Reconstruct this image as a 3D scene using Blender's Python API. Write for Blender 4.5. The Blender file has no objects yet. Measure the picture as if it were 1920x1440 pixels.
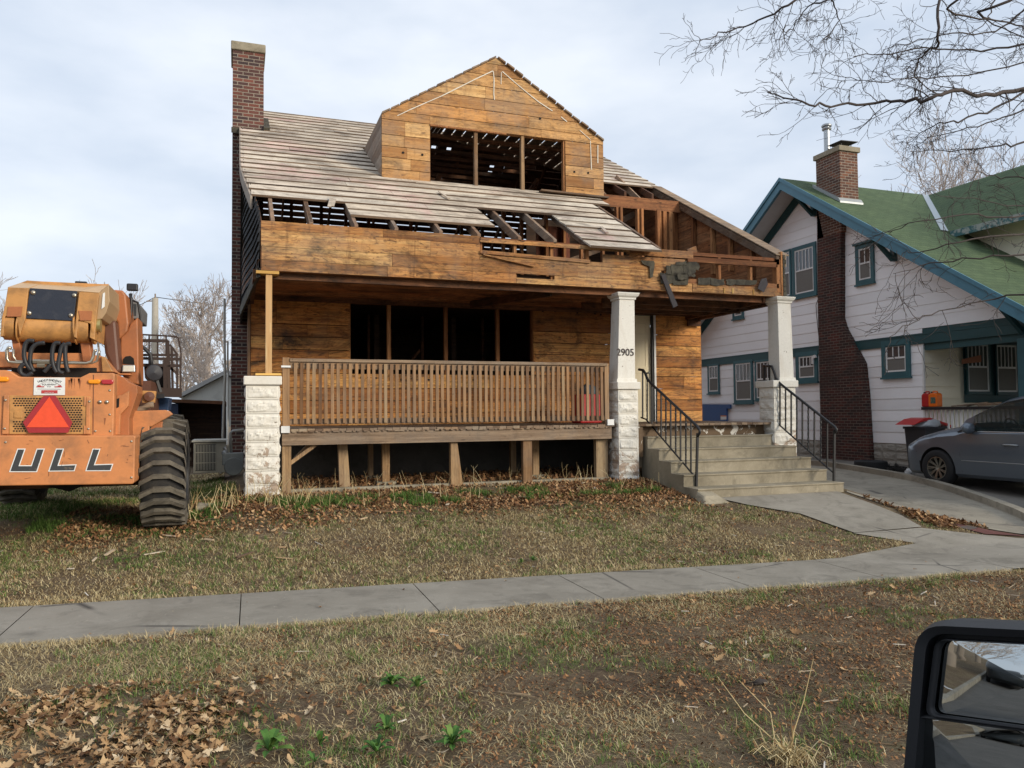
import bpy, math, random
import numpy as np
from mathutils import Vector, noise as mnoise
random.seed(7); R=random.random
def U(a,b): return a+(b-a)*R()
SC=bpy.context.scene; COL=SC.collection
# ------------------------------------------------------------------ camera, sky, sun, exposure
YAW,PIT,ROL=[math.radians(a) for a in(19.615,2.164,-.481)]; F=1451.4; CZ=1.6
fw=Vector((math.sin(YAW)*math.cos(PIT),math.cos(YAW)*math.cos(PIT),math.sin(PIT)))
r0=Vector((math.cos(YAW),-math.sin(YAW),0)); u0=r0.cross(fw)
cr=r0*math.cos(ROL)+u0*math.sin(ROL); cu=-r0*math.sin(ROL)+u0*math.cos(ROL)
cam=bpy.data.objects.new('camera',bpy.data.cameras.new('camera')); COL.objects.link(cam)
from mathutils import Matrix
m=Matrix((cr,cu,-fw)).transposed().to_4x4(); m.translation=(0,0,CZ); cam.matrix_world=m
cam.data.sensor_width=36; cam.data.lens=36*F/1920; cam.data.clip_start=.05; cam.data.clip_end=800
SC.camera=cam
SUN_EL,SUN_AZ=math.radians(19),math.radians(37)   # azimuth: to the right of the view's back
sd=Vector((math.sin(SUN_AZ)*math.cos(SUN_EL),-math.cos(SUN_AZ)*math.cos(SUN_EL),math.sin(SUN_EL)))
sun=bpy.data.objects.new('sun',bpy.data.lights.new('sun','SUN')); COL.objects.link(sun)
sun.data.energy=2.0; sun.data.angle=math.radians(16); sun.data.color=(1,.90,.74)
sun.rotation_euler=sd.to_track_quat('Z','Y').to_euler()
W=bpy.data.worlds.new('World'); SC.world=W; W.use_nodes=True; wn=W.node_tree; wn.nodes.clear()
def wN(t,**k):
    n=wn.nodes.new(t)
    for a,b in k.items(): setattr(n,a,b)
    return n
wo=wN('ShaderNodeOutputWorld'); wb=wN('ShaderNodeBackground'); sky=wN('ShaderNodeTexSky',sky_type='NISHITA',sun_disc=False)
sky.sun_elevation=SUN_EL; sky.sun_rotation=math.pi-SUN_AZ; sky.air_density=1.0; sky.dust_density=2.0
tc=wN('ShaderNodeTexCoord'); mp=wN('ShaderNodeMapping'); mp.inputs['Scale'].default_value=(1,1,2.6)
mp.inputs['Location'].default_value=(.35,.1,.2)
cn=wN('ShaderNodeTexNoise'); cn.inputs['Scale'].default_value=2.3; cn.inputs['Detail'].default_value=6; cn.inputs['Roughness'].default_value=.5
cr_=wN('ShaderNodeValToRGB'); e=cr_.color_ramp.elements
e[0].position=.40; e[0].color=(4.05,4.65,5.55,1); e[1].position=.64; e[1].color=(5.95,6.3,6.85,1)
cm=wN('ShaderNodeMixRGB'); cm.inputs[0].default_value=.9
wn.links.new(tc.outputs['Generated'],mp.inputs[0]); wn.links.new(mp.outputs[0],cn.inputs[0]); wn.links.new(cn.outputs[0],cr_.inputs[0])
wn.links.new(sky.outputs[0],cm.inputs[1]); wn.links.new(cr_.outputs[0],cm.inputs[2]); wn.links.new(cm.outputs[0],wb.inputs[0]); wn.links.new(wb.outputs[0],wo.inputs[0])
wb.inputs[1].default_value=.100
SC.view_settings.view_transform='Standard'; SC.view_settings.look='None'; SC.view_settings.gamma=1; SC.view_settings.exposure=0.70
# ------------------------------------------------------------------ helpers
def ray(x,y): return fw+cr*((x-960)/F)-cu*((y-720)/F)
def at(x,y,X=None,Y=None,Z=None):           # pixel of the 1920x1440 photo -> world point on a plane
    d=ray(x,y)
    t=X/d.x if X is not None else Y/d.y if Y is not None else (Z-CZ)/d.z
    p=d*t; p.z+=CZ; return p
def lerp(a,b,t): return a+(b-a)*t
def ss(t): t=max(0,min(1,t)); return t*t*(3-2*t)
SPLIT={'loose_lath','dormer_roof','axle','knee_wall_boards','dormer_cheek','hanging_flap','chalk_line','bracket','footing_block','vent_hole','splintered_board','lath','shingle_scrap','fallen_rafter','fallen_board','interior_stud','interior_wall','brace','porch_side_beam','wall_beam','stair_skirt','rail_board','hose_fitting','grab_bar','band_corner_post','band_plate','storm_door_frame','window_jamb','bolt','rake_rafter','door_panel','prop','scratches','soffit','belt_board','porch_beam','left_wall','floor_deck','loose_trim'}
class MB:
    def __init__(s): s.v=[];s.f=[];s.r=[];s.g=[]
    def add(s,vs,fs,r=None):
        o=len(s.v); s.v+= [tuple(p) for p in vs]; s.g.append((o,len(s.v))); r=R() if r is None else r
        for f in fs: s.f.append([i+o for i in f]); s.r.append(r)
    def hexa(s,c,r=None):   # 8 corners: bottom 4 ccw, top 4
        s.add(c,[(3,2,1,0),(4,5,6,7),(0,1,5,4),(1,2,6,5),(2,3,7,6),(3,0,4,7)],r)
    def box(s,x0,x1,y0,y1,z0,z1,r=None):
        s.hexa([(x0,y0,z0),(x1,y0,z0),(x1,y1,z0),(x0,y1,z0),(x0,y0,z1),(x1,y0,z1),(x1,y1,z1),(x0,y1,z1)],r)
    def prism(s,pts,ext,r=None):
        n=len(pts); pts=[Vector(p) for p in pts]; ext=Vector(ext)
        nn=Vector((0,0,0))
        for i in range(n): nn+=pts[i].cross(pts[(i+1)%n])
        if nn.dot(ext)>0: pts=pts[::-1]
        s.add(pts+[p+ext for p in pts],[tuple(range(n)),tuple(range(2*n-1,n-1,-1))]+[(i,i+n,(i+1)%n+n,(i+1)%n) for i in range(n)],r)
    def bar(s,a,b,w,h=None,up=(0,0,1),r=None):   # box beam a->b
        a,b=Vector(a),Vector(b); h=h or w; d=(b-a).normalized(); up=Vector(up)
        if abs(d.dot(up))>.98: up=Vector((0,1,0))
        sx=d.cross(up).normalized()*w/2; sy=sx.cross(d).normalized()*h/2
        s.hexa([a-sx-sy,a+sx-sy,a+sx+sy,a-sx+sy,b-sx-sy,b+sx-sy,b+sx+sy,b-sx+sy][0:8],r)
    def tube(s,pts,rad,n=8,r=None,cap=True):
        pts=[Vector(p) for p in pts]; k=len(pts); rad=rad if isinstance(rad,(list,tuple)) else [rad]*k
        vs=[]; ref=None
        for i,p in enumerate(pts):
            d=(pts[min(i+1,k-1)]-pts[max(i-1,0)])
            if d.length<1e-9: d=Vector((0,0,1))
            d.normalize()
            if ref is None: ref=d.orthogonal().normalized()
            ref=(ref-d*ref.dot(d)); ref=ref.normalized() if ref.length>1e-6 else d.orthogonal().normalized()
            q=d.cross(ref)
            for j in range(n):
                a=2*math.pi*j/n; vs.append(p+(ref*math.cos(a)+q*math.sin(a))*rad[i])
        fs=[(i*n+j,i*n+(j+1)%n,(i+1)*n+(j+1)%n,(i+1)*n+j) for i in range(k-1) for j in range(n)]
        if cap: fs+= [tuple(range(n-1,-1,-1)),tuple(range((k-1)*n,k*n))]
        s.add(vs,fs,r)
    def cyl(s,a,b,rad,n=20,r=None,rad2=None): s.tube([a,b],[rad,rad if rad2 is None else rad2],n,r)
    def lathe(s,c,axis,prof,n=28,r=None):  # prof [(dist along axis, radius)], open ends closed by radius 0
        c=Vector(c); ax=Vector(axis).normalized(); o=ax.orthogonal().normalized(); q=ax.cross(o); vs=[]
        for t,rd in prof:
            for j in range(n):
                a=2*math.pi*j/n; vs.append(c+ax*t+(o*math.cos(a)+q*math.sin(a))*rd)
        s.add(vs,[(i*n+j,i*n+(j+1)%n,(i+1)*n+(j+1)%n,(i+1)*n+j) for i in range(len(prof)-1) for j in range(n)],r)
    def px(s,pts,Y,depth,r=None): s.prism([at(x,y,Y=Y) for x,y in pts],(0,depth,0),r)
    def pxX(s,pts,X,depth,r=None): s.prism([at(x,y,X=X) for x,y in pts],(depth,0,0),r)
    def clusters(s):   # groups of primitives that touch one another
        n=len(s.g); bb=[]
        for a,b_ in s.g:
            A_=np.array(s.v[a:b_]); bb.append((A_.min(0)-.012,A_.max(0)+.012))
        par=list(range(n))
        def fd(i):
            while par[i]!=i: i=par[i]
            return i
        for i in range(n):
            for j in range(i):
                if (bb[i][0]<=bb[j][1]).all() and (bb[j][0]<=bb[i][1]).all(): par[fd(i)]=fd(j)
        out={}
        for i in range(n): out.setdefault(fd(i),[]).append(i)
        return list(out.values())
    def build(s,name,mat,parent=None,smooth=False,bevel=0,label=None):
        if name in SPLIT and parent is not None:
            cl=s.clusters()
            if len(cl)>1:
                for c in cl:
                    m=MB(); fi=0
                    for i in c:
                        a,b_=s.g[i]; o_=len(m.v); m.v+=s.v[a:b_]
                        for f,r_ in zip(s.f,s.r):
                            if a<=f[0]<b_: m.f.append([q-a+o_ for q in f]); m.r.append(r_)
                        m.g.append((o_,len(m.v)))
                    ob=m.build_(name,mat,parent,smooth,bevel,label)
                return ob
        return s.build_(name,mat,parent,smooth,bevel,label)
    def build_(s,name,mat,parent=None,smooth=False,bevel=0,label=None):
        o=Vector((0,0,0)); p=parent
        while p is not None: o+=p.location; p=p.parent
        me=bpy.data.meshes.new(name); me.from_pydata([(a-o.x,b-o.y,c-o.z) for a,b,c in s.v],[],s.f)
        at_=me.attributes.new('rnd','FLOAT','FACE'); at_.data.foreach_set('value',s.r)
        me.materials.append(mat); ob=bpy.data.objects.new(name,me); COL.objects.link(ob); ob.parent=parent
        if smooth:
            me.polygons.foreach_set('use_smooth',[True]*len(me.polygons))
            if smooth!=True: 
                me.set_sharp_from_angle(angle=math.radians(smooth))
        if bevel:
            b=ob.modifiers.new('b','BEVEL'); b.width=bevel; b.segments=2; b.limit_method='ANGLE'
        if label: ob['label']=label
        return ob
def thing(name,label,cat,loc=(0,0,0),group=None):
    o=bpy.data.objects.new(name,None); COL.objects.link(o); o.location=loc; o['label']=label; o['category']=cat; o.empty_display_size=.2
    if group: o['group']=group
    return o
def tag(o,label,cat,group=None,kind=None):
    if label: o['label']=label
    if cat: o['category']=cat
    if group: o['group']=group
    if kind: o['kind']=kind
    return o
def text_mesh(mb,body,origin,right,up,size,thick=.004,align='CENTER',r=.5,shear=0,offset=0):
    cu_=bpy.data.curves.new('t','FONT'); cu_.body=body; cu_.size=size; cu_.align_x=align; cu_.align_y='CENTER'; cu_.shear=shear; cu_.offset=offset
    ob=bpy.data.objects.new('t',cu_); COL.objects.link(ob); bpy.context.view_layer.update()
    dg=bpy.context.evaluated_depsgraph_get(); me=ob.evaluated_get(dg).to_mesh()
    o=Vector(origin); rt=Vector(right).normalized(); up=Vector(up).normalized()
    mb.add([o+rt*v.co.x+up*v.co.y for v in me.vertices],[tuple(p.vertices) for p in me.polygons],r)
    bpy.data.objects.remove(ob)
# ------------------------------------------------------------------ materials
MATS={}
class NT:
    def __init__(s,name):
        s.m=bpy.data.materials.new(name); s.m.use_nodes=True; s.t=s.m.node_tree; s.t.nodes.clear()
        s.o=s.n('ShaderNodeOutputMaterial'); s.b=s.n('ShaderNodeBsdfPrincipled'); s.l(s.b.outputs[0],s.o.inputs[0]); s.tc=s.n('ShaderNodeTexCoord')
    def n(s,t,**k):
        n=s.t.nodes.new(t)
        for a,b in k.items(): setattr(n,a,b)
        return n
    def l(s,a,b): s.t.links.new(a,b)
    def set(s,inp,v):
        if isinstance(v,(int,float)): inp.default_value=v
        elif isinstance(v,tuple): inp.default_value=v if len(v)==4 or len(inp.default_value)==3 else (*v,1)
        else: s.l(v,inp)
    def co(s,scale=(1,1,1),loc=(0,0,0),rot=(0,0,0)):
        mp=s.n('ShaderNodeMapping'); mp.inputs['Scale'].default_value=scale; mp.inputs['Location'].default_value=loc; mp.inputs['Rotation'].default_value=rot
        s.l(s.wpos(),mp.inputs[0]); return mp.outputs[0]
    def wpos(s):
        if not hasattr(s,'_g'): s._g=s.tc.outputs['Object']
        return s._g
    def noise(s,scale=5,detail=4,rough=.55,vec=None,dist=0,lo=None,hi=None):
        n=s.n('ShaderNodeTexNoise'); n.inputs['Scale'].default_value=scale; n.inputs['Detail'].default_value=detail; n.inputs['Roughness'].default_value=rough; n.inputs['Distortion'].default_value=dist
        s.l(vec if vec is not None else s.wpos(),n.inputs['Vector']); out=n.outputs[0]
        return s.rng(out,lo,hi) if lo is not None else out
    def vor(s,scale,vec=None,feature='F1'):
        n=s.n('ShaderNodeTexVoronoi',feature=feature); n.inputs['Scale'].default_value=scale; s.l(vec if vec is not None else s.wpos(),n.inputs['Vector']); return n
    def rng(s,v,lo,hi,a=0,b=1):
        n=s.n('ShaderNodeMapRange'); n.inputs[1].default_value=lo; n.inputs[2].default_value=hi; n.inputs[3].default_value=a; n.inputs[4].default_value=b; s.l(v,n.inputs[0]); return n.outputs[0]
    def mix(s,f,a,b,mode='MIX'):
        n=s.n('ShaderNodeMixRGB',blend_type=mode); s.set(n.inputs[0],f); s.set(n.inputs[1],a); s.set(n.inputs[2],b); return n.outputs[0]
    def math(s,op,a,b=0,c=0):
        n=s.n('ShaderNodeMath',operation=op); s.set(n.inputs[0],a); s.set(n.inputs[1],b); s.set(n.inputs[2],c); return n.outputs[0]
    def ramp(s,f,cols):
        n=s.n('ShaderNodeValToRGB'); s.l(f,n.inputs[0]); el=n.color_ramp.elements
        while len(el)<len(cols): el.new(.5)
        for e_,(p,c) in zip(el,cols): e_.position=p; e_.color=(*c,1)
        return n.outputs[0]
    def rnd(s): 
        n=s.n('ShaderNodeAttribute',attribute_name='rnd'); return n.outputs['Fac']
    def geo(s): return s.n('ShaderNodeNewGeometry')
    def xyz(s,vec=None):
        n=s.n('ShaderNodeSeparateXYZ'); s.l(vec if vec is not None else s.wpos(),n.inputs[0]); return n.outputs
    def comb(s,x,y,z):
        n=s.n('ShaderNodeCombineXYZ'); s.set(n.inputs[0],x); s.set(n.inputs[1],y); s.set(n.inputs[2],z); return n.outputs[0]
    def done(s,col,rough=.7,bump=None,bs=.3,bd=.01,metal=0,spec=.3):
        s.set(s.b.inputs['Base Color'],col); s.set(s.b.inputs['Roughness'],rough); s.set(s.b.inputs['Metallic'],metal); s.b.inputs['Specular IOR Level'].default_value=spec
        if bump is not None:
            n=s.n('ShaderNodeBump'); n.inputs['Strength'].default_value=bs; n.inputs['Distance'].default_value=bd; s.l(bump,n.inputs['Height']); s.l(n.outputs[0],s.b.inputs['Normal'])
        return s.m
def wood(name,light,mid,dark,char=(.02,.014,.01),axis='x',stain=.5,grey=0,pink=0,gr=1.0,knots=True,charlo=.56,charhi=.72,tv=1.0):
    t=NT(name); sc={'x':(.8,7,22),'y':(7,.8,22),'z':(26,26,1.0)}[axis]
    rv=t.rnd(); off=t.comb(t.math('MULTIPLY',rv,37),t.math('MULTIPLY',rv,53),t.math('MULTIPLY',rv,71))
    va=t.n('ShaderNodeVectorMath',operation='ADD'); t.l(t.wpos(),va.inputs[0]); t.l(off,va.inputs[1])
    mp=t.n('ShaderNodeMapping'); mp.inputs['Scale'].default_value=tuple(a*gr for a in sc); t.l(va.outputs[0],mp.inputs[0])
    g=t.noise(1,6,.65,mp.outputs[0],.6)
    c=t.ramp(g,[(.24,dark),(.42,mid),(.62,light),(.78,tuple(min(1,a*1.15) for a in light))])
    tone=t.ramp(rv,[(0,(.44,.34,.28)),(.22,(.8,.68,.58)),(.5,(1,.97,.95)),(.72,(1.0,.82,.66)),(.88,(1.15,1.2,1.2)),(1,(.7,.55,.45))])
    c=t.mix(tv,c,tone,'MULTIPLY')
    if knots:
        mk=t.n('ShaderNodeMapping'); mk.inputs['Scale'].default_value={'x':(2.2,5,7),'y':(5,2.2,7),'z':(7,7,2.2)}[axis]; t.l(va.outputs[0],mk.inputs[0])
        v=t.vor(1,mk.outputs[0]); k=t.rng(v.outputs['Distance'],.05,.12,1,0); c=t.mix(t.math('MULTIPLY',k,.8),c,tuple(a*.35 for a in dark))
        st=t.noise(2.6,5,.7,mk.outputs[0],1.2,.5,.68); c=t.mix(t.math('MULTIPLY',st,stain),c,tuple(a*.6 for a in dark))
        m2=t.n('ShaderNodeMapping'); m2.inputs['Scale'].default_value={'x':(.9,5,12),'y':(5,.9,12),'z':(12,12,.9)}[axis]; t.l(va.outputs[0],m2.inputs[0]); s2=t.noise(1,7,.75,m2.outputs[0],2.0,.50,.66); c=t.mix(t.math('MULTIPLY',s2,stain*.85),c,dark)
        s3=t.noise(1.3,4,.6,m2.outputs[0],1.5,.58,.72); c=t.mix(t.math('MULTIPLY',s3,.35),c,tuple(min(1,a*1.35) for a in light))
    big=t.noise(.9,6,.72,t.co({'x':(1,1,1.9),'y':(1,1,1.9),'z':(1.5,1.5,1)}[axis]),1.0,charlo,charhi)
    c=t.mix(t.math('MULTIPLY',big,stain),c,char)
    dp=t.noise(1,5,.7,t.co({'x':(7,7,.9),'y':(7,7,.9),'z':(7,7,.5)}[axis],(3,1,5)),.6,.56,.74); c=t.mix(t.math('MULTIPLY',dp,stain*.75),c,tuple(a*.7 for a in dark))
    if grey:
        gv=t.noise(1.7,5,.65,t.co(loc=(7,3,1)),.5,.42,.62); c=t.mix(t.math('MULTIPLY',gv,grey),c,(.19,.165,.14))
    if pink:
        pv=t.math('MULTIPLY',t.noise(.8,3,.5,t.co(loc=(2.3,9,4.6)),.4,.56,.66),t.noise(6,4,.6,t.co((1,4,4)),0,.4,.6)); c=t.mix(t.math('MULTIPLY',pv,pink),c,(.62,.26,.28))
    nails=t.vor(1,t.co({'x':(5.2,5.2,9),'y':(9,5,9),'z':(9,9,5)}[axis])); nk=t.rng(nails.outputs['Distance'],.035,.06,1,0); c=t.mix(t.math('MULTIPLY',nk,.85),c,(.03,.02,.015))
    return t.done(c,.78,g,.45,.006)
def paint(name,col,rough=.45,var=.12,dirt=(.1,.08,.06),da=.25,sc=3,bump=True,metal=0,spec=.4,lo=.5,hi=.75):
    t=NT(name); n=t.noise(sc,6,.65,None,.4,lo,hi); c=t.mix(t.math('MULTIPLY',n,da),col,dirt); n2=t.noise(sc*7,4,.6,None,0,.3,.7)
    c=t.mix(t.math('MULTIPLY',n2,var),c,tuple(a*.6 for a in col)); tone=t.rng(t.rnd(),0,1,.9,1.06); c=t.mix(1,c,t.comb(tone,tone,tone),'MULTIPLY')
    return t.done(c,rough,n2 if bump else None,.12,.004,metal,spec)
def plain(name,col,rough=.5,metal=0,spec=.4):
    t=NT(name); n=t.noise(24,3,.6,None,0,.3,.7); return t.done(t.mix(t.math('MULTIPLY',n,.25),col,tuple(a*.6 for a in col)),rough,None,0,0,metal,spec)
def brick(name,c1,c2,c3,mortar,rowh=.071,bw=.21,soot=.3,msize=.010):
    t=NT(name); x,y,z=t.xyz(); u=t.math('ADD',x,y); b=t.n('ShaderNodeTexBrick'); t.l(t.comb(u,z,0),b.inputs['Vector'])
    b.inputs['Scale'].default_value=1; b.inputs['Brick Width'].default_value=bw; b.inputs['Row Height'].default_value=rowh; b.inputs['Mortar Size'].default_value=msize; b.inputs['Mortar Smooth'].default_value=.2
    b.inputs['Color1'].default_value=(0,0,0,1); b.inputs['Color2'].default_value=(1,1,1,1); b.inputs['Mortar'].default_value=(.5,.5,.5,1); b.inputs['Bias'].default_value=0
    c=t.ramp(b.outputs[0],[(0,c1),(.35,c2),(.65,c3),(1,tuple(a*1.15 for a in c1))])
    n=t.noise(40,4,.6,None,0,.3,.75); c=t.mix(t.math('MULTIPLY',n,.4),c,tuple(a*.45 for a in c2))
    c=t.mix(b.outputs['Fac'],c,mortar)
    s_=t.noise(1.6,5,.65,None,.5,.45,.7); c=t.mix(t.math('MULTIPLY',s_,soot),c,(.03,.024,.02))
    h=t.math('SUBTRACT',t.math('MULTIPLY',n,.2),b.outputs['Fac'])
    return t.done(c,.85,h,.8,.008)
def concrete(name,col,dark,sc=1.2,crack=True):
    t=NT(name); n=t.noise(sc,7,.68,None,.6,.38,.66); c=t.mix(n,col,dark); f=t.noise(90,3,.7,None,0,.35,.75); c=t.mix(t.math('MULTIPLY',f,.35),c,tuple(a*.55 for a in col))
    s_=t.noise(2.3,6,.7,t.co(loc=(5,1,3)),1.5,.50,.68); c=t.mix(t.math('MULTIPLY',s_,.55),c,tuple(a*.55 for a in dark)); w_=t.noise(11,5,.75,t.co(loc=(2,7,1)),1,.60,.68); c=t.mix(t.math('MULTIPLY',w_,.35),c,tuple(min(1,a*1.4) for a in col))
    if crack:
        v=t.vor(.55,t.n('ShaderNodeTexNoise').outputs[1] if 0 else t.co(loc=(.3,.8,0)),'DISTANCE_TO_EDGE'); k=t.rng(v.outputs['Distance'],.0,.011,1,0); c=t.mix(t.math('MULTIPLY',k,t.noise(1.1,2,.5,None,0,.5,.6)),c,(.06,.055,.05))
    return t.done(c,.86,f,.25,.003)
def peel(name,col,under,amt=.6,sc=5,stain=.25):
    t=NT(name); n=t.noise(sc,7,.72,None,.7); _,_,z=t.xyz(); low=t.rng(z,.5,1.4,.20,0)
    k=t.rng(t.math('ADD',n,low),amt,amt+.015,0,1); st=t.noise(1.8,5,.6,t.co((3,3,.7)),.6,.5,.75)
    c=t.mix(t.math('MULTIPLY',st,stain),col,(.42,.33,.22)); f=t.noise(30,4,.6,None,0,.4,.7); c=t.mix(t.math('MULTIPLY',f,.12),c,(.3,.27,.22))
    cr2=t.noise(14,5,.75,t.co((1,1,.8)),1.2,.64,.67); c=t.mix(cr2,c,(.16,.12,.08)); c=t.mix(k,c,under)
    return t.done(c,.62,t.math('SUBTRACT',t.math('MULTIPLY',n,.3),k),.5,.006)
def glass_m(name,col=(.02,.025,.03),rough=.05,alpha=1):
    t=NT(name); w=t.noise(1.2,2,.5); m_=t.done(col,rough,w,.05,.02,0,.9)
    if alpha<1: t.b.inputs['Alpha'].default_value=alpha
    return m_
M={}
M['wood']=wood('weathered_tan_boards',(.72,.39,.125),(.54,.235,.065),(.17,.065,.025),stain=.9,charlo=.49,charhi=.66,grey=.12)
M['woodband']=wood('band_boards',(.60,.36,.145),(.45,.225,.08),(.15,.065,.03),stain=1.0,grey=.28,charlo=.5,charhi=.72)
M['wooddorm']=wood('dormer_boards',(.65,.405,.175),(.53,.30,.115),(.26,.13,.055),stain=.75,grey=.38,charlo=.52,charhi=.74)
M['wooddark']=wood('charred_framing',(.24,.12,.06),(.15,.07,.036),(.05,.028,.018),stain=.8,charlo=.45,charhi=.65)
M['woodstud']=wood('framing_studs',(.46,.235,.10),(.33,.155,.065),(.12,.055,.028),axis='z',stain=.6)
M['woodstudx']=wood('framing_plates',(.38,.19,.085),(.27,.12,.055),(.10,.045,.022),axis='x',stain=.7)
M['woodpost']=wood('window_posts',(.50,.27,.12),(.38,.18,.07),(.15,.07,.03),axis='z',stain=.4)
M['woodrafter']=wood('rafters',(.34,.24,.17),(.22,.14,.09),(.09,.055,.035),axis='y',stain=.5,grey=.6)
M['woodnew']=wood('new_lumber',(.86,.68,.40),(.80,.58,.30),(.6,.4,.18),axis='z',stain=.1,charlo=.7,charhi=.9)
M['woodnewx']=wood('new_lumber_x',(.72,.53,.2),(.66,.46,.15),(.5,.3,.1),axis='x',stain=.1,charlo=.7,charhi=.9)
M['sheath']=wood('roof_sheathing',(.74,.67,.56),(.58,.50,.40),(.25,.20,.155),char=(.10,.075,.055),stain=.75,grey=.4,pink=.42,knots=False,gr=1.6,charlo=.47,charhi=.66,tv=.35)
M['woodgrey']=wood('grey_weathered_lumber',(.33,.255,.18),(.215,.155,.105),(.09,.062,.042),stain=.45,grey=.4)
M['woodgreyz']=wood('grey_weathered_pickets',(.36,.235,.13),(.245,.155,.085),(.10,.062,.035),axis='z',stain=.4,grey=.3,knots=False)
M['post']=wood('treated_posts',(.42,.30,.17),(.30,.195,.10),(.13,.08,.045),axis='z',stain=.4,grey=.3)
M['cheek']=wood('cheek_boards',(.36,.30,.25),(.27,.215,.175),(.13,.1,.08),axis='y',stain=.3,grey=.5)
M['brick']=brick('chimney_brick',(.19,.065,.045),(.055,.038,.04),(.13,.055,.045),(.27,.225,.18))
M['brick2']=brick('neighbor_brick',(.20,.085,.05),(.09,.045,.035),(.15,.07,.045),(.32,.27,.22),.068,.20,.25,.008)
M['brick2d']=brick('neighbor_sooty_brick',(.10,.028,.02),(.035,.02,.018),(.065,.025,.02),(.14,.11,.09),.068,.20,.75,.009)
M['white']=peel('peeling_white_block',(.70,.675,.61),(.40,.31,.24),.72,4)
M['whitecol']=peel('peeling_white_column',(.72,.70,.64),(.30,.22,.15),.665,8,.3)
M['conc']=concrete('step_concrete',(.33,.29,.215),(.215,.185,.13),1.8,False)
M['walk']=concrete('sidewalk_concrete',(.31,.285,.24),(.215,.195,.16),1.0)
M['drive']=concrete('driveway_concrete',(.35,.315,.25),(.22,.195,.155),.8)
M['drivedark']=concrete('stained_driveway',(.22,.205,.18),(.13,.12,.105),.6)
M['asph']=concrete('asphalt',(.11,.105,.10),(.08,.078,.075),.8)
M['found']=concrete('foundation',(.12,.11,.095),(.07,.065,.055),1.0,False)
M['black']=plain('black_paint_iron',(.02,.02,.022),.45)
M['blackp']=plain('black_plastic',(.018,.019,.022),.5)
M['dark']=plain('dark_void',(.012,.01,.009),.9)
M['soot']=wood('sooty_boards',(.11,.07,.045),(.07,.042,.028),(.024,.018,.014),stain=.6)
M['white_trim']=paint('white_trim',(.74,.75,.74),.5)
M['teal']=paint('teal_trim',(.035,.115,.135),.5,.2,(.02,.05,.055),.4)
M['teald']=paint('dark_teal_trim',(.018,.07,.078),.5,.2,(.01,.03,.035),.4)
M['bluetrim']=paint('blue_rake_board',(.075,.20,.27),.5,.15,(.03,.09,.12),.5)
M['metal']=plain('galvanized',(.42,.44,.45),.35,.85)
M['beige']=paint('beige_door',(.80,.70,.48),.5,.1,(.4,.3,.18),.2)
M['glass']=glass_m('window_glass',(.05,.055,.06),.06)
M['screen']=plain('window_screen',(.17,.165,.15),.7)
# exterior shingles, siding
def shingle(name,c1,c2,rowh,bw,axis,gap=.006):
    t=NT(name); x,y,z=t.xyz(); b=t.n('ShaderNodeTexBrick')
    a,bv={'yz':(y,z),'xy':(x,y),'yx':(y,x)}[axis]
    t.l(t.comb(a,bv,0),b.inputs['Vector']); b.inputs['Scale'].default_value=1; b.inputs['Brick Width'].default_value=bw; b.inputs['Row Height'].default_value=rowh; b.inputs['Mortar Size'].default_value=gap
    b.inputs['Color1'].default_value=(0,0,0,1); b.inputs['Color2'].default_value=(1,1,1,1); b.inputs['Mortar'].default_value=(.5,.5,.5,1)
    c=t.mix(b.outputs[0],c1,c2); n=t.noise(3,6,.7,None,.5,.4,.7); c=t.mix(t.math('MULTIPLY',n,.5),c,tuple(q*.55 for q in c1)); g=t.noise(160,2,.7,None,0,.35,.7); c=t.mix(t.math('MULTIPLY',g,.35),c,tuple(min(1,q*1.7) for q in c2))
    c=t.mix(t.math('MULTIPLY',b.outputs['Fac'],.7),c,tuple(q*.35 for q in c1))
    return t.done(c,.9,t.math('SUBTRACT',g,b.outputs['Fac']),.5,.006)
M['greenroof']=shingle('green_shingle_roof',(.058,.092,.048),(.085,.125,.062),.125,.3,'xy')
M['darkshing']=shingle('black_wall_shingles',(.018,.02,.024),(.035,.037,.042),.1,.12,'yz')
M['shfrag']=paint('shingle_scraps',(.10,.09,.065),.9,.6,(.025,.022,.02),.95,9,lo=.40,hi=.62)
M['siding']=paint('grey_white_siding',(.86,.88,.90),.55,.03,(.5,.48,.44),.16,1.2,False,lo=.5,hi=.8)
M['sidingw']=paint('cream_siding',(.86,.79,.62),.55,.05,(.5,.43,.3),.25,1.5,False)
M['soff']=paint('soffit_white',(.6,.6,.6),.6,.1,(.4,.38,.35),.3)
# ------------------------------------------------------------------ ground
def farY(x): return 7.40-.11*max(-12,min(x,6.5))
def nearY(x): return 6.28-.085*max(-12,min(x,9))
def G(x,y):
    f=farY(x); top=lerp(.41,.55,ss((x+.75)/.9)); L=top*max(0,min(1,(y-f)/(10.55-f)))
    if L>0: L=L*(.9)+.1*top*ss((y-f)/(10.55-f))
    D=0
    if y>6.6: D=min(.37,.052*(y-6.6))
    z=lerp(L,D,ss((x-8.75)/.55))
    if y<2.6: z-=.0
    if y>17: z=lerp(z,.3,ss((y-17)/8))
    return z
def bump(x,y): return .018*mnoise.noise((x*1.7,y*1.7,0))+.008*mnoise.noise((x*6,y*6,3))
def ongr(px,py,off=0):
    d=ray(px,py); t=1.0
    while t<80:
        p=d*t; z=p.z+CZ
        if z<G(p.x,p.y)+off: break
        t+=.02
    return Vector((p.x,p.y,G(p.x,p.y)+off))
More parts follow.
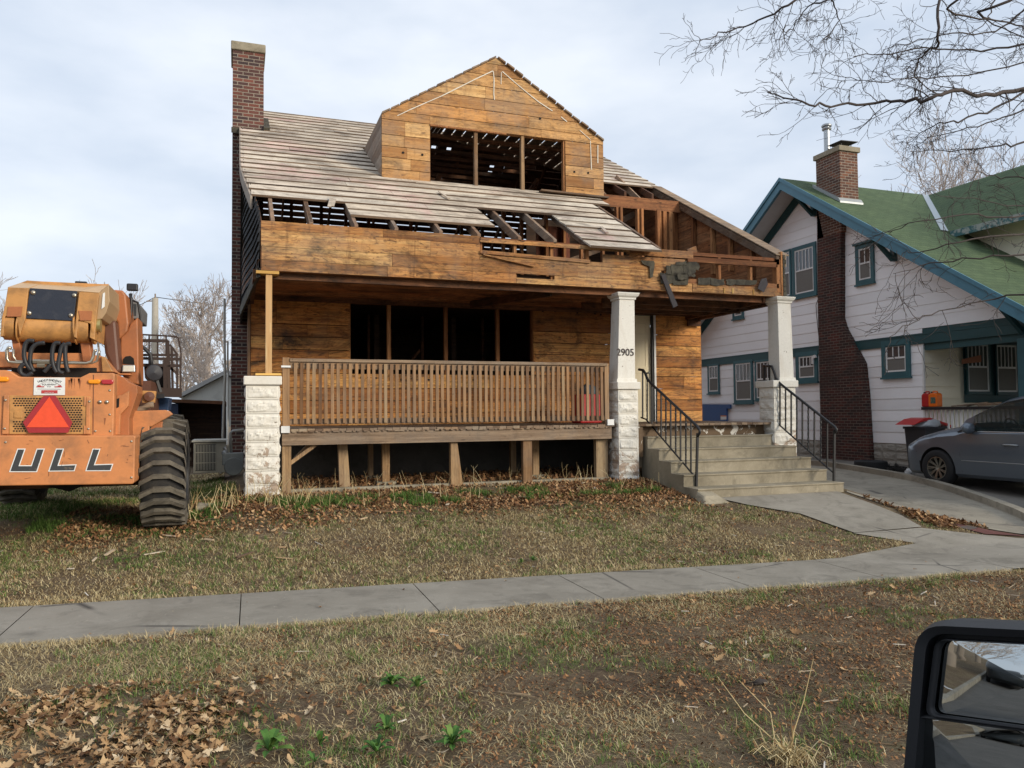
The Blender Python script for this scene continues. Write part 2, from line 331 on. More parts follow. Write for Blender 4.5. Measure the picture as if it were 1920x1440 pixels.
def grid_ground(name,x0,x1,y0,y1,st,mat,fz):
    nx=int((x1-x0)/st)+1; ny=int((y1-y0)/st)+1; b=MB()
    vs=[(x0+i*st,y0+j*st,fz(x0+i*st,y0+j*st)) for j in range(ny) for i in range(nx)]
    b.add(vs,[(j*nx+i,j*nx+i+1,(j+1)*nx+i+1,(j+1)*nx+i) for j in range(ny-1) for i in range(nx-1)],.5)
    return b,nx,ny
def soil_mat():
    t=NT('soil_and_thatch'); n=t.noise(.9,6,.7,None,.8,.4,.62); n2=t.noise(7,6,.75,None,.6,.38,.68); f=t.noise(55,4,.75,None,.8,.35,.7)
    soil=t.mix(f,(.16,.105,.066),(.075,.046,.029)); thatch=t.mix(f,(.36,.28,.17),(.19,.135,.08)); c=t.mix(t.math('MULTIPLY',t.math('ADD',t.math('MULTIPLY',n,.55),t.math('MULTIPLY',n2,.6)),.85),soil,thatch)
    g=t.math('MULTIPLY',t.noise(2.2,5,.7,t.co(loc=(4,4,0)),.5,.52,.66),.35); c=t.mix(g,c,(.085,.105,.035))
    return t.done(c,.95,f,.9,.02)
M['soil']=soil_mat()
def inwalk(x,y,pad=0): return nearY(x)-pad<y<farY(x)+pad and -20<x<30
b,_,_=grid_ground('ground',-13,21,2.45,21,.1,None,lambda x,y:G(x,y)+(-.035 if inwalk(x,y,.05) else -.03 if (x>9.4 and y>6.6) else -.004 if (x>5.7 and y>6.3) else bump(x,y)-.01))
g_=b.build('lawn_ground',M['soil']); tag(g_,'patchy winter lawn and bare brown soil around the house',None,kind='structure')
for f_ in g_.data.polygons: f_.use_smooth=True
# far ground ring reaching the horizon (butts against the detailed lawn)
b=MB()
for (x0,x1,y0,y1) in((-400,-13,2.45,400),(21,400,2.45,400),(-13,21,21,400)): b.add([(x0,y0,.0 if y0<3 else .3),(x1,y0,.0 if y0<3 else .3),(x1,y1,.3),(x0,y1,.3)],[(0,1,2,3)],.5)
b.add([(-400,-400,.0),(400,-400,.0),(400,-6.4,.0),(-400,-6.4,.0)],[(0,1,2,3)],.5)
tag(b.build('far_ground',M['soil']),'flat ground stretching away beyond the yards',None,kind='structure')
b=MB(); b.add([(-400,-6.4,-.15),(400,-6.4,-.15),(400,2.3,-.15),(-400,2.3,-.15)],[(0,1,2,3)],.5); tag(b.build('street',M['asph']),'grey street the photo is taken from',None,kind='structure')
b=MB(); b.box(-400,400,2.3,2.45,-.3,.006); b.box(-400,400,-6.55,-6.4,-.3,.006); tag(b.build('street_kerb',M['walk']),'concrete kerbs along both sides of the street',None,kind='structure')
def sheet(polys,off,mat,name,label,st=.22,thick=0):
    import bmesh
    bm=bmesh.new()
    for poly in polys:
        bm.faces.new([bm.verts.new((p[0],p[1],0)) for p in poly])
    xs=[v.co.x for v in bm.verts]; ys=[v.co.y for v in bm.verts]
    x=math.floor(min(xs))
    while x<max(xs): bmesh.ops.bisect_plane(bm,geom=bm.verts[:]+bm.edges[:]+bm.faces[:],plane_co=(x,0,0),plane_no=(1,0,0)); x+=st
    y=math.floor(min(ys))
    while y<max(ys): bmesh.ops.bisect_plane(bm,geom=bm.verts[:]+bm.edges[:]+bm.faces[:],plane_co=(0,y,0),plane_no=(0,1,0)); y+=st
    for v in bm.verts: v.co.z=G(v.co.x,v.co.y)+off
    for f in bm.faces:
        if f.normal.z<0: f.normal_flip()
    if thick:
        r=bmesh.ops.extrude_face_region(bm,geom=bm.faces[:]); 
        for g in r['geom']:
            if isinstance(g,bmesh.types.BMVert): g.co.z+=0
        for f in list(bm.faces): pass
    me=bpy.data.meshes.new(name); bm.to_mesh(me); bm.free(); me.materials.append(mat)
    for p in me.polygons: p.use_smooth=False
    o=bpy.data.objects.new(name,me); COL.objects.link(o); tag(o,label,None,kind='structure'); return o
def slab_poly(xa,xb): return [(xa,nearY(xa)),(xb,nearY(xb)),(xb+.02,farY(xb+.02)),(xa+.02,farY(xa+.02))]
JX=[-11.9,-10.4,-8.9,-7.4,-5.9,-4.4,-3.0,-1.62,.03,1.55,2.96,4.40,5.78,7.3]
polys=[slab_poly(JX[i]+.004,JX[i+1]-.004) for i in range(len(JX)-1)]
sheet(polys,.012,M['walk'],'sidewalk','grey concrete sidewalk slabs crossing in front of the lawn')
b=MB()
for i in range(len(JX)-1):   # slab edges give the sheet its thickness
    a,c=JX[i]+.004,JX[i+1]-.004
    b.add([(a,nearY(a),.012),(c,nearY(c),.012),(c,nearY(c),-.06),(a,nearY(a),-.06)],[(0,3,2,1)],.5)
tag(b.build('sidewalk_edge',M['walk']),'near edge of the sidewalk slabs',None,kind='structure')
# entrance walk, apron and both driveways
WK=[(1345,938),(1582,927),(1640,948),(1690,968),(1728,990),(1602,1001),(1500,965),(1400,948)]
WK=[ongr(x,y) for x,y in WK]; WK[0].y=9.40; WK[1].y=9.40
sheet([[(p.x,p.y) for p in WK]],.014,M['walk'],'front_walk','concrete walk leading from the steps to the sidewalk')
APR=[(7.47,6.98),(7.03,7.49),(8.1,7.5),(8.64,7.08),(9.1,6.8),(16,6.0),(16,nearY(9)),(7.32,nearY(7.32)),(7.32,farY(6.5)-.05),(5.9,farY(5.9)-.05)]
sheet([APR],.010,M['walk'],'apron','pale concrete apron where the walk meets the sidewalk')
KB=[(12.25,20),(12.2,13.2),(12.15,12.0),(12.03,11.2),(11.5,9.95),(11.0,8.98),(10.45,8.05),(9.9,7.3),(9.3,6.95)]
DL=[(8.98,20),(8.95,9.6),(8.62,9.3),(8.6,8.42),(8.95,7.9),(9.2,7.35),(9.35,6.98)]
sheet([DL+[(16,6.06),(16,9),(14.15,9.2),(14.15,20)]],.006,M['drive'],'driveway','worn pale driveway between the two houses')
sheet([KB[:-1]+[(16,6.1),(16,9),(14.15,9.2),(14.15,20)]],.012,M['drivedark'],'parking_lane','darker stained concrete lane the minivan is parked on')
sheet([[(8.62,7.62),(8.72,7.1),(9.25,6.95),(8.95,7.45)]],.009,brick('red_pavers',(.15,.05,.04),(.09,.035,.03),(.12,.05,.045),(.1,.08,.07),.1,.2,.3),'brick_strip','strip of worn red bricks beside the front walk')
b=MB()
for i in range(len(KB)-1):
    a,c=Vector((*KB[i],0)),Vector((*KB[i+1],0)); d=(c-a).normalized(); nl=Vector((d.y,-d.x,0))*-.15
    n_=max(1,int((c-a).length/.5))
    for k in range(n_):
        p=a.lerp(c,k/n_); q=a.lerp(c,(k+1)/n_); 
        P4=[p,q,q+nl,p+nl]; h=[G(v.x,v.y) for v in P4]; kh=.11 if i<len(KB)-2 else .05
        b.hexa([(v.x,v.y,hh-.1) for v,hh in zip(P4,h)]+[(v.x,v.y,hh+kh) for v,hh in zip(P4,h)],.5)
tag(b.build('driveway_kerb',M['drive']),'low curved concrete kerb along the parking lane',None,kind='structure')
# ------------------------------------------------------------------ the stripped house
UB,YW=10.75,13.28                       # plane of the porch band / plane of the house front wall
def roofz(y): return .5653*y-3.44+CZ
def roofpt(px,py):
    d=ray(px,py); t=3.44/(.5653*d.y-d.z) if True else 0
    p=d*t; p.z+=CZ; return p
EZ=5.30+CZ; AX,AZ=4.553,6.6425+CZ
HS=thing('stripped_house','fire damaged wooden house stripped to bare boards with brick chimney and broken porch roof','house',(4.5,YW,.5))
def clipX(poly,x0,x1,z0,z1):            # convex polygon (x,z) clipped to a rectangle
    def cl(P,ax,v,keep):
        o=[]
        for i in range(len(P)):
            a,b_=P[i],P[(i+1)%len(P)]; ia=keep(a[ax],v); ib=keep(b_[ax],v)
            if ia: o.append(a)
            if ia!=ib: t=(v-a[ax])/(b_[ax]-a[ax]); o.append((a[0]+(b_[0]-a[0])*t,a[1]+(b_[1]-a[1])*t))
        return o
    for ax,v,k in((0,x0,lambda a,b:a>=b),(0,x1,lambda a,b:a<=b),(1,z0,lambda a,b:a>=b),(1,z1,lambda a,b:a<=b)):
        if len(P_:=poly)<3: return []
        poly=cl(P_,ax,v,k)
    return poly if len(poly)>2 else []
def boardwall(mb,poly,Y,rows,openings=(),th=.024,seg=(1.8,3.6),tones=None):
    xs=[p[0] for p in poly]; xa,xb=min(xs),max(xs)
    for i in range(len(rows)-1):
        z0,z1=rows[i]+.0055,rows[i+1]-.0055; cuts=[xa]; x=xa+U(.4,seg[0])
        while x<xb: cuts.append(x); x+=U(*seg)
        cuts.append(xb)
        for a,b_ in zip(cuts,cuts[1:]):
            iv=[(a+.002,b_-.002)]
            for (ox0,ox1,oz0,oz1) in openings:
                if z1>oz0+.02 and z0<oz1-.02:
                    if z0<oz0-.05 or z1>oz1+.05: 
                        pass
                    iv2=[]
                    for (p,q) in iv:
                        if q<=ox0 or p>=ox1: iv2.append((p,q))
                        else:
                            if p<ox0: iv2.append((p,ox0))
                            if q>ox1: iv2.append((ox1,q))
                    iv=iv2
            for (p,q) in iv:
                P=clipX(poly,p,q,z0,z1)
                if P:
                    dy=U(-.004,.004); r=R() if tones is None else tones(i)
                    mb.prism([(u,Y+dy,w) for u,w in P],(0,th,0),r)
# front wall
DZ=1.415; CEI=3.575
wz=at(700,701,Y=YW).z; WIN=(at(656,620,Y=YW).x,at(1000,620,Y=YW).x,wz,3.50); DOOR=(at(1146,650,Y=YW).x,at(1229,650,Y=YW).x,DZ-.1,at(1190,583,Y=YW).z)
rows=[DZ]; 
while rows[-1]<CEI-.1: rows.append(rows[-1]+.212)
rows=[r_ for r_ in rows if r_<CEI-.05]
k=min(range(len(rows)),key=lambda i:abs(rows[i]-WIN[2])); rows[k]=WIN[2]; rows=rows+[CEI]
k=min(range(1,len(rows)-1),key=lambda i:abs(rows[i]-WIN[3])); rows[k]=WIN[3]
kd=min(range(1,len(rows)-1),key=lambda i:abs(rows[i]-DOOR[3]))
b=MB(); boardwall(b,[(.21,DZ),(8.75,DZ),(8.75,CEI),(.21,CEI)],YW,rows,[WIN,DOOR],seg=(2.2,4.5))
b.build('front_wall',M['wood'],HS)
b=MB()
for x,y in[(532,559),(587,561),(631,563),(1018,583),(1041,583),(1083,586),(1116,588),(1127,590),(1279,589),(705,709),(733,711),(753,712),(804,712),(888,712),(1262,585),(678,708)]:
    p=at(x,y,Y=YW-.02); b.cyl((p.x,YW-.012,p.z),(p.x,YW-.009,p.z),.019,10)
b.build('vent_hole',M['dark'],HS)
# window posts, header, jambs
b=MB(); 
for px_ in(729,835.5,932.5):
    x=at(px_,620,Y=YW+.05).x; q=MB(); q.bar((x,YW+.06,WIN[2]),(x,YW+.06,WIN[3]),.06,.09,(0,1,0)); q.build('window_post',M['woodpost'],HS)
b.box(WIN[0]-.02,WIN[1]+.02,YW+.03,YW+.12,WIN[3],WIN[3]+.08); b.box(WIN[0],WIN[1],YW+.03,YW+.13,WIN[2]-.05,WIN[2]); b.box(WIN[0]-.03,WIN[0]+.015,YW+.03,YW+.13,WIN[2],WIN[3]); b.box(WIN[1]-.02,WIN[1]+.03,YW+.026,YW+.13,WIN[2],WIN[3]); b.build('window_frame',M['woodstud'],HS)
# door: white casing, black storm frame, beige slab with panels
b=MB(); X0,X1,Z1=DOOR[0],DOOR[1],DOOR[3]
b.box(X0,X0+.05,YW-.02,YW+.12,DZ,Z1); b.box(X1-.04,X1,YW-.02,YW+.12,DZ,Z1); b.box(X0+.05,X1-.04,YW-.02,YW+.12,Z1-.04,Z1); b.build('door_casing',M['white_trim'],HS)
b=MB(); b.box(X1-.075,X1-.04,YW+.0,YW+.05,DZ,Z1-.04); b.box(X0+.05,X0+.09,YW+.0,YW+.05,DZ,Z1-.04); b.box(X0+.09,X1-.075,YW+.0,YW+.05,Z1-.075,Z1-.04); b.build('storm_door_frame',M['black'],HS)
b=MB(); dx0,dx1=X0+.09,X1-.076; b.box(dx0,dx1,YW+.065,YW+.10,DZ,Z1-.075); d=b.build('door',M['beige'],HS)
b=MB()
for (a,c,z0,z1) in[(.12,.44,.2,.95),(.56,.88,.2,.95),(.12,.44,1.05,1.62),(.56,.88,1.05,1.62),(.12,.44,1.7,1.93),(.56,.88,1.7,1.93)]:
    xa=lerp(dx0,dx1,a); xb=lerp(dx0,dx1,c)
    for (p,q,r_,s_) in[(xa,xb,z0,z0+.02),(xa,xb,z1-.02,z1),(xa,xa+.02,z0+.02,z1-.02),(xb-.02,xb,z0+.02,z1-.02)]: b.box(p,q,YW+.057,YW+.067,DZ+r_,DZ+s_)
b.build('door_panel',M['beige'],d)
b=MB(); b.lathe((dx1-.07,YW+.063,DZ+.95),(0,-1,0),[(0,.0),(0,.02),(.03,.015),(.05,.028),(.07,.02),(.075,0)],12); b.build('door_knob',M['metal'],d,True)
# interior volumes: floors, partitions, studs
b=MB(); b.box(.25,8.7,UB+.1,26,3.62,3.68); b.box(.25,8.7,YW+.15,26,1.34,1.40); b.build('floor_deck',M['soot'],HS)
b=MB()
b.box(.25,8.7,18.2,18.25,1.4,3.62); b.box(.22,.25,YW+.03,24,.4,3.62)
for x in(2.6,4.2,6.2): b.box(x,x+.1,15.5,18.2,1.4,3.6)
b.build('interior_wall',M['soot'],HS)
b=MB()
for x in(2.0,2.5,3.1,3.6,4.3,4.9,5.5): b.bar((x,15.6,1.4),(x,15.6,3.6),.05,.1,(0,1,0)) if x in(2.5,3.6,4.9) else None
b.bar((3.0,15.2,2.3),(3.5,15.4,2.9),.05); b.build('interior_stud',M['wooddark'],HS)
# side walls: right gable (inside boards and outside), left lower wall, back wall
def gable(mb,X,th,y0,y1,z0,rowh,fz,mat=None):
    z=z0
    while z<9:
        z1=z+rowh-.006
        # y-range under the two roof slopes for this row
        ya=max(y0,(z1-CZ+3.44)/.5653); yb=min(y1,37.12-ya if ya>y0 else y1)
        ya0=max(y0,(z-CZ+3.44)/.5653)
        if ya<yb-.1:
            yb0=min(y1,37.12-ya0); mb.prism([(X,ya0,z),(X,yb0,z),(X,min(yb,yb0),z1),(X,ya,z1)],(th,0,0))
        z+=rowh
b=MB(); gable(b,8.75,.025,UB+.06,26,3.56,.2,None)
z=DZ-.9
while z<3.5: b.box(8.75,8.775,YW+.025,26,z,z+.19); z+=.2
b.build('right_gable_wall',wood('gable_boards_inner',(.36,.175,.08),(.24,.11,.05),(.08,.04,.024),stain=.7,axis='y'),HS)
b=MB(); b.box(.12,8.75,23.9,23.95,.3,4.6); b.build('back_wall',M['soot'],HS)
b=MB(); z=.45
while z<3.5: b.box(.195,.22,YW-.02,16.4,z,z+.19); b.box(.1,.13,17.3,23.9,z,z+.19); z+=.2
b.build('left_wall',M['wooddark'],HS)
# left gable with black shingles, stepping courses
def lx(y): return lerp(.30,.105,ss((y-UB)/2.9)) if y<UB+2.9 else .105
b=MB(); z=3.44; rh=.118
while z<8.6:
    ya=max(UB-.0,(z+rh-CZ+3.44)/.5653); yb=16.42
    n_=6
    if ya<yb-.05:
        for i in range(n_):
            y0=lerp(ya,yb,i/n_); y1=lerp(ya,yb,(i+1)/n_); x0,x1=lx(y0),lx(y1); j=U(-.003,.003)
            b.hexa([(x0-.042+j,y0,z),(x1-.042+j,y1,z),(x1-.004,y1,z),(x0-.004,y0,z),(x0-.016,y0,z+rh+.02),(x1-.016,y1,z+rh+.02),(x1-.004,y1,z+rh+.02),(x0-.004,y0,z+rh+.02)])
    z+=rh
b.build('left_gable_shingles',M['darkshing'],HS)
b=MB(); pr=[]
for i in range(13):
    y=lerp(UB,16.42,i/12); pr.append((lx(y),y,roofz(y)))
for (x,y,z),(x2,y2,z2) in zip(pr,pr[1:]):
    b.hexa([(x-.03,y,3.56),(x2-.03,y2,3.56),(x2+.01,y2,3.56),(x+.01,y,3.56),(x-.003,y,z-.05),(x2-.003,y2,z2-.05),(x2+.01,y2,z2-.05),(x+.01,y,z-.05)])
b.build('left_gable_wall',M['wooddark'],HS)
b=MB()
for (x,y,z),(x2,y2,z2) in zip(pr[2:],pr[3:]): b.hexa([(x-.075,y,z-.19),(x2-.075,y2,z2-.19),(x2-.045,y2,z2-.19),(x-.045,y,z-.19),(x-.075,y,z+.0),(x2-.075,y2,z2+.0),(x2-.045,y2,z2+.0),(x-.045,y,z+.0)],.9)
b.build('left_rake_board',M['cheek'],HS)
b=MB(); b.bar((.26,UB+.02,3.50),(.06,YW+.1,3.30),.03,.14); b.build('loose_trim',M['shfrag'],HS)
b=MB(); b.box(.17,.208,YW-.05,YW-.01,.9,3.4,.2); b.build('corner_board',M['woodgreyz'],HS)
# chimney
b=MB(); b.box(-.10,.50,16.42,17.3,.3,9.02); ch=b.build('chimney',M['brick'],HS)
b=MB(); b.box(-.135,.535,16.38,17.34,9.02,9.20); b.build('chimney_cap',M['conc'],ch,bevel=.02)
b=MB(); b.box(-.12,.52,16.395,16.418,roofz(16.42)-.13,roofz(16.42)-.02); b.bar((.56,16.3,roofz(16.3)+.05),(.56,17.3,roofz(17.3)+.05),.12,.05); b.bar((-.08,16.36,roofz(16.4)-.12),(.62,16.3,roofz(16.4)-.2),.05,.05); b.build('flashing',M['shfrag'],ch)
# ---- roof sheathing of the front slope: one board per row and interval
PIT_=.305; Y_A=roofpt(600,383).y; Y_B=roofpt(780,414).y; Y_C=roofpt(980,398).y; Y_D=roofpt(1170,466).y
xA=roofpt(655,400).x; xB=roofpt(930,427).x; xC=roofpt(1070,432).x; xD=roofpt(1170,425).x+.02; Y_E=roofpt(1180,349).y
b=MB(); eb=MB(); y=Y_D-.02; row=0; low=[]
while y<18.5:
    y1=min(y+PIT_-.012,18.56); iv=[]; xl=lx(y)-.06 if y<16.3 else .5
    if y<Y_C-.05:
        if y>=Y_A-.12: iv.append((xl,xA+U(-.02,.02)))
        if y>=Y_B-.12: iv.append((xA if y>=Y_A-.12 else xA+.0,xB))
        iv.append((xC,xD))
    elif y1<13.56: iv.append((xl,xD if y1<13.2 else 6.6))
    else:
        vt=max(0,(roofz(y)-EZ)/(AZ-EZ)); iv.append((xl,min(AX,2.4+(AX-2.4)*vt)))
        if y>=Y_E-.1: iv.append((max(AX,6.74-(6.74-AX)*vt),8.82))
    iv.sort()
    m_=[]
    for a,c in iv:
        if m_ and a<=m_[-1][1]+.01: m_[-1]=(m_[-1][0],max(c,m_[-1][1]))
        else: m_.append((a,c))
    for a,c in m_:
        cuts=[a]; x=a+U(.8,3)
        while x<c-.3: cuts.append(x); x+=U(1.6,4)
        cuts.append(c)
        for p,q in zip(cuts,cuts[1:]):
            t0=U(.017,.024); z0,z1=roofz(y),roofz(y1); e0=U(-.02,.02) if (q==c and y<Y_C) else 0
            b.hexa([(p+.003,y,z0-.012),(q-.003+e0,y,z0-.012),(q-.003+e0,y1,z1-.02),(p+.003,y1,z1-.02),(p+.003,y,z0+t0),(q-.003+e0,y,z0+t0),(q-.003+e0,y1,z1+.002),(p+.003,y1,z1+.002)])
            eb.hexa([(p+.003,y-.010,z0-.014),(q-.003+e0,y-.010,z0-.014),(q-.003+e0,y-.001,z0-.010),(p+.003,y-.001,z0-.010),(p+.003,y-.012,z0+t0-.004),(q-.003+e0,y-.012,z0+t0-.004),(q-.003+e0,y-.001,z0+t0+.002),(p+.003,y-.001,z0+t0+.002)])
    y+=PIT_; row+=1
b.build('roof_sheathing',M['sheath'],HS); eb.build('board_edges',wood('dark_board_edges',(.17,.13,.095),(.11,.083,.06),(.04,.03,.022),stain=.3,knots=False),HS)  # board_edges: narrow darker strip along the lower edge of every sheathing board
b=MB()
for (x_,y_,l_) in((1.25,11.3,.5),(1.3,11.35,.35),(5.6,11.1,.3),(3.3,12.3,.4),(7.4,15.2,.35)):
    b.bar((x_,y_,roofz(y_)+.05),(x_+U(-.1,.1),y_+l_,roofz(y_+l_)+.05),.05,.015)
b.build('loose_lath',M['sheath'],HS)
# back slope: slats with daylight between them
b=MB(); y=18.56
def backz(y): return roofz(18.56)-.5653*(y-18.56)
while y<25.6:
    y1=y+.20; gap=.055 if y>19.6 else .02
    if 1:
        x=.12
        while x<8.8:
            x2=min(8.8,x+U(.5,2.4))
            if not((18.9<y<19.9) and R()<.10 and 1.5<x<8):
                g=gap if R()<.8 else .01
                if y<20.3 and R()<.55: g=.005
                b.hexa([(x,y,backz(y)-.02),(x2-.03*(R()<.3),y,backz(y)-.02),(x2-.03*(R()<.3),y1-g,backz(y1-g)-.02),(x,y1-g,backz(y1-g)-.02),(x,y,backz(y)),(x2,y,backz(y)),(x2,y1-g,backz(y1-g)),(x,y1-g,backz(y1-g))])
            else:
                xx=x
                while xx<x2: b.hexa([(xx,y,backz(y)-.02),(xx+.28,y,backz(y)-.02),(xx+.28,y1,backz(y1)-.02),(xx,y1,backz(y1)-.02),(xx,y,backz(y)),(xx+.28,y,backz(y)),(xx+.28,y1,backz(y1)),(xx,y1,backz(y1))]); xx+=.40
            x=x2
    y=y1
b.build('rear_roof_slats',M['wooddark'],HS)
# rafters
def rafter(x,y0,y1,mat,w=.05,h=.14):
    q=MB(); q.hexa([(x-w/2,y0,roofz(y0)-.02-h),(x+w/2,y0,roofz(y0)-.02-h),(x+w/2,y1,roofz(y1)-.02-h),(x-w/2,y1,roofz(y1)-.02-h),(x-w/2,y0,roofz(y0)-.02),(x+w/2,y0,roofz(y0)-.02),(x+w/2,y1,roofz(y1)-.02),(x-w/2,y1,roofz(y1)-.02)]); return q.build('rafter',mat,HS)
for (px_,py_) in[(583,419),(667,434),(742,439),(825,443),(896,448),(972,457),(1038,464),(1104,465)]:
    rafter(at(px_,py_,Y=UB+.1).x,UB+.035,13.3,M['woodrafter'])
for x in[.45,.95,6.35]: rafter(x,UB+.0,13.4,M['woodrafter'])
for x in[.8,1.5,2.2]: rafter(x,13.4,18.5,M['wooddark'])
for x in[7.0,7.65,8.3]: rafter(x,14.3,18.5,M['wooddark'])
b=MB()
for x in np.arange(.5,8.7,.61):
    b.hexa([(x,18.6,backz(18.6)-.17),(x+.05,18.6,backz(18.6)-.17),(x+.05,25.5,backz(25.5)-.17),(x,25.5,backz(25.5)-.17),(x,18.6,backz(18.6)-.02),(x+.05,18.6,backz(18.6)-.02),(x+.05,25.5,backz(25.5)-.02),(x,25.5,backz(25.5)-.02)])
b.build('rear_rafters',M['wooddark'],HS)
# right rake rafter + trim, header beam and open studs of the upper right corner
b=MB(); 
for (x0,x1,h,o) in((8.60,8.66,.16,-.02),(8.775,8.80,.19,.0)):
    y0,y1=UB,18.4; b.hexa([(x0,y0,roofz(y0)-h),(x1,y0,roofz(y0)-h),(x1,y1,roofz(y1)-h),(x0,y1,roofz(y1)-h),(x0,y0,roofz(y0)+o),(x1,y0,roofz(y0)+o),(x1,y1,roofz(y1)+o),(x0,y1,roofz(y1)+o)])
b.hexa([(8.60,UB,roofz(UB)+.0),(8.86,UB,roofz(UB)+.0),(8.86,14.9,roofz(14.9)+.0),(8.60,14.9,roofz(14.9)+.0),(8.60,UB,roofz(UB)+.02),(8.86,UB,roofz(UB)+.02),(8.86,14.9,roofz(14.9)+.02),(8.60,14.9,roofz(14.9)+.02)])
b.build('rake_rafter',M['woodgrey'],HS)
for i,(px_,pb) in enumerate([(1266,474),(1301,474),(1337,514),(1370,508),(1410,520)]):
    p=at(px_,pb,X=8.69); q=MB(); q.box(8.66,8.735,p.y-.035,p.y+.035,p.z,roofz(p.y)-.1); q.build('wall_stud',M['woodstud'],HS)
YH=13.75
p1=at(1133,364,Y=YH); p2=at(1252,374,Y=YH); p3=at(1133,386,Y=YH)
b=MB(); b.box(p1.x-.2,8.66,YH,YH+.05,p3.z,p1.z); b.build('header_beam',M['woodstudx'],HS)
for px_ in(1158,1197,1236,1257,1246):
    x=at(px_,420,Y=YH+.02).x; q=MB(); q.box(x-.04,x+.035,YH-.01,YH+.08,3.68,p3.z); q.build('wall_stud',M['woodstud'],HS)
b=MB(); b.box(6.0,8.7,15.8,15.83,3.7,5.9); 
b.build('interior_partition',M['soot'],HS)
b=MB(); b.bar((7.0,14.6,5.3),(8.5,15.5,6.1),.05,.12); b.bar((6.6,14.8,4.8),(8.6,15.2,5.6),.04,.1); b.bar((7.3,15.5,6.9),(7.5,14.5,5.9),.05,.12); b.bar((7.9,15.2,6.8),(8.15,14.35,5.95),.05,.12); b.build('fallen_rafter',M['woodrafter'],HS)
# knee wall studs under the front slope
for i,x in enumerate(np.arange(.9,8.2,.42)):
    x+=U(-.06,.06); q=MB(); q.box(x-.025,x+.025,YW+.3,YW+.39,3.68,roofz(YW+.3)-.16 if x<2.3 or x>6.9 else 5.6); q.build('knee_wall_stud',M['woodstud'] if (x>5.0 or 2.2<x<3.6 or i%3==0) else M['wooddark'],HS)
b=MB(); b.box(1.95,3.0,YW+.42,YW+.44,3.68,5.0); b.box(5.4,6.1,YW+.42,YW+.44,3.68,5.2)
x=1.95
while x<3.0: b.box(x,x+.1,YW+.39,YW+.415,3.68,4.9); x+=.11
b.build('knee_wall_boards',wood('inner_boards',(.2,.07,.04),(.12,.04,.025),(.04,.02,.015),axis='z'),HS)
b=MB(); b.bar((1.3,11.6,3.72),(2.1,11.9,4.35),.04,.14); b.bar((6.0,11.2,3.75),(6.6,11.6,4.0),.04,.1); b.bar((3.9,11.6,3.7),(4.4,12.1,4.2),.03,.08); b.build('fallen_board',M['wooddark'],HS)
# ---- dormer
YD=13.47; DL_,DR=2.398,6.737; EZ=5.30+CZ; AX,AZ=4.553,6.6425+CZ; DB=4.165+CZ
b=MB(); rows=[DB-.03]
while rows[-1]<AZ: rows.append(rows[-1]+(.205 if rows[-1]<5.1+CZ else .225))
op=(at(806,233,Y=YD).x,at(1060,263,Y=YD).x,at(806,340,Y=YD).z,at(806,233,Y=YD).z)
k=min(range(len(rows)),key=lambda i:abs(rows[i]-op[3])); rows[k]=op[3]
boardwall(b,[(DL_,DB-.03),(DR,DB-.03),(DR,EZ),(AX,AZ),(DL_,EZ)],YD,rows,[op],seg=(1.0,2.4)); dm=b.build('dormer',M['wooddorm'],HS)
b=MB()
for side in(0,1):   # dormer roof boards running back to the main roof
    xe=DL_ if side==0 else DR; n_=13
    for i in range(n_):
        t0,t1=i/n_,(i+1)/n_-.012; xa,za=lerp(xe,AX,t0),lerp(EZ,AZ,t0); xb,zb=lerp(xe,AX,t1),lerp(EZ,AZ,t1)
        yf=YD-.03-U(0,.035); ya=(za-CZ+3.44)/.5653+.02; yb=(zb-CZ+3.44)/.5653+.02
        b.hexa([(xa,yf,za),(xb,yf,zb),(xb,yb,zb),(xa,ya,za),(xa,yf,za+.035),(xb,yf,zb+.028),(xb,yb,zb+.028),(xa,ya,za+.035)])
b.build('dormer_roof',M['woodgrey'],dm)
b=MB(); z=DB
while z<EZ:
    z1=min(z+.235,EZ); ya=(z-CZ+3.44)/.5653; yb=(z1-CZ+3.44)/.5653
    for X in(DL_-.003,DR-.02): b.prism([(X,YD+.026,z+.004),(X,ya,z+.004),(X,yb,z1),(X,YD+.026,z1)],(.023,0,0))
    z=z1
b.build('dormer_cheek',M['cheek'],dm)
for px_ in(892,979.5):
    x=at(px_,300,Y=YD+.05).x; q=MB(); q.bar((x,YD+.07,op[2]),(x+(.0),YD+.07,op[3]),.062,.09,(0,1,0)); q.build('dormer_post',M['post'],dm)
b=MB(); b.box(op[0]-.02,op[1]+.02,YD+.03,YD+.12,op[3],op[3]+.09,.9); b.box(op[0],op[1],YD+.03,YD+.12,op[2]-.05,op[2]-.001); b.box(op[0]-.04,op[0]+.012,YD+.03,YD+.12,op[2],op[3]); b.box(op[1]-.035,op[1]+.04,YD+.026,YD+.12,op[2],op[3]); b.box(op[0],op[1]-1.2,YD-.02,YD+.03,op[3]-.03,op[3]-.004); b.build('dormer_frame',M['woodstud'],dm)
b=MB()
def strip(pts,w=.016):
    P_=[at(x,y,Y=YD-.009) for x,y in pts]
    for p,q in zip(P_,P_[1:]): b.bar(p,q,w*U(.6,1.2),.004,(0,1,0),.9)
for s_ in([(745,217),(768,206),(800,192),(828,180),(860,164),(890,149),(924,133)],[(925,133),(926.5,150),(926,175),(927,187)],[(940,135),(939.5,158)],[(942,134),(965,154),(990,175),(1010,191),(1036,208)],[(1052,219),(1063,228)],[(1087,244),(1107,262)],[(1107,264),(1108,290),(1109,318)],[(1121,272),(1121,306)]): strip(s_)
b.build('chalk_line',paint('old_caulk',(.68,.64,.55),.8,.3,(.4,.3,.2),.5,9),dm)
b=MB()
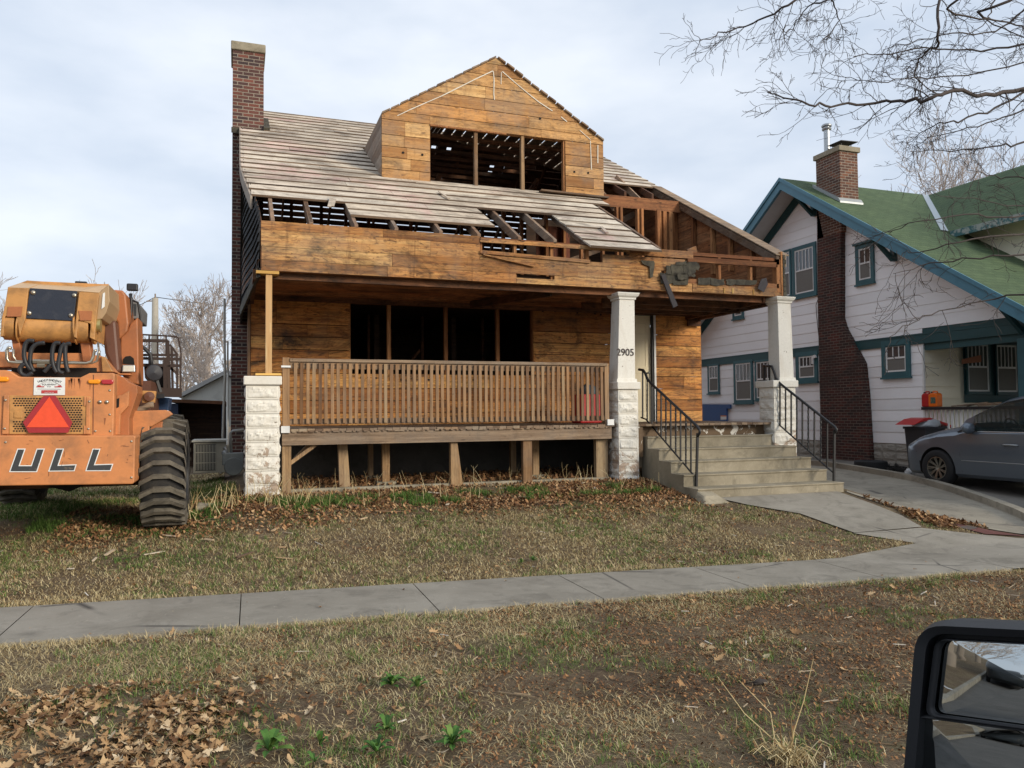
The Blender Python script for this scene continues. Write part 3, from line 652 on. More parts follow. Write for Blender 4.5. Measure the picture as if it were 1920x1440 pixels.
for x,y in[(756,286),(792,290),(1013,222),(1077,322),(1103,324)]:
    p=at(x,y,Y=YD-.01); b.cyl((p.x,YD-.010,p.z),(p.x,YD-.006,p.z),.022,10)
b.build('vent_hole',M['dark'],dm)
b=MB()   # flooring/ceiling joists glimpsed in the dormer
for i in range(8): b.box(2.9,6.3,14.3+i*.55,14.34+i*.55,6.9+.05*i,6.98+.05*i)
b.bar((3.4,15.5,4.6+1),(4.0,15.6,6.6),.05,.1); b.bar((5.4,15.0,5.7),(6.2,15.6,6.7),.05,.1); b.build('dormer_interior',M['wooddark'],dm)
# apron trim below the dormer on the right
b=MB(); b.bar((5.35,YD-.12,roofz(YD-.12)+.06),(6.75,YD-.12,roofz(YD-.12)+.04),.14,.03); b.build('dormer_sill_board',M['woodgrey'],dm)
# ---- porch band (fascia wall)
zr=lambda y:at(490,y,Y=UB).z
XR=8.72; zz=[3.53,zr(486),zr(461),zr(430),zr(413)]
xb_=lambda px_,y=480:at(px_,y,Y=UB).x
b=MB()
def seg(z0,z1,x0,x1,y0=UB,lens=(1.5,3.2)):
    x=x0
    while x<x1-.01:
        x2=min(x1,x+U(*lens)); x2=x1 if x1-x2<.3 else x2; dy=U(-.006,.006); b.box(x+.002,x2-.002,y0+dy,y0+.03+dy,z0+.002,z1-.002); x=x2
seg(zz[0],zz[1],.3,xb_(968,530)); seg(zz[0],zz[1]-.06,xb_(968,530),xb_(1040,530)); seg(zz[0],zz[1],xb_(1040,530),XR-.12)
seg(zz[1],zz[2],.3,xb_(1240,510)); 
seg(zz[2],zz[3],.3,xb_(900)); seg(zz[3],zz[4],.3,xb_(900,440))
seg(zz[2]-.0,zz[2]+.07,xb_(900),xb_(1180,500)); seg(zz[2],zz[3]-.02,xb_(1130,500),xb_(1285,500)); seg(zz[3],zz[4]-.0,xb_(1175,470),xb_(1300,480))
seg(zz[3]+.03,zz[4]-.03,xb_(900,460),xb_(1180,470),UB-.012)
seg(zz[0]+.0,zz[1]-.05,XR-.12,XR,UB)
b.build('porch_band_boards',M['woodband'],HS)
b=MB(); b.box(.32,XR-.03,UB+.035,UB+.12,3.53,3.60); b.box(.32,XR-.03,UB+.035,UB+.12,zz[4]-.06,zz[4]-.005); 
b.box(xb_(1290,500),XR-.1,UB-.0,UB+.034,zr(437),zr(425)); b.box(xb_(1290,520),XR-.08,UB,UB+.034,zr(486),zr(476)); b.build('band_plate',M['woodstudx'],HS)
for px_ in(903,968,1037,1104,1352,1411): 
    x=xb_(px_,495); q=MB(); q.box(x-.022,x+.022,UB+.04,UB+.12,3.6,zz[4]-.06); q.build('band_stud',M['woodstud'],HS)
q=MB(); q.box(XR-.12,XR-.04,UB+.0,UB+.12,3.6,zz[4]-.03); q.box(XR-.035,XR+.0,UB-.01,UB+.2,3.55,zz[4]+.1); q.build('band_corner_post',M['woodstud'],HS)
b=MB()   # ragged outer edge at the right corner
for i in range(9): z=3.55+i*.078; b.box(XR,XR+U(.02,.07),UB-.02,UB+.12,z,z+.07)
b.build('corner_shingles',M['shfrag'],HS)
b=MB()   # loose boards in the gap, splinters
b.bar((xb_(900),UB-.02,zr(446)),(xb_(1105),UB-.02,zr(452)),.025,.05); b.bar((xb_(905,490),UB+.01,zr(452)),(xb_(1000,490),UB+.01,zr(470)),.02,.13,(0,1,0)); b.bar((xb_(1180,490),UB+.02,zz[3]),(xb_(1205,480),UB-.02,zz[3]+.02),.04,.05)
b.bar((xb_(1290,470),UB+.02,zz[4]-.02),(xb_(1310,470),UB+.08,zz[4]+.06),.04,.10)
b.build('splintered_board',M['woodband'],HS)
# scraps of dark shingles still hanging on the band
b=MB(); YF=UB-.028
def scrap(x0,y0,x1,y1,dy=0,r=None): 
    jx=lambda:U(-1.6,1.6); xm,ym=(x0+x1)/2,(y0+y1)/2
    b.px([(x0+jx(),y0+jx()),(lerp(x0,x1,.3),y0+jx()),(lerp(x0,x1,.6),y0+jx()*1.4),(x1+jx(),y0+jx()),(x1+jx(),ym),(x1+jx(),y1+jx()),(lerp(x0,x1,.7),y1+jx()*.6),(xm,y1+jx()),(x0+jx(),y1+jx()*.6),(x0+jx(),ym)],YF-dy,.010,r)
scrap(1308,521,1333,534); scrap(1334,522,1358,535); scrap(1362,524,1380,534); scrap(1381,525,1418,534)
scrap(1238,512,1262,532); scrap(1262,514,1290,534); scrap(1250,497,1275,514,.012); scrap(1276,492,1306,512,.012); scrap(1259,495,1282,513,.02); scrap(1282,497,1303,513,.024); scrap(1270,514,1289,524,.04); scrap(1290,513,1304,519,.045); scrap(1296,494,1311,506,.01); scrap(1268,490,1287,497,.03)
b.px([(1201,488),(1226,489),(1228,494),(1224,520),(1219,521),(1218,500),(1206,495)],YF,.01)
b.build('shingle_scrap',M['shfrag'],HS)
b=MB(); b.px([(1240,516),(1247,514),(1271,573),(1263,577)],YF-.04,.03); b.px([(1428,523),(1437,521),(1440,533),(1432,548),(1421,541)],YF-.03,.012); b.build('hanging_flap',paint('dark_felt',(.06,.055,.06),.9,.4),HS)
b=MB(); 
for px_ in(1357,1373,1412): x=at(px_,545,Y=UB).x; b.box(x-.008,x+.008,UB-.02,UB-.003,3.545,3.63)
b.build('lath',M['woodnewx'],HS)
# ---- porch ceiling: boards, joists, beams
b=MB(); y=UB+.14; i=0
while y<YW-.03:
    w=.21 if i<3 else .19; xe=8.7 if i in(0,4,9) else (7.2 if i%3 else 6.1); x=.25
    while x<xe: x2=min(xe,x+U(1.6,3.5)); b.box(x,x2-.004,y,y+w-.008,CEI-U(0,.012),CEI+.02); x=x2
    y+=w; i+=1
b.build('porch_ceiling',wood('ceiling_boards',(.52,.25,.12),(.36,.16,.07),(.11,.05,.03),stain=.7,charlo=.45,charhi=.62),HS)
for y,z0,z1,x0,x1 in((UB+.13,3.44,3.53,.3,8.4),(UB+.75,3.42,3.56,6.3,8.7),(11.9,3.40,3.56,5.9,8.7),(12.5,3.42,3.56,5.8,8.7)):
    q=MB(); q.box(x0,x1,y,y+.05,z0,z1); q.build('porch_joist',M['wooddark'],HS)
q=MB(); q.box(8.62,8.72,UB+.04,YW+.1,3.42,3.56); q.box(8.40,8.44,UB+.1,YW,3.43,3.56); q.box(.2,.26,UB+.1,YW,3.42,3.56); q.build('porch_side_beam',M['wooddark'],HS)
q=MB(); q.box(at(1303,585,Y=YW-.1).x-.15,8.7,YW-.09,YW-.04,3.30,3.5); q.box(at(1335,570,Y=12.6).x,at(1335,570,Y=12.6).x+.06,12.4,12.45,3.42,3.62); q.box(.23,8.6,YW-.055,YW-.006,3.49,3.57); q.build('wall_beam',M['wooddark'],HS)
q=MB(); q.bar((3.85,12.9,3.50),(4.6,UB+.3,3.47),.05,.12); q.build('porch_joist',M['wooddark'],HS)
# ---- deck
b=MB(); x=at(530,820,Y=UB).x
x0=x
while x<8.72: w=.105; b.box(x,x+w-.006,UB-.03+U(-.006,.01),YW-.03,DZ-.035,DZ+U(-.003,.003)); x+=w
b.build('porch_deck',M['woodgrey'],HS)
zb_=at(540,835,Y=UB).z; xL=at(529,820,Y=UB-.02).x; xRr=at(1147,820,Y=UB-.02).x
b=MB(); b.box(xL,xRr,UB-.02,UB+.03,zb_,DZ-.04); b.build('rim_beam',M['woodgrey'],HS)
b=MB(); 
for i in range(60): x=lerp(xL,xRr,(i+R()*.6)/60); b.box(x,x+U(.02,.09),UB-.045,UB-.02,DZ-.05,DZ-.035)
b.build('deck_edge_trim',M['woodgrey'],HS)
b=MB(); b.box(xRr+.4,6.0,UB+.0,UB+.04,.9,DZ-.04); b.box(6.03,8.72,UB+.16,UB+.2,.9,DZ-.04); b.build('stair_skirt',peel('peeling_skirt',(.78,.75,.68),(.14,.09,.05),.56,5),HS)
for (px0,px1,py,yy,ln) in[(529,546,922,UB+.02,0),(637,655,912,UB+.3,-.12),(717,731,903,UB+.55,0),(845,869,912,UB+.05,-.06),(981,998,908,UB+.02,0),(999,1011,893,UB+.75,0),(1118,1140,898,UB+.1,0),(958,968,880,12.3,0),(691,700,890,12.5,0)]:
    xa,xc=at(px0,850,Y=yy).x,at(px1,850,Y=yy).x; q=MB(); zt=zb_ if yy>UB+.1 else zb_; g=G((xa+xc)/2,yy)-.05
    xa2=xa-ln*0; wid=xc-xa
    if px0==637: q.hexa([(xa,yy,g),(xc+.02,yy,g),(xc+.02,yy+.09,g),(xa,yy+.09,g),(xa-.03,yy,DZ-.05),(xc-.04,yy,DZ-.05),(xc-.04,yy+.09,DZ-.05),(xa-.03,yy+.09,DZ-.05)])
    elif px0==845: q.hexa([(xa,yy,g),(xc,yy,g),(xc,yy+.09,g),(xa,yy+.09,g),(xa,yy,zb_),(xc-.09,yy,zb_),(xc-.09,yy+.09,zb_),(xa,yy+.09,zb_)])
    else: q.box(xa,xc,yy,yy+.09,g,zt if yy<UB+.04 else DZ-.05)
    q.build('deck_leg',M['post'],HS,bevel=.004)
b=MB(); p=at(724,912,Y=UB+.5); 
for px_,yy in((724,UB+.6),(1005,UB+.8),(696,12.5)):
    x=at(px_,900,Y=yy).x; g=G(x,yy); b.hexa([(x-.19,yy-.15,g-.1),(x+.19,yy-.15,g-.1),(x+.19,yy+.2,g-.1),(x-.19,yy+.2,g-.1),(x-.13,yy-.1,g+.07),(x+.13,yy-.1,g+.07),(x+.13,yy+.15,g+.07),(x-.13,yy+.15,g+.07)])
b.build('footing_block',M['conc'],HS,bevel=.01)
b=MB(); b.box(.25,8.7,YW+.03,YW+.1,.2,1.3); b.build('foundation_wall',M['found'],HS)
b=MB(); b.box(xL,xRr,UB+.08,UB+.2,.3,.60); b.build('edging_kerb',M['conc'],HS,bevel=.015)
b=MB(); b.bar((.75,UB+.2,1.0),(.95,UB+.25,1.2),.04); b.bar((xL+.1,UB+.05,.95),(xL+.45,UB+.1,1.2),.03,.05); b.build('brace',M['post'],HS)
# ---- railing
YRl=UB-.01; zt=at(540,672,Y=YRl).z; z_b0,z_b1=at(548,796,Y=YRl).z,at(548,786,Y=YRl).z; xr0,xr1=at(530,700,Y=YRl).x,at(1140,700,Y=YRl).x
RL=MB(); RL.box(xr0+.09,xr1-.02,YRl-.03,YRl+.12,zt-.045,zt); rl=RL.build('porch_railing',M['woodgrey'],HS,bevel=.004)
b=MB(); b.box(xr0+.095,xr1-.07,YRl,YRl+.04,zt-.135,zt-.047); b.box(xr0+.095,xr1-.07,YRl,YRl+.04,z_b0,z_b1+.005); b.build('rail_board',M['woodgrey'],rl)
for xa,w in((xr0,.09),(xr1-.065,.07)):
    q=MB(); q.box(xa,xa+w,YRl-.012,YRl+.08,DZ-.0,zt+.012 if xa==xr0 else zt-.005); q.build('rail_post',M['woodgreyz'],rl)
n_=57; q0=MB(); 
for i in range(n_):
    x=lerp(xr0+.16,xr1-.12,(i+.0)/(n_-1))+U(-.004,.004); q=MB(); l_=U(-.005,.005); q.hexa([(x-.021,YRl-.032,z_b0+.01),(x+.021,YRl-.032,z_b0+.01),(x+.021,YRl-.002,z_b0+.01),(x-.021,YRl-.002,z_b0+.01),(x-.021+l_,YRl-.032,zt-.06),(x+.021+l_,YRl-.032,zt-.06),(x+.021+l_,YRl-.002,zt-.06),(x-.021+l_,YRl-.002,zt-.06)]); q.build('picket',M['woodgreyz'],rl)
b=MB(); 
for x,y,z in((xr0+.04,UB-.06,DZ-.01),(xr1+.02,UB-.06,DZ+.03)): b.box(x-.06,x+.05,y,y+.03,z-.04,z+.05)
b.box(xr0-.02,xr0+.1,UB-.05,UB-.03,DZ+.0+.82,DZ+.0+.845); b.build('bracket',M['white_trim'],rl)
# ---- piers and columns
def rockblock(mb,x0,x1,y0,y1,z0,z1,seed):
    # one rock-faced block: chiselled margin, bulging rough face on every side
    rs=random.Random(seed); cx,cy=(x0+x1)/2,(y0+y1)/2; mg=.022
    mb.box(x0,x1,y0,y1,z0,z1-.004,.5)
    for (ax,s_) in((1,-1),(0,-1),(0,1),(1,1)):
        L0,L1=(x0,x1) if ax==1 else (y0,y1); n,m_=20,9; vs=[]
        for j in range(m_+1):
            for i in range(n+1):
                u,v=i/n,j/m_; l=lerp(L0+mg*.4,L1-mg*.4,u); z=lerp(z0+mg*.5,z1-mg*.6,v)
                e=min(u,1-u)*6; f_=min(v,1-v)*4; d=.026*min(1,e)**.5*min(1,f_)**.6*(.62+.7*mnoise.noise((l*7+seed*3.1,z*13,s_*3+ax)))*(1.15-.55*v+.5*mnoise.noise((l*17,z*25,seed))+.45*mnoise.noise((l*41,z*50,seed+9)))
                d=max(0,d) if 0<i<n and 0<j<m_ else -.004
                vs.append((l,(y0 if s_<0 else y1)+s_*d,z) if ax==1 else ((x0 if s_<0 else x1)+s_*d,l,z))
        fs=[(j*(n+1)+i,j*(n+1)+i+1,(j+1)*(n+1)+i+1,(j+1)*(n+1)+i) for j in range(m_) for i in range(n)]
        mb.add(vs,fs,.5)
def pier(pxl,pxr,Yp,ztop,zbot,capo,seed,depth=.40,capl=None):
    x0,x1=at(pxl,800,Y=Yp).x+.025,at(pxr,800,Y=Yp).x-.02; b=MB(); z=ztop-.115; k=0; hh=.187
    while z>zbot:
        rockblock(b,x0,x1,Yp+.03,Yp+.03+depth-.04,z-hh,z,seed+k); z-=hh; k+=1
    o=b.build('pier',M['white'],HS)
    for p in o.data.polygons: p.use_smooth=False
    b=MB(); b.box(x0-capo,x1+capo,Yp-.01,Yp+depth+.05,ztop-.115,ztop); b.build('pier_cap',M['white'],o,bevel=.012)
    return o,x0,x1
pL=pier(457,527,UB-.15,at(490,705,Y=UB-.15).z,.35,.03,3)
pM=pier(1159,1201,UB-.13,at(1180,716,Y=UB-.13).z,.42,.03,23)
pR=pier(1452,1497,UB-.13,at(1475,713,Y=UB-.13).z,.6,.035,43,.42)
def column(o,x0,x1,top0,top1,Yc,zb,zt):
    b=MB(); xm=(x0+x1)/2; wb=(x1-x0)/2-.02; wt=(top1-top0)/2; tm=(top0+top1)/2; y0=Yc+.05; d=2*wb; dt=2*wt; ym=y0+wb
    rings=[(zb,wb+.025),(zb+.05,wb+.02),(zb+.052,wb),(zt-.11,wt),(zt-.10,wt+.018),(zt-.075,wt+.018),(zt-.05,wt+.045),(zt-.015,wt+.06),(zt,wt+.06)]
    vs=[]
    for z,w in rings:
        t=(z-zb)/(zt-zb); c=lerp(xm,tm,t); vs+=[(c-w,ym-w,z),(c+w,ym-w,z),(c+w,ym+w,z),(c-w,ym+w,z)]
    fs=[(i*4+j,i*4+(j+1)%4,(i+1)*4+(j+1)%4,(i+1)*4+j) for i in range(len(rings)-1) for j in range(4)]+[(3,2,1,0),tuple(len(rings)*4-4+j for j in range(4))]
    b.add(vs,fs,.5); return b.build('column',M['whitecol'],HS)
Yc=UB-.10
column(None,pM[1],pM[2],at(1163,560,Y=Yc+.05).x,at(1191,560,Y=Yc+.05).x,Yc,at(1180,716,Y=UB-.13).z,at(1175,548,Y=Yc+.02).z)
column(None,at(1461,690,Y=Yc+.05).x-.01,at(1488,690,Y=Yc+.05).x+.02,at(1459,570,Y=Yc+.05).x,at(1483,570,Y=Yc+.05).x,Yc,at(1475,713,Y=UB-.13).z,at(1470,556,Y=Yc+.02).z)
b=MB(); p=at(1178,661,Y=Yc+.035); p2=at(1188,600,Y=Yc+.05)
text_mesh(b,'2905',(at(1175.5,664,Y=Yc).x,Yc+.048,p.z),(1,0,0),(0,0,1),.155,offset=.0015); nb=b.build('house_number',plain('rusty_black',(.035,.02,.015),.6),HS)
# temporary prop at the left
b=MB(); xa,xc=at(498,600,Y=UB-.02).x,at(510,600,Y=UB-.02).x; b.box(xa,xc,UB-.03,UB+.05,at(500,700,Y=UB).z,3.475); b.build('temporary_prop',M['woodnew'],HS,bevel=.003)
b=MB(); b.box(at(480,512,Y=UB).x,at(523,512,Y=UB).x,UB-.06,UB+.16,3.478,3.515); b.build('prop_header',M['woodnewx'],HS); b=MB(); b.box(at(479,700,Y=UB).x,at(527,700,Y=UB).x,UB-.06,UB+.1,at(500,704,Y=UB).z,at(500,700,Y=UB).z); b.build('prop_footer',M['woodnewx'],HS)
# ---- concrete steps
b=MB(); XS0,XS1=6.05,8.60; ty=[9.33,9.68,10.02,10.36,10.70]; rz=[.355,.525,.695,.865,1.035,1.215]
st=[(9.33,.2)]
for i in range(5): st+=[(ty[i],rz[i] if i else .3),(ty[i],rz[i+1]-.03),(ty[i]-.012,rz[i+1]-.03),(ty[i]-.012,rz[i+1])]
st=[(9.33,.2)]
for i in range(5): st+=[(ty[i],rz[i+1]-.028),(ty[i]-.014,rz[i+1]-.022),(ty[i]-.014,rz[i+1])]+([(ty[i+1],rz[i+1])] if i<4 else [(UB+.15,rz[5]),(UB+.15,.2)])
b.prism([(XS0,y,z) for y,z in st],(XS1-XS0,0,0),.5); stp=b.build('porch_steps',M['conc'],HS,bevel=.008)
b=MB(); b.hexa([(5.98,9.05,.30),(6.5,9.05,.30),(6.45,9.36,.30),(5.98,9.36,.30),(6.05,9.16,.44),(6.28,9.2,.44),(6.3,9.36,.5),(6.05,9.36,.5)]); b.build('broken_step_corner',M['conc'],stp,bevel=.03)
# iron hand rails
def handrail(X,top,low,pts_px,post_top,foot,start,tw):
    r_=MB(); r_.tube([at(x,y,X=X) for x,y in top],.021,8); h=r_.build('handrail',M['black'],HS,True)
    q=MB(); q.tube([at(x,y,X=X) for x,y in low],.013,6); q.build('bottom_rail',M['black'],h)
    q=MB(); q.bar(at(*post_top,X=X),at(*foot,X=X),.03); q.build('rail_post',M['black'],h)
    if start: q=MB(); q.bar(at(*start[0],X=X),at(*start[1],X=X),.03); q.build('rail_post',M['black'],h)
    for i,((x0,y0),(x1,y1)) in enumerate(pts_px):
        a,c=at(x0,y0,X=X),at(x1,y1,X=X); q=MB(); L=(c-a).length; n=26; ph=0
        for k in range(n):
            p=a.lerp(c,k/n); p2=a.lerp(c,(k+1)/n); 
            an=ph; ph+=.5 if i%2 else 0
            ex=Vector((math.cos(an),math.sin(an),0))*.010; ey=Vector((-math.sin(an),math.cos(an),0))*.010; an2=ph
            fx=Vector((math.cos(an2),math.sin(an2),0))*.010; fy=Vector((-math.sin(an2),math.cos(an2),0))*.010
            q.hexa([p2-fx-fy,p2+fx-fy,p2+fx+fy,p2-fx+fy,p-ex-ey,p+ex-ey,p+ex+ey,p-ex+ey],.5)
        q.build('baluster',M['black'],h)
def ipl(path,x):
    for (x0,y0),(x1,y1) in zip(path,path[1:]):
        if x0<=x<=x1: return lerp(y0,y1,(x-x0)/(x1-x0+1e-9))
    return path[-1][1]
topL=[(1198,693),(1206,694),(1210,700),(1214,711),(1222,720),(1306,798),(1312,806),(1312,811),(1308,818)]
lowL=[(1202,783),(1211,786),(1303.5,894.5)]
handrail(6.25,topL,lowL,[((x,ipl(topL[:6],x)+1),(x,ipl(lowL,x))) for x in(1205,1213.5,1222,1231,1239.5,1248.5,1257.5,1267,1276,1286,1295.5)],(1308,812),(1305.5,914.4),None,1)
topR=[(1432,686),(1447,687),(1451,696),(1455,709),(1463,719.5),(1566,801),(1568.5,805),(1567,812)]; lowR=[(1434.5,780),(1443.5,781),(1563,887)]
handrail(8.5,topR,lowR,[((x,ipl(topR[:6],x)+1),(x,ipl(lowR,x))) for x in(1443,1453,1462.5,1473,1483.5,1494,1504.5,1515.5,1527,1539,1551)],(1564.5,805),(1563.5,902),((1433,687),(1433.5,790)),1)
# ------------------------------------------------------------------ neighbouring house
NX=14.2; NRX=13.45; RY,RZ=16.57,7.71; NS=.652
def nrz(y): return RZ-NS*abs(RY-y)
NH=thing('neighbor_house','white sided house with green shingle roof, teal trim and sooty brick chimney','house',(NX,15,.4))
bz=at(1700,631,X=NX).z; bz2=at(1425,665.5,X=NX).z
b=MB(); z=.84; fr=.255
while z<7.4:
    z1=z+fr; y0=12.95 if z<bz-.1 else max(9.6,RY-(RZ-z-.02)/NS); y1=min(24,RY+(RZ-z-.02)/NS); y0t=max(y0,RY-(RZ-z1-.02)/NS); y1t=min(24,RY+(RZ-z1-.02)/NS)
    if y1t-y0t>.1: b.hexa([(NX-.016,y0,z),(NX+.02,y0,z),(NX+.02,y1,z),(NX-.016,y1,z),(NX-.004,y0t,z1+.004),(NX+.02,y0t,z1+.004),(NX+.02,y1t,z1+.004),(NX-.004,y1t,z1+.004)])
    z=z1
b.build('siding',M['siding'],NH)
b=MB(); b.box(NX+.03,22,12.99,24,.3,4.2); b.prism([(NX+.03,10.4,nrz(10.4)-.2),(NX+.03,22.7,nrz(22.7)-.2),(NX+.03,RY,RZ-.2)],(.1,0,0)); b.build('house_core',M['sidingw'],NH)
b=MB(); z=.84
while z<bz: 
    b.hexa([(NX,12.928,z),(15.25,12.928,z),(15.25,12.97,z),(NX,12.97,z),(NX,12.946,z+fr+.004),(15.25,12.946,z+fr+.004),(15.25,12.97,z+fr+.004),(NX,12.97,z+fr+.004)]); z+=fr
b.box(15.25,17.5,12.94,12.97,.84,1.75); b.build('porch_wall_siding',M['sidingw'],NH)
b=MB(); b.box(NX-.028,NX+.02,12.92,12.96,.84,bz); b.build('corner_board',M['white_trim'],NH)
b=MB(); z=.25
k=0
while z<.83:
    y=12.95
    while y<20: rockblock(b,NX-.0,NX+.3,y+.004,y+.40,z,z+.195,k) ; y+=.404; k+=1
    z+=.197
b.build('stone_foundation',paint('grey_stone',(.36,.35,.31),.9,.4,(.15,.14,.12),.5),NH)
b=MB(); b.box(NX-.05,NX-.023,9.9,24,bz-.2,bz); b.box(NX-.06,NX-.024,9.9,24,bz,bz+.03); b.box(NX+.0,NX+.03,9.95,12.95,bz-.2,bz+.32); b.build('belt_board',M['teald'],NH)
b=MB(); b.box(NX+.0,18,10.05,10.1,bz-.55,bz-.02); b.box(NX+.0,NX+.12,10.1,12.9,bz-.35,bz-.02); b.box(NX+.12,18,10.1,12.93,bz-.06,bz-.02); b.build('porch_beam',M['teald'],NH)
def nwin(rect,X=NX,trim=.10,mun=3,plane='X',nm='window',cap=False):
    (x0,y0,x1,y1)=rect
    if plane=='X':
        A=at(x0,y0,X=X); B=at(x1,y1,X=X); ya,yb=A.y,B.y; za=at((x0+x1)/2,y1,X=X).z; zb=at((x0+x1)/2,y0,X=X).z
        P=lambda u,d,z:(X-d,u,z); lo,hi=min(ya,yb),max(ya,yb)
    else:
        A=at(x0,y0,Y=X); B=at(x1,y1,Y=X); lo,hi=A.x,B.x; za=at((x0+x1)/2,y1,Y=X).z; zb=at((x0+x1)/2,y0,Y=X).z
        P=lambda u,d,z:(u,X-d,z)
    def bx(m,u0,u1,z0,z1,d0,d1,r=None):
        p,q=P(u0,d0,z0),P(u1,d1,z1); m.box(min(p[0],q[0]),max(p[0],q[0]),min(p[1],q[1]),max(p[1],q[1]),z0,z1,r)
    t=MB(); bx(t,lo-trim,lo,za-trim,zb+trim,.024,.058); bx(t,hi,hi+trim,za-trim,zb+trim,.024,.058); bx(t,lo,hi,zb,zb+trim,.024,.0565); bx(t,lo,hi,za-trim,za,.024,.0565); bx(t,lo-trim-.02,hi+trim+.02,za-trim-.04,za-trim,.024,.09)
    if cap: bx(t,lo-trim-.04,hi+trim+.04,zb+trim,zb+trim+.05,.024,.10)
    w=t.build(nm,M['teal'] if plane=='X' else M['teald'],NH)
    t=MB(); zm=lerp(za,zb,.52); f=.035; bx(t,lo,lo+f,za,zb,.018,.045); bx(t,hi-f,hi,za,zb,.018,.045); bx(t,lo+f,hi-f,zb-f,zb,.018,.045); bx(t,lo+f,hi-f,za,za+f,.018,.045); bx(t,lo+f,hi-f,zm-.02,zm+.02,.018,.048)
    for i in range(1,mun): u=lerp(lo+f,hi-f,i/mun); bx(t,u-.011,u+.011,zm+.02,zb-f,.02,.042)
    t.build('sash',M['white_trim'],w)
    t=MB(); bx(t,lo+f,hi-f,zm+.02,zb-f,.024,.030); t.build('glass',M['glass'],w)
    t=MB(); bx(t,lo+f,hi-f,za+f,zm-.02,.024,.034); t.build('screen',M['screen'],w)
    t=MB(); u=lo+f
    while u<hi-f-.02: bx(t,u,u+U(.02,.05),zm+.02,zb-f,.022,.0235); u+=U(.05,.1)
    return w
nwin((1492,466,1529,549),mun=5); nwin((1462,474,1484,556),mun=5,trim=.06)
nwin((1612,465,1636,524),mun=2,cap=True); nwin((1379,572,1393,592),mun=1,trim=.09); nwin((1331,686,1349,734),mun=3,trim=.06)
nwin((1381,681,1411,750),mun=4,trim=.09); nwin((1420,678,1450,746),mun=4,trim=.06); nwin((1500,668,1530,708),mun=4,trim=.12); nwin((1663,647,1702,697),mun=3,trim=.12)
b=MB(); q0=at(1806,690,Y=12.95).x; b.box(q0,17.6,12.92,12.945,1.75,bz-.1); b.build('window_surround',M['teald'],NH)
nwin((1810,646,1852,734),X=12.90,mun=5,trim=.03,plane='Y'); nwin((1865,648,1905,735),X=12.90,mun=5,trim=.03,plane='Y')
b=MB(); A=at(1806,672,Y=12.8); B=at(1842,672,Y=12.8); b.hexa([(A.x,12.83,A.z-.12),(B.x,12.83,B.z-.08),(B.x,12.84,B.z-.08),(A.x,12.84,A.z-.12),(A.x,12.83,A.z-.02),(B.x,12.83,B.z+.08),(B.x,12.84,B.z+.08),(A.x,12.84,A.z-.02)]); b.build('window_sign',paint('faded_orange_card',(.45,.17,.09),.7),NH)
# porch post, rail, balusters, floor
b=MB(); b.box(NX-.05,NX+.42,10.1,10.74,1.62,bz-.3); b.box(NX-.09,NX+.46,10.05,10.8,1.62,1.72); b.box(NX-.05,NX+.42,10.1,10.74,.3,1.6); b.build('porch_post',M['teal'],NH,bevel=.01)
b=MB(); b.box(NX-.12,NX+.10,9.2,12.93,1.60,1.66); b.build('porch_rail_cap',M['black'],NH,bevel=.006)
b=MB(); y=10.85
while y<12.9: b.box(NX-.03,NX+.0,y,y+.05,.95,1.6); y+=.105
b.build('baluster',M['white_trim'],NH)
b=MB(); b.box(NX-.03,18,9.2,12.93,.85,.94); b.box(NX+.02,NX+.05,9.2,12.93,.3,.85); b.build('porch_floor',M['teald'],NH)
b=MB(); y=8.0
b.box(17.5,17.55,9,12.9,.95,1.9); b.build('porch_end_panel',paint('green_panel',(.05,.16,.10),.5),NH)
# roof
b=MB(); X2=24; th=.11
def slope(mb,x0,x1,y0,y1,fz,th=.11,r=.5): mb.hexa([(x0,y0,fz(y0)-th),(x1,y0,fz(y0)-th),(x1,y1,fz(y1)-th),(x0,y1,fz(y1)-th),(x0,y0,fz(y0)),(x1,y0,fz(y0)),(x1,y1,fz(y1)),(x0,y1,fz(y1))],r)
slope(b,NRX,X2,8.6,RY,nrz); slope(b,NRX,X2,RY+.001,24.4,nrz); b.build('roof',M['greenroof'],NH)
b=MB(); slope(b,NRX+.08,NX-.03,8.7,RY-.02,lambda y:nrz(y)-.125,.02); slope(b,NRX+.08,NX-.03,RY+.02,24.3,lambda y:nrz(y)-.125,.02); b.build('soffit',M['soff'],NH)
def rakeb(name,x0,x1,o0,o1,mat):
    b=MB()
    for ya,yb in((8.55,RY),(RY,24.4)):
        b.hexa([(x0,ya,nrz(ya)-o1),(x1,ya,nrz(ya)-o1),(x1,yb,nrz(yb)-o1),(x0,yb,nrz(yb)-o1),(x0,ya,nrz(ya)-o0),(x1,ya,nrz(ya)-o0),(x1,yb,nrz(yb)-o0),(x0,yb,nrz(yb)-o0)])
    return b.build(name,mat,NH)
rakeb('rake_board',NRX-.03,NRX+.05,.03,.30,M['bluetrim']); rakeb('rake_edge',NRX-.06,NRX-.03,-.015,.08,M['bluetrim'])
b=MB()
for ya,yb in((RY+.0,23.5),): b.hexa([(NX-.06,ya,nrz(ya)-.42),(NX-.024,ya,nrz(ya)-.42),(NX-.024,yb,nrz(yb)-.42),(NX-.06,yb,nrz(yb)-.42),(NX-.06,ya,nrz(ya)-.15),(NX-.024,ya,nrz(ya)-.15),(NX-.024,yb,nrz(yb)-.15),(NX-.06,yb,nrz(yb)-.15)])
b.build('frieze_board',M['teald'],NH)
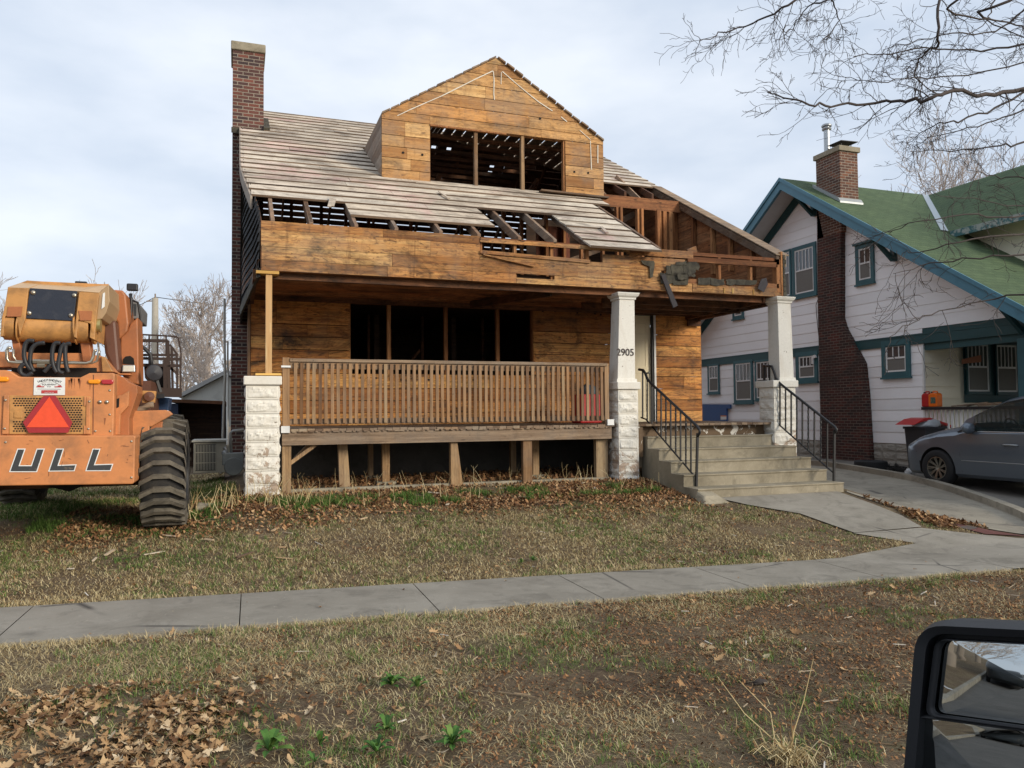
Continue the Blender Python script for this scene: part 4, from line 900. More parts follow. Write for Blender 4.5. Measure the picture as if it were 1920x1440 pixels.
for yb_ in(16.15,13.6,10.55):
    z=nrz(yb_)-.16; q=MB(); q.box(NRX+.05,NX-.02,yb_-.05,yb_+.05,z-.12,z-.02); q.box(NX-.14,NX-.02,yb_-.05,yb_+.05,z-.62,z-.12); q.prism([(NRX+.12,yb_-.04,z-.12),(NX-.14,yb_-.04,z-.5),(NX-.14,yb_-.04,z-.62),(NRX+.02,yb_-.04,z-.12)],(0,.08,0)); q.build('eave_bracket',M['teald'],NH)
# chimney of the neighbouring house
b=MB(); cX=14.04; b.pxX([(1531.5,385),(1576,400),(1576,597),(1583,618),(1598,645),(1617,682),(1623,740),(1631,870),(1541,874),(1537,740),(1533,560)],cX,.15,.5); b.build('chimney_shaft',M['brick2d'],NH)
cz=8.16; b=MB(); b.box(cX,14.6,15.1,15.93,6.0,cz-.13); nc=b.build('chimney',M['brick2'],NH)
b=MB(); b.box(cX-.05,14.65,15.05,15.98,cz-.13,cz); b.build('chimney_cap',M['conc'],nc,bevel=.012)
b=MB(); p=at(1546,250,Y=15.75); b.lathe((14.22,15.72,cz-.1),(0,0,1),[(0,.075),(.72,.075),(.72,.11),(.75,.12),(.77,.11),(.77,.075),(.81,.075),(.81,.125),(.84,.13),(.87,.1),(.88,0)],18); b.build('flue_pipe',M['metal'],nc,35)
b=MB(); b.hexa([(14.12,15.12,cz+.14),(14.62,15.08,cz+.14),(14.6,15.55,cz+.14),(14.1,15.58,cz+.14),(14.12,15.12,cz+.155),(14.62,15.08,cz+.155),(14.6,15.55,cz+.155),(14.1,15.58,cz+.155)]); 
for x,y in((14.2,15.2),(14.5,15.2),(14.2,15.5),(14.5,15.5)): b.bar((x,y,cz),(x,y,cz+.14),.015)
b.build('rain_cap',plain('dark_cap',(.02,.022,.026),.6,0),nc)
b=MB(); 
b.hexa([(cX-.08,15.03,nrz(15.03)+.005),(14.68,15.03,nrz(15.03)+.005),(14.68,15.095,nrz(15.1)+.005),(cX-.08,15.095,nrz(15.1)+.005),(cX-.08,15.03,nrz(15.03)+.05),(14.68,15.03,nrz(15.03)+.05),(14.68,15.095,nrz(15.1)+.1),(cX-.08,15.095,nrz(15.1)+.1)]); slope(b,cX-.06,cX-.01,15.1,16.0,lambda y:nrz(y)+.09,.085); b.build('flashing',plain('lead_flashing',(.38,.40,.40),.5,.4),nc)
# cross gable / front dormer
CX,CZ_=18.4,7.66; EX,EZ2=15.77,5.79; cs=(CZ_-EZ2)/(CX-EX)
b=MB()
for sgn in(-1,1):
    ex=CX+sgn*(CX-EX); yr=RY-(RZ-CZ_)/NS; ye=RY-(RZ-EZ2)/NS
    b.hexa([(ex,10.6,EZ2-.09),(CX,10.6,CZ_-.09),(CX,yr+.1,CZ_-.09),(ex,ye,EZ2-.09),(ex,10.6,EZ2),(CX,10.6,CZ_),(CX,yr+.1,CZ_),(ex,ye,EZ2)],.5)
b.build('dormer_roof',shingle('green_shingle_slope',(.058,.092,.048),(.085,.125,.062),.14,.3,'yx'),NH)
b=MB(); b.box(16.4,20.4,11.2,14.5,4.2,5.9); b.prism([(16.4,11.2,5.9),(20.4,11.2,5.9),(CX,11.2,7.3)],(0,.1,0)); b.build('dormer_wall',M['sidingw'],NH)
b=MB(); b.hexa([(EX-.03,10.6,EZ2-.17),(EX+.03,10.6,EZ2-.17),(EX+.03,13.5,EZ2-.17),(EX-.03,13.5,EZ2-.17),(EX-.03,10.6,EZ2-.01),(EX-.001,10.6,EZ2-.01),(EX-.001,13.5,EZ2-.01),(EX-.03,13.5,EZ2-.01)]); b.build('dormer_fascia',paint('flaking_teal',(.05,.13,.14),.6,.4,(.4,.4,.36),.9,9,lo=.45,hi=.55),NH)
b=MB(); A=Vector((CX,RY-(RZ-CZ_)/NS,CZ_+.02)); B=Vector((EX,RY-(RZ-EZ2)/NS,EZ2+.03)); b.bar(A,B,.24,.012,(.3,0,1)); b.build('valley_flashing',plain('valley_metal',(.40,.45,.48),.4,.5),NH)
b=MB(); b.tube([at(1534,560,X=NX-.04),at(1530,572,X=NX-.06),at(1531,590,X=NX-.05),at(1536,640,X=NX-.04),at(1539,780,X=NX-.04)],.008,5); b.build('cable',M['black'],NH)
b=MB(); b.pxX([(1527,665),(1521,668),(1521,682),(1524,683),(1524,672),(1530,670)],NX-.12,.04); b.build('wall_fixture',M['white_trim'],NH)
# blue tarp panel and small notice by the passage
t_=MB(); t_.box(10.6,11.5,15.6,15.66,.35,1.62); tp=tag(t_.build('blue_panel',paint('blue_board',(.02,.07,.22),.5)),'dark blue board standing against the white house beside the porch','panel')
p0,p1=at(1314,757,X=NX-.06),at(1361,784,X=NX-.06)
bpy.data.objects.remove(tp)
t_=MB(); t_.prism([at(x,y,X=NX-.09) for x,y in((1313,758),(1369,758),(1369,766),(1362,766),(1362,790),(1313,792))],(.05,0,0)); tp=tag(t_.build('blue_panel',paint('blue_board',(.02,.07,.22),.5)),'dark blue board leaning on the white siding beyond the porch','panel')
t_=MB(); t_.prism([at(x,y,X=NX-.095) for x,y in((1351,779),(1362,779),(1362,786.5),(1351,787))],(.004,0,0)); t_.build('notice',M['white_trim'],tp); t_=MB(); t_.prism([at(x,y,X=NX-.098) for x,y in((1351,779),(1362,779),(1362,781),(1351,781))],(.002,0,0)); t_.build('notice_band',paint('orange_band',(.6,.2,.05),.5),tp)
# ---- small things by the neighbour
def gascan(name,label,x,y,z,w,h,col,body):
    o=thing(name,label,'gas can',(x,y,z)); q=MB(); q.prism([(x-.1,y-w/2,z),(x-.1,y+w/2,z),(x-.1,y+w/2,z+h*.78),(x-.1,y+w*.25,z+h*.9),(x-.1,y-w*.32,z+h*.9),(x-.1,y-w/2,z+h*.8)],(.17,0,0)); q.build('can_body',col,o,bevel=.02)
    q=MB(); q.tube([(x-.02,y+w*.22,z+h*.88),(x-.02,y+w*.2,z+h),(x-.02,y-w*.25,z+h*.99),(x-.02,y-w*.28,z+h*.88)],.016,6); q.build('handle',col,o,True)
    q=MB(); q.cyl((x-.02,y+w*.36,z+h*.84),(x-.02,y+w*.36,z+h*.99),.025,10); q.build('cap',M['black'],o)
    if body: q=MB(); q.box(x-.104,x-.101,y-w*.36,y+w*.2,z+h*.22,z+h*.62); q.build('label_panel',paint('can_label',(.06,.12,.10),.5,.3,(.5,.5,.2),.8,30),o)
    return o
gr=plain('red_plastic',(.45,.02,.02),.4); go=plain('orange_plastic',(.80,.16,.01),.4)
pA=at(1741,763,X=NX); gascan('gas_can','red plastic gas can standing next to the orange one on the porch rail',NX-.0,pA.y,1.662,.19,.33,gr,False)
pB=at(1755,763,X=NX); gascan('gas_can','orange plastic gas can with green label on the porch rail',NX-.02,pB.y-.02,1.662,.22,.33,go,True)
b=MB()
for i in range(9): y=lerp(12.1,11.3,i/8)+U(-.1,.1); b.bar((NX-.1+U(0,.1),y,1.672+.012*(i%3)),(NX-.05+U(0,.1),y-U(.3,.6),1.675+.02*(i%3)+U(0,.04)),.04,.02)
tag(b.build('wood_scraps',M['woodgrey']),'pile of thin dark wood scraps lying on the porch rail cap','wood scraps',kind=None)
o=thing('trash_bin','dark grey trash bin stuffed with a clear bag under a raised red lid','trash bin',(13.15,12.55,G(13.15,12.55)))
b=MB(); g=G(13.15,12.55); zt_=at(1712,800,Y=12.55).z; xb0=at(1713,800,Y=12.55).x; 
b.hexa([(xb0+.05,12.3,g),(xb0+.5,12.3,g),(xb0+.5,12.75,g),(xb0+.05,12.75,g),(xb0,12.25,zt_),(xb0+.56,12.25,zt_),(xb0+.56,12.8,zt_),(xb0,12.8,zt_)]); b.box(xb0-.02,xb0+.58,12.23,12.82,zt_-.05,zt_); b.build('bin_body',plain('grey_plastic',(.035,.035,.04),.6),o,bevel=.01)
import bmesh
def blob(mb,c,rx,ry,rz,amp,seed,n=18,m_=10):
    vs=[]
    for j in range(m_+1):
        for i in range(n):
            th_=math.pi*j/m_; ph=2*math.pi*i/n; d=Vector((math.sin(th_)*math.cos(ph),math.sin(th_)*math.sin(ph),math.cos(th_))); k=1+amp*mnoise.noise(d*2.3+Vector((seed,0,0)))+amp*.5*mnoise.noise(d*6+Vector((0,seed,0)))
            vs.append((c[0]+d.x*rx*k,c[1]+d.y*ry*k,c[2]+d.z*rz*k))
    mb.add(vs,[(j*n+i,j*n+(i+1)%n,(j+1)*n+(i+1)%n,(j+1)*n+i) for j in range(m_) for i in range(n)])
b=MB(); blob(b,(xb0+.3,12.5,zt_+.03),.28,.27,.14,.35,3); b.build('bag',plain('clear_plastic_bag',(.42,.44,.46),.25),o,True)
b=MB(); pts=[at(x,y,Y=12.35) for x,y in((1713,797),(1731,786),(1745,783),(1778,794),(1790,800),(1788,803),(1760,793),(1744,788),(1731,791))]; b.prism(pts,(0,.5,0)); b.build('lid',gr,o,bevel=.008)
def tyre(mb,c,axis,r,w,n=36,rin=.55): 
    h=w/2; mb.lathe(c,axis,[(-h*.8,r*rin),(-h,r*(rin+.06)),(-h,r*.80),(-h*.93,r*.93),(-h*.75,r*.985),(0,r),(h*.75,r*.985),(h*.93,r*.93),(h,r*.80),(h,r*(rin+.06)),(h*.8,r*rin)],n)
p=ongr(1633,882); b=MB(); tyre(b,(p.x,p.y,p.z+.11),(0,0,1),.33,.2); ty_=b.build('loose_tyre',plain('tyre_rubber',(.014,.014,.015),.8),None,40); tag(ty_,'black tyre lying flat on the driveway beneath the brick chimney','tyre')
M['rubber']=MATS.get('x') or bpy.data.materials['tyre_rubber']
b=MB(); p=ongr(1675,884)
for i in range(26): 
    a=Vector((p.x+U(-.2,.2),p.y+U(-.15,.15),p.z+U(.0,.10))); b.bar(a,a+Vector((U(-.2,.2),U(-.2,.2),U(-.04,.08))),U(.02,.06),U(.02,.05))
tag(b.build('debris_pile',plain('dark_debris',(.02,.018,.016),.8)),'small heap of dark debris on the driveway behind the minivan bumper','debris')
b=MB(); blob(b,(at(1706,892,Y=12.0).x,12.0,G(12.4,12)+.06),.10,.08,.08,.4,9); tag(b.build('plastic_bag',plain('white_bag',(.55,.56,.55),.5),None,True),'crumpled white bag in front of the minivan wheel','bag')
# ------------------------------------------------------------------ minivan
def car(name,label,cat,ox,oy,oz,paintm,flip=1,hero=True):
    o=thing(name,label,cat,(ox,oy,oz))
    # u runs from the nose (0) to the tail (5.1); world y = oy+2.55-u ; left side of the car at x = ox-hw
    Lc=5.1; 
    def prof(u,tab):
        for (a,va),(b_,vb) in zip(tab,tab[1:]):
            if a<=u<=b_: t=(u-a)/(b_-a); return va+(vb-va)*t
        return tab[-1][1]
    HW=[(0,.62),(.06,.74),(.18,.86),(.4,.93),(.8,.965),(1.5,.975),(4.2,.975),(4.9,.93),(5.1,.84)]
    SH=[(0,.62),(.06,.70),(.2,.78),(.5,.88),(.9,.965),(1.25,1.0),(1.6,1.0),(3.0,1.01),(5.1,1.03)]
    TOP=[(0,.64),(.06,.74),(.2,.84),(.5,.96),(.9,1.06),(1.18,1.12),(1.28,1.15),(1.75,1.42),(2.15,1.60),(2.5,1.67),(3.2,1.70),(4.4,1.68),(4.75,1.62),(5.0,1.25),(5.1,1.05)]
    us=[0,.03,.06,.12,.18,.28,.4,.5,.65,.8,.9,1.05,1.18,1.28,1.45,1.6,1.75,1.95,2.15,2.3,2.5,2.8,3.05,3.12,3.3,3.7,4.1,4.4,4.6,4.75,4.9,5.0,5.1]
    def W3(u,x,z): return (ox+x*flip,oy+2.55-u,oz+z)
    low=.20
    rings=[]; glassr=[]
    for u in us:
        h=prof(u,HW); s_=prof(u,SH); t=prof(u,TOP); gh=u>1.28
        lo=low+ (.1*(1-u/.12) if u<.12 else 0)
        if gh: pr=[(0,lo),(h-.10,lo),(h-.03,lo+.06),(h-.005,.45),(h,.62),(h-.005,.80),(h-.03,s_-.02),(h-.055,s_),(h-.055-(t-s_)*.26,s_+(t-s_)*.86),(h-.12-(t-s_)*.30,t-.035),(h*.45,t),(0,t+.008)]
        else: pr=[(0,lo),(h-.10,lo),(h-.03,lo+.06),(h-.005,.45),(h,.62),(h-.005,.72 if s_>.8 else s_*.9),(h-.02,s_-.07),(h-.06,s_-.02),(h-.14,s_+(t-s_)*.35),(h*.72,s_+(t-s_)*.7),(h*.4,t),(0,t+.01)]
        rings.append([W3(u,x,z) for x,z in pr])
    n=len(rings[0])
    body=MB(); gl=MB()
    full=[]
    vs=[]; 
    for rg in rings:
        vs+=rg+[(2*ox-p[0],p[1],p[2]) for p in rg[::-1][1:-1]]
    m_=2*n-2; fb=[]; fg=[]
    for i in range(len(rings)-1):
        u=(us[i]+us[i+1])/2
        for j in range(m_):
            f=(i*m_+j,i*m_+(j+1)%m_,(i+1)*m_+(j+1)%m_,(i+1)*m_+j); jj=j if j<n-1 else 2*n-3-j
            isg=(jj==7 and 1.6<u<4.7 and not(2.98<u<3.1) and not(4.05<u<4.15)) or (jj in(8,9,10) and 1.28<u<1.98 and jj!=8)
            (fg if isg and hero is not None else fb).append(f)
    fb+=[tuple(range(m_-1,-1,-1)),tuple(range((len(rings)-1)*m_,len(rings)*m_))]
    if hero:
        body.add(vs,fb+fg,.5)
        bo=body.build('car_body',paintm,o,30)
        wells=MB()
        for uu in(.90,3.92):
            for sx in(-1,1): wells.lathe(W3(uu,sx*.99,.335),(sx,0,0),[(-.32,0),(-.32,.385),(.12,.385),(.12,0)],40)
        wo_=wells.build('cut',M['dark'],o)
        md=bo.modifiers.new('x','BOOLEAN'); md.operation='DIFFERENCE'; md.object=wo_; md.solver='EXACT'
        # hollow out window openings with the same trick: side glass cutter
        bpy.context.view_layer.update(); dg=bpy.context.evaluated_depsgraph_get(); me=bpy.data.meshes.new_from_object(bo.evaluated_get(dg)); bo.modifiers.clear(); bo.data=me; bpy.data.objects.remove(wo_)
        me.materials.clear(); me.materials.append(paintm); me.materials.append(M['carglass']); me.materials.append(M['dark'])
        for p in me.polygons: p.material_index=0
        # reassign materials by position
        for p in me.polygons:
            c=p.center+Vector(o.location); u=oy+2.55-c.y; zz_=c.z-oz; xx=abs(c.x-ox); s_=prof(u,SH); t=prof(u,TOP)
            if 1.55<u<4.7 and s_+.005<zz_<s_+(t-s_)*.86 and xx>.6: p.material_index=1
            if 1.30<u<1.97 and zz_>s_+(t-s_)*.86 and xx<.75: p.material_index=1
            if xx<.93 and zz_<.74 and (abs(u-.9)<.40 or abs(u-3.92)<.40) and zz_>.205: 
                if abs(p.normal.z)<.99 or zz_>.3: p.material_index=2
        me.set_sharp_from_angle(angle=math.radians(32))
    else:
        body.add(vs,fb,.5); bo=body.build('car_body',paintm,o,30); gl.add(vs,fg,.5); gl.build('windows',M['carglass'],o)
    for i,uu in enumerate((.90,3.92)):
        for sx in(-1,1):
            c=W3(uu,sx*.865,.335); q=MB(); tyre(q,c,(sx,0,0),.335,.215,40,.60); wt=q.build('tyre',M['rubber'],o,40)
            q=MB(); ax=Vector((sx,0,0)); cc=Vector(c); q.lathe(cc,ax,[(-.05,.2),(.085,.205),(.098,.205),(.10,.195),(.085,.19),(-.02,.185)],36); 
            q.lathe(cc,ax,[(.035,0),(.06,.055),(.04,.06),(.0,.06)],20)
            for k in range(9):
                for dd in(-.075,.075):
                    a=2*math.pi*k/9+dd; a2=a+ (dd*.2); p=cc+ax*.055+Vector((0,math.cos(a+.12),math.sin(a+.12)))*.05; p2=cc+ax*.085+Vector((0,math.cos(a2),math.sin(a2)))*.193; q.bar(p,p2,.016,.018,ax)
            q.build('rim',plain('alloy_rim',(.30,.28,.24),.35,.8) if i==0 and sx<0 else bpy.data.materials['alloy_rim'],wt,30)
            q=MB(); q.lathe(cc,ax,[(-.02,0),(-.02,.18)],24); q.build('brake_disc',M['dark'],wt)
    if not hero: return o
    # trim: window pillars, door seams, handles, moulding, mirror, lights
    sgn=-1
    def S(u,z,off=.004):
        h=prof(u,HW); s_=prof(u,SH); t=prof(u,TOP)
        if z<=.62: x=lerp(h-.03,h,min(1,(z-.26)/.36))
        elif z<=s_-.02: x=h-.03*((z-.62)/(s_-.64))**2
        else: x=h-.055-max(0,min(1,(z-s_)/((t-s_)*.86)))*(t-s_)*.26
        return Vector(W3(u,sgn*(x+off),z))
    def sstrip(name,pts,w,mat,off=.004,par=o):
        q=MB(); q.tube([S(u,z,off) for u,z in pts],w,5); return q.build(name,mat,par,True)
    sstrip('belt_moulding',[(1.42,1.005)]+[(u,1.008) for u in np.arange(1.6,4.8,.3)],.012,plain('chrome',(.6,.6,.6),.2,1),.0)
    sstrip('side_moulding',[(u,.50) for u in np.arange(1.42,3.5,.3)],.010,plain('silver_strip',(.35,.37,.38),.35,.6),.003)
    sstrip('door_seam',[(1.42,.30),(1.40,.6),(1.38,.96)],.004,M['black'],.0); sstrip('door_seam',[(2.62,.28),(2.63,.6),(2.66,.99)],.005,M['black'],.0); sstrip('door_seam',[(3.72,.28),(3.76,.6),(3.76,.99)],.005,M['black'],.0)
    for u in(2.35,2.95):
        q=MB(); q.tube([S(u-.13,.80,.0),S(u-.1,.805,.025),S(u+.1,.803,.028),S(u+.13,.80,.0)],.013,6); q.build('door_handle',bpy.data.materials['silver_strip'],o,True)
    q=MB(); q.prism([S(2.60,1.01,.004),S(2.75,1.01,.004),S(2.86,1.58,.002),S(2.72,1.58,.002)],(.01,0,0)); q.build('b_pillar',M['blackp'],o)
    q=MB(); q.prism([S(1.30,1.0,.01),S(1.62,1.0,.01),S(1.62,1.13,.01)],(.03,0,0)); q.build('quarter_trim',M['blackp'],o)
    q=MB(); ps=[S(1.66,1.02,-.02),S(2.58,1.02,-.02),S(2.66,1.50,-.02),S(2.2,1.47,-.02)]
    q=MB(); blob(q,S(1.62,1.07,.12),.13,.08,.10,.05,1); q.build('door_mirror',paintm,o,True)
    # front wing details, headlight, bumper
    q=MB(); 
    vs_=[S(u,z,.006) for u,z in((.05,.60),(.14,.72),(.42,.84),(.36,.70),(.16,.60))]; q.prism(vs_,(.02,0,0)); q.build('headlight',glass_m('headlight_glass',(.35,.36,.36),.15),o)
    sstrip('bumper_seam',[(.10,.45),(.28,.58),(.45,.62)],.004,M['black'],0)
    # interior
    q=MB(); q.box(ox-.8,ox+.8,oy+2.55-4.6,oy+2.55-1.5,oz+.3,oz+.62); q.build('cabin_floor',M['dark'],o)
    q=MB()
    pts=[]; cc=Vector(W3(1.95,-.38,1.06)); 
    for k in range(25): a=2*math.pi*k/24; pts.append(cc+Vector((math.cos(a)*.18,math.sin(a)*.07,math.sin(a)*.17)))
    q.tube(pts,.014,6,cap=False); q.bar(cc-Vector((.17,0,0)),cc+Vector((.17,0,0)),.03); q.build('steering_wheel',M['black'],o,True)
    q=MB(); q.box(ox-.85,ox+.85,oy+2.55-1.85,oy+2.55-1.35,oz+.6,oz+1.04); q.build('dashboard',M['dark'],o,bevel=.04)
    for sx in(-.38,.38):
        q=MB(); q.hexa([Vector(W3(2.75,sx-.24,.55)),Vector(W3(2.75,sx+.24,.55)),Vector(W3(2.6,sx+.24,.55)),Vector(W3(2.6,sx-.24,.55)),Vector(W3(2.98,sx-.2,1.22)),Vector(W3(2.98,sx+.2,1.22)),Vector(W3(2.85,sx+.2,1.22)),Vector(W3(2.85,sx-.2,1.22))]); q.build('seat',M['black'],o,bevel=.04)
    return o
cg=NT('car_window'); cg.b.inputs['Base Color'].default_value=(.02,.03,.03,1); cg.b.inputs['Roughness'].default_value=.04
cg.b.inputs['Transmission Weight'].default_value=.0; cg.b.inputs['Alpha'].default_value=.62; M['carglass']=cg.m
vp=NT('blue_grey_metallic'); fl=vp.noise(600,2,.5,None,0,.3,.7); M['vanpaint']=vp.done(vp.mix(vp.math('MULTIPLY',fl,.3),(.11,.135,.168),(.155,.18,.215)),.30,None,0,0,.5,.5); vp.b.inputs['Coat Weight'].default_value=.5; vp.b.inputs['Coat Roughness'].default_value=.1
VY=11.62-2.55
car('minivan','blue grey minivan parked in the driveway with its nose towards the white house','minivan',12.0+.965,VY,.205,M['vanpaint'])
vp2=NT('dark_car_paint'); M['darkcar']=vp2.done((.02,.025,.03),.3,None,0,0,.3,.5)
# ------------------------------------------------------------------ telehandler
M['orange']=paint('machine_orange',(.60,.235,.085),.5,.22,(.17,.10,.06),.6,3,True,0,.4,.46,.68)
M['boom']=paint('boom_tan_orange',(.55,.27,.085),.5,.25,(.12,.075,.04),.6,4,True,0,.4,.45,.66)
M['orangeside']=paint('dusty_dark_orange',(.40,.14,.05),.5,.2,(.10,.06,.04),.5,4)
M['rust']=paint('brown_cylinder',(.13,.055,.035),.5,.3,(.05,.03,.02),.5,5)
M['hose']=plain('rubber_hose',(.025,.025,.028),.5)
M['steel']=plain('hydraulic_steel',(.45,.40,.32),.3,.8)
TG=thing('telehandler','orange telehandler parked left of the stripped house, red triangle on its rear panel','telehandler',(-1.8,9.9,.41))
YB=8.95; A=lambda zx,zy:(zx/6.546,500+zy/6.546); Bz=lambda zx,zy:(zx/5.76,680+zy/5.76); Cz=lambda zx,zy:(180+zx/4.8,500+zy/4.8)
def pz(name,pts,Y,depth,mat,par=TG,f=None,bevel=.006,smooth=False):
    q=MB(); q.px([f(*p) for p in pts] if f else pts,Y,depth,.5); return q.build(name,mat,par,smooth,bevel)
bm_=pz('rear_bumper',[(-85,787),(1450,787),(1468,805),(1460,830),(1450,1290),(1430,1312),(1385,1312),(0,1330),(-440,1335),(-440,800)],YB,.42,M['orange'],f=Bz,bevel=.012)
# painted letters on the bumper
def letter(pts):
    P_=[Bz(*p) for p in pts]; q=MB(); q.px(P_,YB-.004,.006,.5); q.build('letter_outline',M['white_trim'],bm_)
    c=np.mean(np.array([at(x,y,Y=YB) for x,y in P_]),axis=0)
    n=len(P_); pts3=[at(x,y,Y=YB-.006) for x,y in P_]; out=[]
    # inset polygon
    ar=sum(pts3[i].x*pts3[(i+1)%n].z-pts3[(i+1)%n].x*pts3[i].z for i in range(n)); sg=1 if ar>0 else -1
    for i in range(n):
        p0,p1,p2=pts3[i-1],pts3[i],pts3[(i+1)%n]; e1=(p1-p0).normalized(); e2=(p2-p1).normalized(); n1=Vector((-e1.z,0,e1.x))*sg; n2=Vector((-e2.z,0,e2.x))*sg; bs=(n1+n2); bs=bs/(max(.3,bs.dot(n1)))*.009; out.append(p1+bs)
    q=MB(); q.prism(out,(0,.004,0),.5); q.build('letter_fill',paint('letter_black',(.045,.048,.052),.6,.3,(.3,.2,.12),.5,12,lo=.6,hi=.66),bm_)
letter([(188,928),(277,928),(214,1108),(335,1108),(396,928),(485,928),(400,1182),(97,1182)])
letter([(605,928),(692,928),(634,1105),(828,1098),(805,1172),(520,1176)])
letter([(1000,928),(1086,930),(1027,1098),(1224,1092),(1196,1170),(921,1172)])
for off in():
    letter([(x+off,y) for x,y in[(188,928),(277,928),(214,1108),(335,1108),(396,928),(485,928),(400,1182),(97,1182)]])
b=MB()
for i in range(22):
    x,y=U(0,1440),U(800,1300); p=at(*Bz(x,y),Y=YB-.003); a=U(-.4,.4) if R()<.6 else U(1,2); b.bar(p,p+Vector((math.cos(a),0,math.sin(a)))*U(.01,.06),.003,.002,(0,1,0))
b.build('scratches',M['rust'],bm_)
pn=pz('rear_panel',[(-440,80),(60,80),(110,92),(205,152),(865,160),(965,112),(1215,110),(1240,118),(1225,778),(1222,800),(-440,800)],YB+.05,.5,M['orange'],f=Bz,bevel=.012)
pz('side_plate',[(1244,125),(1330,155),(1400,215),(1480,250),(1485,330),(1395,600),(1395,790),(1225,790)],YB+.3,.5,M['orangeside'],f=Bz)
pz('side_bracket',[(1262,355),(1310,350),(1395,300),(1385,470),(1300,560),(1290,780),(1230,780)],YB+.22,.08,M['orange'],f=Bz)
pz('side_pocket',[(1240,395),(1290,380),(1285,480),(1240,500)],YB+.215,.02,M['dark'],f=Bz)
# grille: frame, expanded metal, latch plate
YP=YB+.05
gp=pz('grille_door',[(98,352),(970,362),(990,395),(985,772),(98,772)],YP-.022,.02,M['boom'],f=Bz,bevel=.004)
pz('grille_hinge',[(905,368),(930,368),(925,470),(903,470)],YP-.034,.02,M['orange'],gp,f=Bz); pz('grille_hinge',[(903,680),(925,680),(925,772),(900,772)],YP-.034,.02,M['orange'],gp,f=Bz)
pz('grille_frame_strip',[(40,350),(98,352),(92,772),(20,772)],YP-.030,.026,M['orange'],gp,f=Bz); pz('grille_frame_strip',[(930,368),(975,375),(970,772),(925,772)],YP-.036,.026,M['orange'],gp,f=Bz)
# perforations: dark diamonds standing proud 1 mm of the door
b=MB()
for r_ in range(15):
    for c_ in range(25):
        zx=150+c_*31+(15 if r_%2 else 0); zy=388+r_*25.0
        if zx>885 or zy>745: continue
        if 480<zy<620 and zx<270: continue
        q=[(zx-15,zy),(zx,zy-10),(zx+15,zy),(zx,zy+10)]; b.px([Bz(*p) for p in q],YP-.024,.002)
b.build('grille_openings',M['dark'],gp)
pz('latch',[(150,525),(245,528),(240,600),(145,598)],YP-.032,.012,M['boom'],gp,f=Bz)
# slow vehicle triangle
q=MB(); q.px([Bz(*p) for p in[(470,358),(600,358),(780,645),(735,757),(310,757),(248,645)]],YP-.06,.008,.5); q.px([Bz(*p) for p in[(560,690),(600,690),(600,750),(560,750)]],YP-.05,.03,.5); tri=q.build('slow_vehicle_triangle',plain('dark_red_reflector',(.36,.03,.035),.4),TG)
pz('triangle_face',[(532,368),(745,698),(285,698)],YP-.066,.005,plain('fluorescent_orange_red',(.80,.085,.03),.45),tri,f=Bz,bevel=0)
# equipment company sign
sg_=pz('company_sign',[(368,162),(703,160),(700,350),(362,350)],YP-.012,.01,M['white_trim'],f=Bz,bevel=0)
P0=at(*Bz(533,250),Y=YP-.016); sx=at(*Bz(634,250),Y=YP).x-P0.x; su=sx/101  # metres per zoom px
b=MB(); wrd='INDEPENDENT'
for i,chh in enumerate(wrd):
    t=(i-5)/5; ang=-t*.38; cx_=P0.x+t*125*su; cz_2=P0.z+(72-22*t*t)*su
    text_mesh(b,chh,(cx_,YP-.0155,cz_2),(math.cos(ang),0,math.sin(ang)),(-math.sin(ang),0,math.cos(ang)),36*su,offset=.0006)
text_mesh(b,'EQUIPMENT',(P0.x,YP-.0155,P0.z+16*su),(1,0,0),(0,0,1),30*su); text_mesh(b,'CO.',(P0.x,YP-.0155,P0.z-9*su),(1,0,0),(0,0,1),27*su)
for s_ in(-1,1):
    b.bar((P0.x+s_*60*su,YP-.015,P0.z+47*su),(P0.x+s_*135*su,YP-.015,P0.z+2*su),3*su,.001,(0,1,0)); 
b.bar((P0.x-130*su,YP-.015,P0.z-40*su),(P0.x+130*su,YP-.015,P0.z-43*su),3*su,.001,(0,1,0)); b.bar((P0.x-60*su,YP-.015,P0.z+47*su),(P0.x+60*su,YP-.015,P0.z+47*su),1.5*su,.001,(0,1,0))
b.build('sign_lettering',M['black'],sg_)
b=MB()
for s_ in(-1,1):
    b.box(P0.x+s_*100*su-42*su,P0.x+s_*100*su+42*su,YP-.016,YP-.014,P0.z-18*su,P0.z-6*su); b.box(P0.x+s_*112*su-18*su,P0.x+s_*112*su+18*su,YP-.016,YP-.014,P0.z-6*su,P0.z+6*su)
b.box(P0.x-88*su,P0.x+92*su,YP-.016,YP-.014,P0.z-96*su,P0.z-56*su); b.build('sign_red_block',plain('sign_red',(.45,.05,.05),.5),sg_)
b=MB(); text_mesh(b,'LINCOLN, NE.',(P0.x,YP-.0175,P0.z-85*su),(1,0,0),(0,0,1),17*su); b.build('sign_small_lettering',M['white_trim'],sg_)
am=plain('amber_lens',(.85,.30,.01),.3); rl_=plain('red_lens',(.42,.03,.04),.3)
pz('marker_light',[(955,185),(1070,180),(1088,200),(1070,228),(960,226),(945,205)],YP-.03,.03,am,f=Bz,bevel=.01); pz('tail_light',[(1100,182),(1215,182),(1228,205),(1212,234),(1100,232),(1090,205)],YP-.03,.03,rl_,f=Bz,bevel=.01); pz('marker_light',[(-60,150),(80,152),(98,178),(80,204),(-60,204)],YP-.03,.03,am,f=Bz,bevel=.01)
for zx in(1080,1155):
    p=at(*Bz(zx,424),Y=YP-.01); q=MB(); q.lathe(p,(0,-1,0),[(-.01,.02),(.004,.02),(.012,.012),(.014,0)],12); q.build('bolt',M['steel'],TG,True)
